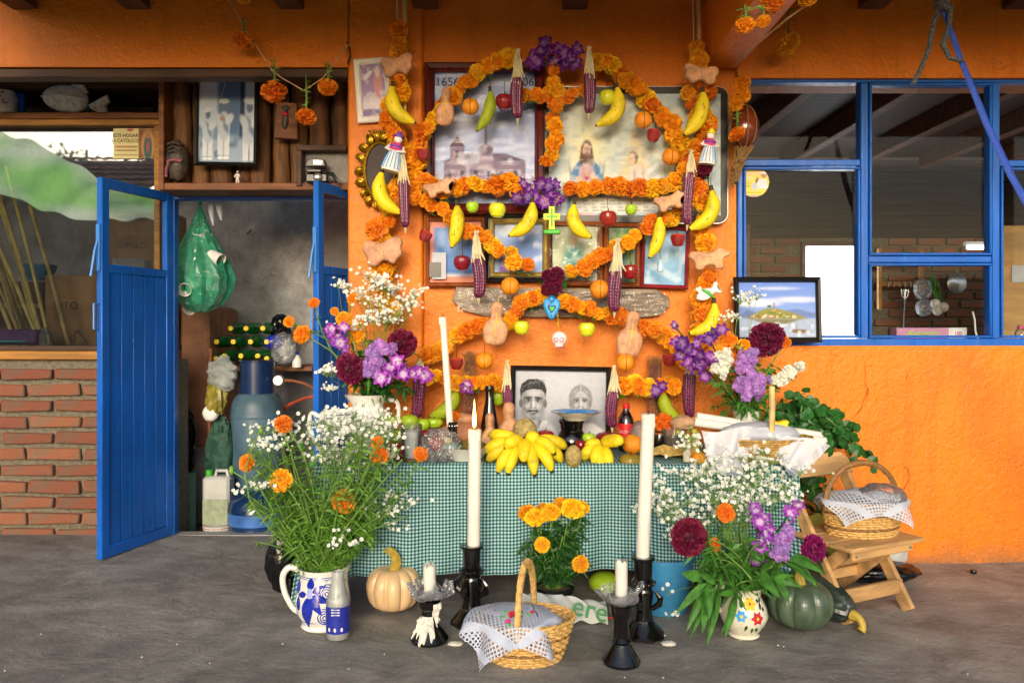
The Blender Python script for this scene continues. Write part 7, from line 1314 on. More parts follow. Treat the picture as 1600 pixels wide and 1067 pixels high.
def petal(rad, a0, z0_, ang, L, W_, n=9):
    """teardrop in surface millimetres: start (a0,z0), direction ang (deg, 0=right, 90=up)"""
    r = rad(z0_); P_ = []
    for i in range(n+1): u = i/n; P_.append((u*L, W_*math.sin(math.pi*u**.75)))
    P_ += [(x, -y) for x, y in reversed(P_[1:-1])]
    c, s = math.cos(R(ang)), math.sin(R(ang)); return [(a0+math.degrees((x*c-y*s)/r), z0_+x*s+y*c) for x, y in P_]
def spiral(rad, a0, z0_, R_, turns, w=.003):
    pts = []
    for i in range(int(turns*20)+1):
        u = i/(turns*20); th = u*turns*6.283; rr = R_*(.1+.9*u); z = z0_+rr*math.sin(th); r = rad(z)+.0012; a = a0+math.degrees(rr*math.cos(th)/rad(z0_)); pts.append((r*math.cos(R(a)), r*math.sin(R(a)), z))
    return tube(pts, w, 5)
def ring(rad, z, w=.0025): r = rad(z)+.0008; return tube([(r*math.cos(R(a)), r*math.sin(R(a)), z) for a in range(0, 361, 10)], w, 5, False)
t = thing('patterned_jug', 'small white jug with blue pattern and loop handle on the table left', 'jug', onT(530, 3.5)); k = S(1, 3.5); jh = P(0, 643, 3.5).z-TT; pr = [(22*k, 0), (28*k, jh*.15), (31*k, jh*.5), (27*k, jh*.85), (28*k, jh)]
part(t, 'body', lathe(pr+[(26*k, jh), (25*k, jh*.85)], 32), MT['porcelain']); part(t, 'handle', tube([(-28*k, 0, jh*.85), (-43*k, 0, jh*.95), (-47*k, 0, jh*.7), (-40*k, 0, jh*.4), (-30*k, 0, jh*.28)], .009, 8, sub=5), MT['porcelain']); rd = surf(pr)
part(t, 'blue_pattern', join(ring(rd, jh*.95), ring(rd, jh*.88), *[decal(rd, petal(rd, a, jh*.25, 90+s, .1, .018)) for a, s in ((250, 12), (285, -14), (225, 20), (310, -20))], *[spiral(rd, a, jh*.55, .022, 2.5, .002) for a in (240, 296)]), MT['cobalt'])
# ---------------------------------------------------------------- floor jug, bottle, pitcher
FLz = 3.17; FLb = onF(505, FLz); k = S(1, FLz); jh = P(0, 884, FLz).z
t = thing('blue_white_jug', 'white jug painted with cobalt petals and spirals on the floor', 'jug', FLb); pr = [(32*k, 0), (34*k, .006), (31*k, .018), (33*k, .026), (41*k, jh*.28), (42*k, jh*.45), (38*k, jh*.7), (35*k, jh*.85), (39*k, jh)]
part(t, 'body', lathe([(.5*k, 0)]+pr+[(37*k, jh), (33*k, jh*.85)], 48, lambda a, r, z: r*(1+(.1*max(0, math.cos(a-R(20)))**8 if z > jh*.8 else 0))), MT['porcelain']); part(t, 'handle', tube([(-34*k, 0, jh*.9), (-52*k, 0, jh*.97), (-63*k, 0, jh*.82), (-60*k, 0, jh*.55), (-48*k, 0, jh*.3), (-38*k, 0, jh*.22)], [.012, .013, .013, .012, .011, .01], 10, sub=5), MT['porcelain']); rd = surf(pr)
part(t, 'blue_band', join(ring(rd, jh*.9, .002), ring(rd, jh*.865, .0015), ring(rd, jh*.17, .0015)), MT['cobalt'])
for a, z, ang, L, W_ in ((252, .62, -97, .135, .024), (257, .6, -58, .08, .016), (259, .63, -22, .075, .015), (259, .68, 24, .06, .015), (251, .71, 82, .05, .017), (244, .64, 190, .05, .012), (222, .35, 95, .06, .016)): part(t, 'painted_petal', decal(rd, petal(rd, a, jh*z, ang, L, W_)), MT['cobalt'], sharp=0)
for a, z, r_ in ((292, .66, .034), (287, .28, .036), (330, .5, .03), (205, .7, .026)): part(t, 'painted_spiral', spiral(rd, a, jh*z, r_, 3.3, .0022), MT['cobalt'])
part(t, 'flower_bud', decal(rd, oval(252, jh*.66, 7, .02)), mat('pale_cobalt', '9fa8dc', .2))
t = thing('clear_bottle', 'upright clear glass bottle with blue label full of wax scraps', 'bottle', onF(528, 3.05)); k = S(1, 3.05); bh = P(0, 893, 3.05).z; pr = [(16*k, 0), (18*k, .006), (18*k, bh*.52), (17*k, bh*.6), (12*k, bh*.74), (10*k, bh*.85), (9*k, bh*.98), (8*k, bh)]
part(t, 'glass', lathe(pr+[(7*k, bh*.97), (15*k, bh*.55), (16.5*k, bh*.5), (16.5*k, .014), (.5*k, .012)], 28), clear('frosty_glass', (.95, .96, .95), .05, .05, .5, (.8, .82, .8))); part(t, 'wax_scraps', join(*[mv(crumple(.034 if i < 8 else .018, .034 if i < 8 else .018, .024, 70+i, 14, 10, .3), gq.uniform(-.006, .006), gq.uniform(-.006, .006), .03+i*.0165) for i in range(13)]), mat('wax_scrap', 'dcdcd8', .5, .15)); part(t, 'label', lathe([(18.3*k, bh*.1), (18.4*k, bh*.12), (18.4*k, bh*.48), (18.3*k, bh*.5)], 30, cap=False), mat('blue_label', '26309c', .4, .2, 60)); rd = surf(pr)
part(t, 'label_print', join(*[decal(rd, [(250+0, bh*z), (290, bh*z), (290, bh*(z+.02)), (250, bh*(z+.02))], .0022, 2) for z in (.38, .42, .46)], *[decal(rd, oval(a, bh*.17, 6, .008), .0022, 3) for a in (238, 268, 300)]), MT['porcelain'])
FRz = 3.07; FRb = onF(1162, FRz); k = S(1, FRz); jh = P(0, 914, FRz).z; t = thing('flower_pitcher', 'white pitcher painted with yellow, blue and red flowers on the floor', 'pitcher', FRb); pr = [(22*k, 0), (24*k, .005), (21*k, .012), (33*k, jh*.28), (37*k, jh*.42), (34*k, jh*.58), (25*k, jh*.8), (26*k, jh*.9), (32*k, jh)]
part(t, 'body', lathe([(.5*k, 0)]+pr+[(30*k, jh), (23*k, jh*.8)], 44, lambda a, r, z: r*(1+(.16*max(0, math.cos(a-R(10)))**8 if z > jh*.85 else 0))), MT['cream']); part(t, 'handle', tube([(-26*k, 0, jh*.92), (-42*k, 0, jh*.98), (-46*k, 0, jh*.78), (-40*k, 0, jh*.55), (-33*k, 0, jh*.45)], .009, 10, sub=5), MT['cream']); rd = surf(pr)
for a, z, m_n, r_ in ((272, .74, 'yel', .028), (248, .52, 'blueic', .024), (288, .48, 'redic', .028)):
    part(t, 'painted_flower', join(*[decal(rd, petal(rd, a+0, jh*z, 60*q_, r_, .009)) for q_ in range(6)]), MT[m_n], sharp=0); part(t, 'flower_eye', decal(rd, oval(a, jh*z, 3.5, .006), .0026, 3), MT['yel' if m_n != 'yel' else 'redic'])
part(t, 'painted_leaf', join(*[decal(rd, petal(rd, a, jh*z, g, .028, .006)) for a, z, g in ((262, .35, 250), (275, .3, 280), (285, .3, 300), (300, .62, 60), (250, .66, 120), (305, .74, 40))]), MT['leafd'], sharp=0); part(t, 'painted_berry', join(*[decal(rd, oval(a, jh*z, 4, .007), .002, 3) for a, z in ((306, .7), (312, .62), (300, .78))]), MT['burg'])
# ---------------------------------------------------------------- pumpkins
def pumpkin(label, px, Z, r, h, n, m, stem, depth=.16, name='pumpkin'):
    b = onF(px, Z); t = thing(name, label, 'pumpkin', b); V = []; Fc = []; N = 96; Mm = 26
    for j in range(Mm+1):
        th = math.pi*j/Mm; rr = r*max(1e-4, math.sin(th))**.85; z = h/2-h/2*math.cos(th)-.16*h*max(0, (1-math.sin(th)))**2*(1 if th > 1.57 else -.6)
        for q in range(N):
            a = q/N*6.2832; c = abs(math.sin(n*a/2+.35*math.sin(a*2)))**.6; f = 1-depth*(1-c)*math.sin(th); V.append(Vector((rr*f*math.cos(a), rr*f*math.sin(a), z)))
    for j in range(Mm):
        for q in range(N): Fc.append((j*N+q, j*N+(q+1) % N, (j+1)*N+(q+1) % N, (j+1)*N+q))
    part(t, 'rind', (V, Fc), MT[m], sharp=0); part(t, 'stem', join(tube([Vector(p)+Vector((0, 0, h*.86)) for p in stem], [.026, .019, .015, .015, .018], 10, sub=5), *[tube([Vector(p)+Vector((.016*math.cos(a), .016*math.sin(a), h*.86)) for p in stem], [.01, .006, .004, .004, .005], 5) for a in (0, 1.2, 2.5, 3.7, 5)]), MT['pstem'])
    return t
t = pumpkin('pale beige ribbed pumpkin with a curved stem left of the waxy candlestick', 615, 3.33, .117, .205, 11, 'pumpkin', [(0, 0, -.01), (.012, -.01, .03), (.012, -.02, .06), (-.002, -.03, .085), (-.022, -.035, .092)])
for i in range(0): part(t, 'blemish', ball(.004, .002, .004, 8, 6), MT['bantip'], (gq.uniform(-.07, .0), -.1+gq.uniform(-.006, .01), gq.uniform(.09, .16)))
pumpkin('dark green ribbed pumpkin with a pale stem on the right floor', 1250, 3.14, .127, .205, 9, 'squash', [(0, 0, -.01), (-.006, 0, .03), (-.008, 0, .055), (-.014, -.004, .08), (-.022, -.008, .092)])
t = thing('long_squash', 'long dark striped squash lying behind the green pumpkin', 'squash', onF(1295, 3.27)); part(t, 'rind', mv(xf(ball(.17, .085, .085, 40, 20, lambda v: 1-.05*abs(math.sin(5*math.atan2(v.z, v.y)))), RZ(-58) @ RY(14)), -.03, .02, .085), MT['squashd'], sharp=0); part(t, 'stem', tube([(.045, -.125, .05), (.06, -.155, .045), (.065, -.17, .02), (.055, -.175, .005)], [.024, .016, .014, .018], 9, sub=5), MT['pstem'])
solo('green_squash', 'round green squash in the shade under the table', 'squash', ball(.075, .07, .05, 22, 14), MT['lime'], onF(945, 3.55)+Vector((0, 0, .05)))
# ---------------------------------------------------------------- baskets
def wicker_basket(name, label, base, rx, ry, h, flare, handle, rot=0, rows=16, hm='wicker', dark=(4, 9), hr=.011, cat='basket'):
    t = thing(name, label, cat, base, (0, 0, R(rot))); n = 96
    def row(j, rr_):
        z = h*j/rows+.004; f = flare+(1-flare)*(j/rows)**.8; ns = 22
        return tube([((rx*f+.0035*math.cos(ns*a+math.pi*(j % 2)))*math.cos(a), (ry*f+.0035*math.cos(ns*a+math.pi*(j % 2)))*math.sin(a), z) for a in [2*math.pi*i/n for i in range(n+1)]], rr_, 5, False)
    rod = h/rows*.56
    part(t, 'weave', join(*[row(j, rod) for j in range(rows) if j not in dark]), MT['wicker'], kind='stuff', sharp=0); part(t, 'dark_weave', join(*[row(j, rod) for j in dark]), MT['wickerd'], kind='stuff', sharp=0)
    part(t, 'stakes', join(*[tube([(rx*flare*math.cos(a), ry*flare*math.sin(a), 0), (rx*(flare+1)/2*1.03*math.cos(a), ry*(flare+1)/2*1.03*math.sin(a), h*.5), (rx*math.cos(a), ry*math.sin(a), h)], .003, 5) for a in [2*math.pi*(i+.5)/22 for i in range(22)]]), MT['wicker'], kind='stuff')
    part(t, 'rim', join(*[tube([((rx+.004*math.cos(20*a+ph))*math.cos(a), (ry+.004*math.cos(20*a+ph))*math.sin(a), h+.004*math.sin(20*a+ph)) for a in [2*math.pi*i/120 for i in range(121)]], .005, 5, False) for ph in (0, 3.14)]), MT['wicker'], sharp=0); part(t, 'base', mv(xf(lathe([(.001, 0), (flare, 0), (flare, .006), (.001, .007)], 32), SCL(rx, ry, 1)), 0, 0, .001), MT['wicker'])
    hp_, ang = handle; pts = [Vector((rx*math.cos(ang)*math.cos(math.pi*i/24), ry*math.sin(ang)*math.cos(math.pi*i/24), h*.7+(hp_-h*.7)*math.sin(math.pi*i/24)**.8)) for i in range(25)]
    part(t, 'handle', tube(pts, hr, 8), MT[hm]); wr = []
    for ph in (0, 2.1, 4.2): wr.append(tube([pts[min(int(i/6), 23)].lerp(pts[min(int(i/6)+1, 24)], i/6-int(i/6))+Vector((math.cos(i*.75+ph)*hr*.9, math.cos(i*.75+ph)*hr*.4, math.sin(i*.75+ph)*hr*.9)) for i in range(145)], hr*.38, 4))
    part(t, 'handle_wrap', join(*wr), MT[hm if hm == 'wickerd' else 'wicker'], sharp=0); return t
def doily(name, label, base, rx, ry, half, rot, m, N=64, dome=.02, hug=.25, zmin=None, cat='cloth', sag=1.0, ripple=.012):
    """square cloth laid over an elliptic rim: flat inside, hanging outside; scalloped edge"""
    V = []; UV = []
    for j in range(N+1):
        for i in range(N+1):
            s = (i/N*2-1)*half; q = (j/N*2-1)*half
            if i in (0, N): s *= 1-.018*abs(math.sin(j*.9))
            if j in (0, N): q *= 1-.018*abs(math.sin(i*.9))
            c, n = math.cos(R(rot)), math.sin(R(rot)); x = s*c-q*n; y = s*n+q*c; a = math.atan2(y/ry, x/rx); rr = math.hypot(x/rx, y/ry); el = math.hypot(rx*math.cos(a), ry*math.sin(a)); d = (rr-1)*el
            if d <= 0: p = Vector((x, y, dome*(1-rr*rr)+.004*math.sin(30*x)*math.sin(26*y)))
            else:
                k = 1+(hug*d+ripple*math.sin(7*a+2)*min(1, d/.05)+.01*(1-math.exp(-d*60)))/el; z = -max(0, d-.008)*sag
                if zmin is not None and z < zmin: z = zmin+.004; k += .3*(-(d*sag)-zmin)*-1/el
                p = Vector((el*math.cos(a)*0+rx*math.cos(a)*k, ry*math.sin(a)*k, z))
            V.append(p); UV.append((s, q))
    Fc = [(j*(N+1)+i, j*(N+1)+i+1, (j+1)*(N+1)+i+1, (j+1)*(N+1)+i) for j in range(N) for i in range(N)]
    o = solo(name, label, cat, (V, Fc), m, base, sharp=0); uvset(o, UV); o.data.shade_smooth(); return o
bb_ = onF(822, 2.86); wicker_basket('wicker_basket', 'wicker basket with tall hoop handle at the front centre floor', bb_, .175, .13, .15, .72, (.345, R(75)), 6, 15)
doily('crochet_doily', 'blue-white crochet cloth hanging over the left of the front basket', bb_+Vector((-.055, -.012, .162)), .15, .125, .205, 8, lace('crochet', 'd6e0f6', .0135, .6, .05), zmin=-.158, hug=.3, ripple=.02)
q_ = thing('embroidered_roses', 'embroidered red roses on the cloth inside the front basket', 'embroidery', bb_+Vector((-.03, -.09, .19)), (R(-60), 0, 0))
for x, z, r_ in ((-.02, .0, .017), (-.035, -.03, .011), (.05, .01, .008)): link('rose', STK[0], MT['redic'] if x > -.03 else MT['pink'], q_, (x, 0, z), (R(90), 0, 0), (r_, r_, r_*.4))
part(q_, 'rose_leaf', join(*[mv(xf(ball(.009, .003, .004, 8, 6), RY(a)), x, 0, z) for x, z, a in ((-.045, .012, 30), (.01, -.012, -30), (.012, .012, 40), (-.03, -.045, 70), (-.055, -.01, 10), (.036, 0, 60))]), MT['greenic']); part(q_, 'black_stitch', tube([(.05, 0, .04), (.058, 0, .028), (.054, 0, .02), (.066, 0, .008), (.07, 0, -.01)], .0018, 4), MT['ink'])
solo('cream_bundle', 'white cloth bundle lying under the crochet in the front basket', 'cloth', crumple(.14, .1, .05, 85, amp=.1), MT['linen'], bb_+Vector((0, 0, .12)))
# folding chair and its basket
ca = math.atan2(.15, .307); CB = onF(1326, 3.17); t = thing('folding_chair', 'low pale pine folding chair on the right holding a basket', 'chair', CB, (0, 0, ca))
def bar(p, q, w, th, m='pine', name='rail', par=None, b=.003):
    p, q = Vector(p), Vector(q); d = q-p; L = d.length; M_ = Matrix.Translation(p) @ d.to_track_quat('X', 'Z').to_matrix().to_4x4(); return part(par or t, name, xf(box(0, L, -th/2, th/2, -w/2, w/2, b), M_), MT[m])
for x in (0, .36): bar((x, 0, .005), (x, .36, .57), .055, .022, name='rail')
for x in (.035, .325): bar((x, .03, .295), (x, .34, .01), .05, .022, name='leg')
bar((-.012, -.028+.075, .095), (.372, -.028+.075, .095), .06, .02, name='stretcher'); bar((.035, .235, .12), (.325, .235, .12), .045, .02, name='stretcher'); bar((.02, .14, .205), (.34, .14, .205), .03, .02, name='stretcher')
for k in range(3): part(t, 'seat_slat', box(-.035, .395, -.045+.12*k, .07+.12*k, .302, .32, .003), MT['pine'])
part(t, 'seat_apron', box(.0, .36, -.02, -.002, .262, .3015, .003), MT['pine']); M_ = TR(0, .345, .525) @ RX(-22)
part(t, 'backrest', xf(prism([(-.04, 0), (.40, 0), (.40, .06), (.36, .1), (0, .1), (-.04, .06)], -.03, -.012, .003), M_), MT['pine'])
part(t, 'bolt', join(*[xf(lathe([(.006, 0), (.006, .004), (.001, .006)], 8), TR(x, y, z) @ RX(90)) for x, y, z in ((.02, -.02, .28), (.34, -.02, .28), (.0, .036, .095), (.36, .036, .095))]), MT['alu'])
u_ = Vector((math.cos(ca), math.sin(ca), 0)); v_ = Vector((-math.sin(ca), math.cos(ca), 0)); cb = CB+u_*.225+v_*.125+Vector((0, 0, .3205))
wicker_basket('wicker_basket', 'oval wicker basket with dark arched handle on the folding chair', cb, .175, .125, .145, .86, (.30, 0), 12, 14, 'wickerd', (3, 9), .012)
doily('lace_cloth', 'white lace cloth draped over the basket on the chair', cb+Vector((0, -.01, .155)), .178, .13, .2, 0, lace('white_lace', 'd8e0f0', .015, .55, .05), dome=.035, hug=.25, sag=.8)
solo('clear_wrap', 'clear plastic wrap bulging inside the chair basket', 'plastic wrap', crumple(.1, .08, .05, 88, amp=.15), MT['clearp'], cb+Vector((.06, -.05, .17)))
# table basket with napkin
TBb = onT(1185, 3.50); t = thing('palm_basket', 'flat woven palm basket with upright bark handle on the table right', 'basket', TBb)
part(t, 'woven_side', join(*[xf(tube([((.19+.05*j/9+.004*math.cos(18*a+math.pi*(j % 2)))*math.cos(a), (.12+.03*j/9)*math.sin(a), .012+j*.011) for a in [2*math.pi*i/72 for i in range(73)]], .0068, 5, False), TR()) for j in range(9)]), MT['palm'], kind='stuff', sharp=0); part(t, 'basket_floor', xf(lathe([(.001, .002), (1, .002), (1, .008), (.001, .009)], 28), SCL(.19, .12, 1)), MT['palm']); part(t, 'bark_handle', tube([(.02, -.10, .06), (.026, -.1, .16), (.03, -.095, .25), (.034, -.08, .33)], [.016, .014, .013, .012], 9), MT['cane'])
for lab, sx, pts in (('white embroidered napkin flap hanging over the left of the palm basket', -1, [(1095, 672), (1178, 668), (1160, 748), (1112, 735)]), ('white embroidered napkin flap hanging over the right of the palm basket', 1, [(1200, 668), (1296, 696), (1240, 748), (1222, 728)])):
    q = [P(a, b, Z_) for (a, b), Z_ in zip(pts, (3.42, 3.40, 3.31, 3.33))]; c0 = q[0]; N = 24; V = []; UV = []
    for j in range(N+1):
        for i in range(N+1):
            u, v = i/N, j/N; p = (q[0].lerp(q[1], u)).lerp(q[3].lerp(q[2], u), v); fold = math.sin(u*9+v*3+sx)*.028*(.3+v)+math.sin(u*21+sx*2)*.004; p = p+Vector((0, fold-.02*math.sin(math.pi*u), -.01*math.sin(u*6.28)*(1-v))); V.append(p-c0); UV.append(((u-.5)*.26, (v-.5)*.2))
    o = solo('napkin', lab, 'napkin', (V, [(j*(N+1)+i, j*(N+1)+i+1, (j+1)*(N+1)+i+1, (j+1)*(N+1)+i) for j in range(N) for i in range(N)]), lace('napkin_lace%d' % sx, 'eceef6', .007, .5, .095), c0, sharp=0); uvset(o, UV); o.data.shade_smooth()
    hem = [V[N*(N+1)+i]+Vector((0, -.002, .012)) for i in range(N+1)]; part(o, 'blue_hem', tube(hem, .003, 4), mat('pale_blue_thread%d' % sx, 'a8cbe8', .8))
solo('napkin_heap', 'white napkin heaped inside the palm basket', 'napkin', crumple(.17, .1, .05, 91, amp=.12), MT['linen'], TBb+Vector((0, -.02, .12))); bread('yellow glazed sweet bread showing above the napkin', 1200, 1232, 654, 672, BOW, 3.47, 0, 1, False, .04, 'yel'); bread('brown sweet bread showing at the left of the bark handle', 1158, 1180, 662, 676, BOW, 3.45, 0, 1, False, .04, 'breadd')
# ---------------------------------------------------------------- things on the floor
t = thing('marigold_pot', 'potted marigold plant with yellow blooms before the tablecloth', 'potted plant', onF(865, 3.33)); part(t, 'pot', lathe([(.001, 0), (.065, 0), (.085, .1), (.09, .1), (.09, .11), (.08, .11), (.07, .09)], 28), MT['blackp']); part(t, 'soil', lathe([(.08, .098), (.04, .104), (.001, .105)], 20), MT['bark']); o_ = t.location; st = []; lf = []
for i in range(64):
    a = gq.uniform(0, 6.28); rr = gq.uniform(0, .145); tip = Vector((math.cos(a)*rr, math.sin(a)*rr*.8, gq.uniform(.2, .40))); pth = bend((math.cos(a)*.03, math.sin(a)*.03, .1), tip, gq, 5, .01); st.append(tube(pth, .003, 4)); lf.append(leafblades(pth[1:], 26, .058, .0085, gq, .1))
part(t, 'stems', join(*st), MT['stem'], kind='stuff', sharp=0); part(t, 'leaves', join(*lf), MT['leafd'], kind='stuff', sharp=0)
for x, y, r_, dz in ((824, 801, 15, .0), (836, 808, 17, -.05), (848, 793, 14, .05), (860, 800, 16, -.06), (879, 790, 17, .02), (895, 794, 18, -.04), (906, 795, 15, .0), (868, 790, 14, .06), (847, 851, 12, -.12), (907, 881, 13, -.1)):
    p = P(x, y, 3.33+dz)-o_; link('bloom', gq.choice(MGF), MT['mgy'], t, p, face((gq.gauss(0, .25), -.6, .9) if y < 820 else (.1, -1, .2), gq.uniform(0, 6)), S(r_, 3.33)); part(t, 'bloom_stem', tube([p*.5+Vector((0, 0, .05)), p-Vector((0, 0, .02))], .003, 5), MT['stem'])
t = thing('blue_bucket', 'sky blue plastic bucket under the right of the table', 'bucket', onF(1036, 3.36)); part(t, 'pail', lathe([(.001, 0), (.1, 0), (.103, .006), (.128, .22), (.134, .222), (.134, .235), (.124, .235), (.1, .02)], 36), MT['aqua']); part(t, 'bail', tube([(.13*math.cos(R(a)), -.02-.06*math.sin(R(a)), .2-.1*math.sin(R(a))) for a in range(0, 181, 15)], .003, 5), MT['alu'])
t = thing('white_sack', 'crumpled white sack with green lettering behind the front basket', 'sack', onF(880, 3.2)); w_ = .36
part(t, 'sack_body', grid(40, 16, lambda u, v: ((u-.5)*w_, -.02+.09*v+.012*math.sin(11*u+4*v), .006+.1*math.sin(v*2.2)*(.75+.25*math.sin(3*u+1))+.006*math.sin(29*u+11*v))), MT['sack'], sharp=0)
text(t, 'lettering', 'ere', .11, MT['greenp'], (.10, -.036, .03), (70, 14, 0), ext=.002); part(t, 'red_mark', xf(prism([(-.02, 0), (.01, .012), (.02, -.006)], -.002, .002), TR(.2, -.03, .03)), MT['red'])
solo('black_bag', 'black plastic bag drooping left of the cloth corner', 'bag', join(crumple(.07, .05, .12, 95, amp=.25), mv(crumple(.03, .03, .1, 96, amp=.2), .04, 0, -.1)), MT['bagblack'], P(440, 880, 3.45)+Vector((0, 0, .0)))
solo('spotted_bag', 'yellow bag with black spots behind the folding chair', 'bag', join(crumple(.13, .06, .16, 97, amp=.08)), mat('leopard', 'c8c04a', .5, 0, 26, col2='14120c', cut=(.37, .39)), onF(1275, 3.72)+Vector((0, 0, .16)))
solo('dark_sack', 'dark sack lying under the folding chair', 'sack', crumple(.2, .1, .05, 98, amp=.15), MT['bagblack'], onF(1370, 3.72)+Vector((0, 0, .05))); solo('pale_sack', 'pale blue-grey plastic sack behind the folding chair legs', 'sack', crumple(.14, .08, .1, 99, amp=.15), MT['sack'], onF(1372, 3.82)+Vector((0, 0, .12)))
solo('loose_stopper', 'black bottle stopper on the bare floor at the right', 'cap', lathe([(.014, 0), (.0145, .004), (.0145, .014), (.013, .016), (.001, .016)], 20, lambda a, r, z: r*(1+.02*math.sin(24*a))), MT['blackp'], onF(1521, 3.85))
pq = random.Random(44)
t = part(None, 'floor_litter', join(*[mv(xf(ball(gq.uniform(.002, .005), gq.uniform(.002, .005), .002, 6, 4), RZ(gq.uniform(0, 180))), pq.uniform(-1.9, 1.6), pq.uniform(2.4, 3.3), .004) for _ in range(40)]), MT['wax'], kind='stuff'); tag(t, 'white specks of wax and petals scattered over the concrete floor', 'litter')
# ---------------------------------------------------------------- bouquets
Lm = LBv+Vector((0, 0, lm-.03)); LZb = 3.66
for lab, tip, r_, mm, dz in (('small marigold at the far left of the upper left bouquet', (452, 503), 9, 'mg', 0), ('round marigold reaching left over the doorway', (473, 523), 15, 'mg', 0), ('small marigold before the blue door edge', (491, 474), 9, 'mg', .05), ('marigold high over the upper left bouquet beside the pillar', (552, 467), 10, 'mg', .05), ('small deep marigold before the blue door leaf', (523, 487), 7, 'mgr', .05), ('large golden marigold above the pink orchids', (538, 500), 13, 'mgy', -.02), ('golden marigold half behind the lilac stock', (557, 526), 14, 'mg', .02)): marigold_stem(lab, tip, Lm, r_, LZb+dz, mm, 8)
orchid_spray('pink-purple orchid spray on the left of the upper left bouquet', [(520, 508), (530, 525), (538, 545)], Lm, 3.58, 9, 13)
cockscomb('dark red cockscomb low in the upper left bouquet', (547, 576), Lm, 22, 3.54, 'burg', (1.2, 1, .9)); cockscomb('round burgundy cockscomb high in the upper left bouquet', (628, 537), Lm, 23, 3.6)
stock_spike('lilac stock spike in the middle of the upper left bouquet', [(578, 585), (592, 555), (600, 535)], Lm, 3.55, 34, 8, 'stock', 19)
orchid_spray('magenta orchid spray in the middle of the upper left bouquet', [(600, 600), (615, 580), (625, 570)], Lm, 3.54, 10, 14); orchid_spray('orchid spray pointing right from the upper left bouquet', [(628, 592), (648, 582), (668, 578)], Lm, 3.56, 9, 15, jx=9)
gyp("baby's breath cloud over the upper left bouquet before the pillar", Lm, [(585, 470, 3.7, 55, 42, .08, 150), (560, 445, 3.75, 34, 28, .06, 50), (628, 478, 3.66, 34, 38, .06, 90), (536, 448, 3.8, 22, 28, .05, 40), (510, 585, 3.55, 26, 28, .05, 80), (575, 505, 3.64, 40, 25, .06, 90)], 5)
gr = thing('bouquet_greenery', 'leafy greenery filling the upper left bouquet', 'leaves', Lm); lf = []
for i in range(22):
    tip = P(gq.uniform(535, 640), gq.uniform(530, 612), gq.uniform(3.55, 3.75))-Lm; lf.append(leafblades(bend((0, 0, 0), tip, gq, 5, .02), 12, .07, .012, gq))
part(gr, 'leaves', join(*lf), MT['leafd'], kind='stuff', sharp=0)
# upper right bouquet
RBv = onT(1166, 3.74); rm = P(0, 642, 3.74).z-TT; t = thing('white_vase', 'white vase holding the upper right bouquet', 'vase', RBv); k = S(1, 3.74); part(t, 'body', lathe([(16*k, 0), (22*k, .02), (26*k, rm*.4), (18*k, rm*.75), (22*k, rm), (20*k, rm), (15*k, rm*.75)], 30), MT['porcelain'])
Rm = RBv+Vector((0, 0, rm-.03)); RZb = 3.7
orchid_spray('deep purple orchid spray on the left of the upper right bouquet', [(1062, 540), (1080, 552), (1094, 565), (1100, 580)], Rm, 3.62, 16, 14, 'orchidd', 14); orchid_spray('single orchid twig reaching left above the right marigold band', [(1055, 511), (1058, 507)], Rm, 3.64, 2, 10, 'orchid', 4); orchid_spray('upper purple orchid spray below the right column banana', [(1108, 530), (1116, 516), (1122, 512)], Rm, 3.62, 6, 11, 'orchidd', 7)
for lab, tip, r_, mm in (('marigold above the white stock in the upper right bouquet', (1138, 532), 14, 'mg'), ('marigold tucked beside the orchids in the upper right bouquet', (1122, 552), 13, 'mg'), ('marigold left of the burgundy cockscomb', (1163, 541), 12, 'mgr'), ('marigold right of the burgundy cockscomb', (1225, 535), 11, 'mg'), ('marigold behind the white stock', (1140, 560), 11, 'mg')): marigold_stem(lab, tip, Rm, r_, 3.68, mm, 6)
cockscomb('big burgundy cockscomb on top of the upper right bouquet', (1198, 530), Rm, 29, 3.68, asp=(1.05, .9, .9))
stock_spike('white stock spike on the left of the upper right bouquet', [(1120, 585), (1128, 565), (1130, 552)], Rm, 3.58, 26, 7, 'stockw', 14); stock_spike('white stock spike on the right of the upper right bouquet', [(1215, 598), (1228, 585), (1242, 572)], Rm, 3.6, 26, 7, 'stockw', 12)
stock_spike('upper lilac stock spike of the upper right bouquet', [(1165, 580), (1168, 560), (1170, 548)], Rm, 3.6, 24, 7, 'stock', 12); stock_spike('lower lilac stock spike of the upper right bouquet', [(1172, 620), (1178, 600), (1186, 588)], Rm, 3.56, 30, 8, 'stock', 18); stock_spike('violet stock at the left foot of the upper right bouquet', [(1155, 612), (1160, 600), (1162, 590)], Rm, 3.58, 14, 7, 'stock', 12)
gyp("sparse baby's breath in front of the lake painting", Rm, [(1172, 470, 3.72, 22, 40, .04, 55), (1135, 500, 3.75, 22, 30, .04, 30)], 8, size=.007)
gr = thing('bouquet_greenery', 'leafy greenery filling the upper right bouquet', 'leaves', Rm); lf = []
for i in range(26): lf.append(leafblades(bend((0, 0, 0), P(gq.uniform(1105, 1230), gq.uniform(555, 635), gq.uniform(3.58, 3.75))-Rm, gq, 5, .02), 12, .065, .01, gq))
part(gr, 'leaves', join(*lf), MT['leaf'], kind='stuff', sharp=0)
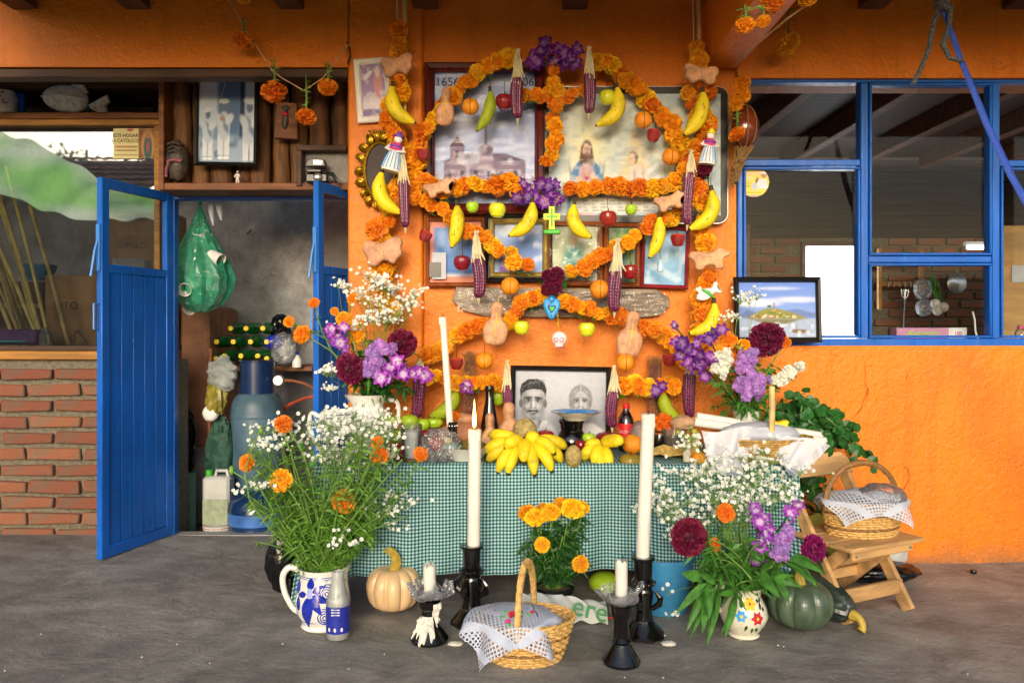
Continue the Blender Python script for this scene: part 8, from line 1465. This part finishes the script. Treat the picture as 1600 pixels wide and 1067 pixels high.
# creeping plant to the right of the table
VB = onT(1225, 3.84); t = thing('creeping_plant', 'bushy creeping plant with round glossy leaves right of the altar', 'plant', VB); part(t, 'pot', lathe([(.001, 0), (.06, 0), (.075, .1), (.08, .11), (.07, .11)], 24), MT['dwood'])
lm_ = mesh('leaf', grid(4, 4, lambda u, v: ((u-.5)*2*math.sqrt(max(0, 1-(2*v-1)**2))*.95, (v-.5)*2.1, .22*abs(u-.5)*2-.12*(2*v-1)**2)), 0); stl = []
for i in range(52):
    e = gq.choice(((1250, 610), (1230, 640), (1270, 630), (1300, 650), (1310, 680), (1335, 700), (1350, 715), (1290, 690), (1255, 665), (1320, 660), (1275, 770), (1265, 800), (1285, 655), (1300, 700)))
    Ze = gq.uniform(3.6, 3.92); tip = P(e[0]+gq.uniform(-22, 22), e[1]+gq.uniform(-16, 16), Ze)-VB; pth = bend((gq.uniform(-.03, .03), 0, .1), tip, gq, 8, .05); stl.append(tube(pth, .0028, 5))
    for j in range(3, 9):
        for s in (0, 1):
            if gq.random() < .12: continue
            link('leaf', lm_, MT['leafd'], t, pth[j]+Vector((gq.uniform(-.025, .025), gq.uniform(-.03, .02), gq.uniform(-.025, .025))), face((gq.gauss(0, .6), -1, gq.gauss(.5, .5)), gq.uniform(0, 6)), gq.uniform(.016, .027))
part(t, 'vines', join(*stl), MT['stem'], kind='stuff', sharp=0)
# floor bouquet on the left
Jm = FLb+Vector((0, 0, P(0, 884, FLz).z-.04))
for lab, tip, r_, mm in (('marigold at the top of the floor bouquet on the left', (443, 663), 14, 'mgr'), ('leftmost marigold of the floor bouquet', (387, 723), 14, 'mgr'), ('wide marigold in the left of the floor bouquet', (440, 751), 18, 'mgr'), ('large marigold in the centre of the floor bouquet', (537, 784), 19, 'mgr'), ('marigold before the tablecloth corner', (593, 713), 14, 'mgr'), ('small marigold above another near the tablecloth corner', (590, 691), 10, 'mgr'), ('rightmost marigold of the floor bouquet near the glass', (657, 710), 12, 'mgr')): marigold_stem(lab, tip, Jm, r_, 3.12, mm, 26)
for lab, tip in (('green marigold bud at the upper left of the floor bouquet', (408, 671)), ('green marigold bud at the far left of the floor bouquet', (362, 735))):
    t = thing('marigold_bud', lab, 'flower bud', Jm); p = P(*tip, 3.14)-Jm; part(t, 'stem', tube(bend((0, 0, 0), p, gq), .003, 5), MT['stem']); part(t, 'bud', lathe([(.004, -.016), (.011, -.004), (.011, .008), (.006, .018), (.001, .02)], 10), MT['leafl'], p)
gyp("baby's breath spilling over the left floor bouquet and the table edge", Jm, [(545, 690, 3.25, 78, 55, .1, 420), (440, 700, 3.15, 55, 36, .08, 120), (590, 660, 3.35, 50, 30, .06, 150), (410, 770, 3.12, 32, 25, .05, 40), (590, 790, 3.2, 55, 50, .06, 60), (535, 850, 3.05, 26, 30, .04, 22), (620, 740, 3.25, 30, 40, .05, 50)], 3, 5)
gr = thing('bouquet_greenery', 'lush feathery greenery filling the left floor jug', 'leaves', Jm); lf = []; st = []
for i in range(95):
    u = gq.random(); tip = P(gq.uniform(385, 640), gq.uniform(670, 850), gq.uniform(3.05, 3.3))
    pth = bend((gq.uniform(-.05, .05), gq.uniform(-.04, .04), 0), tip-Jm, gq, 6, .03); st.append(tube(pth, .0028, 4)); lf.append(leafblades(pth, 34, .055, .0045, gq))
part(gr, 'stems', join(*st), MT['stem'], kind='stuff', sharp=0); part(gr, 'leaves', join(*lf), mat('bright_leaf', '6f9f38', .5, .3, 30, transl=.35), kind='stuff', sharp=0)
# floor bouquet on the right
Pm = FRb+Vector((0, 0, P(0, 914, FRz).z-.03))
cockscomb('burgundy cockscomb leaning left from the right floor pitcher', (1076, 839), Pm, 30, 3.0, 'burg', (1.0, .9, .9)); cockscomb('magenta cockscomb leaning right over the green pumpkin', (1270, 860), Pm, 22, 3.0, 'magen', (.95, 1.15, 1), (.6, -.6, -.1))
marigold_stem('marigold high in the right floor bouquet', (1133, 801), Pm, 15, 3.03, 'mg', 12, mesh_=MGF[0]); marigold_stem('small marigold beside the burgundy cockscomb of the right floor bouquet', (1116, 851), Pm, 11, 3.0, 'mgr', 10)
orchid_spray('bright orchid spray in the middle of the right floor bouquet', [(1185, 870), (1182, 840), (1186, 815), (1190, 795)], Pm, 3.0, 14, 15, 'orchid', 16); orchid_spray('orchid spray at the upper right of the right floor bouquet', [(1228, 810), (1238, 795), (1248, 785)], Pm, 3.04, 7, 12, 'orchid', 8)
stock_spike('lilac stock spike on the right of the right floor bouquet', [(1214, 870), (1220, 845), (1224, 825)], Pm, 2.99, 26, 8, 'stock', 16)
gyp("baby's breath cloud of the right floor bouquet before the tablecloth", Pm, [(1110, 770, 3.15, 95, 55, .09, 330), (1200, 745, 3.25, 65, 45, .08, 230), (1040, 790, 3.15, 45, 55, .06, 110), (1120, 725, 3.25, 60, 24, .06, 110), (1060, 850, 3.1, 45, 30, .05, 40), (1050, 940, 3.05, 28, 22, .03, 8), (1060, 690, 3.4, 40, 20, .05, 40)], 9, 3)
gr = thing('bouquet_greenery', 'leafy greenery in the right floor pitcher', 'leaves', Pm); lf = []; st = []; bl = []
for i in range(40):
    pth = bend((gq.uniform(-.04, .04), gq.uniform(-.03, .03), 0), P(gq.uniform(1085, 1240), gq.uniform(840, 905), gq.uniform(2.95, 3.1))-Pm, gq, 6, .03); st.append(tube(pth, .003, 4)); lf.append(leafblades(pth, 16, .07, .008, gq))
for (x, y) in ((1080, 905), (1100, 925), (1095, 950), (1130, 880), (1230, 905), (1200, 890), (1250, 870), (1148, 930)): bl.append(leafblades(bend((0, 0, 0), P(x, y, 2.96)-Pm, gq, 4, .02)[2:], 4, .13, .02, gq, .8, .6))
part(gr, 'stems', join(*st), MT['stem'], kind='stuff', sharp=0); part(gr, 'leaves', join(*lf), MT['leaf'], kind='stuff', sharp=0); part(gr, 'broad_leaves', join(*bl), MT['leaf'], sharp=0)
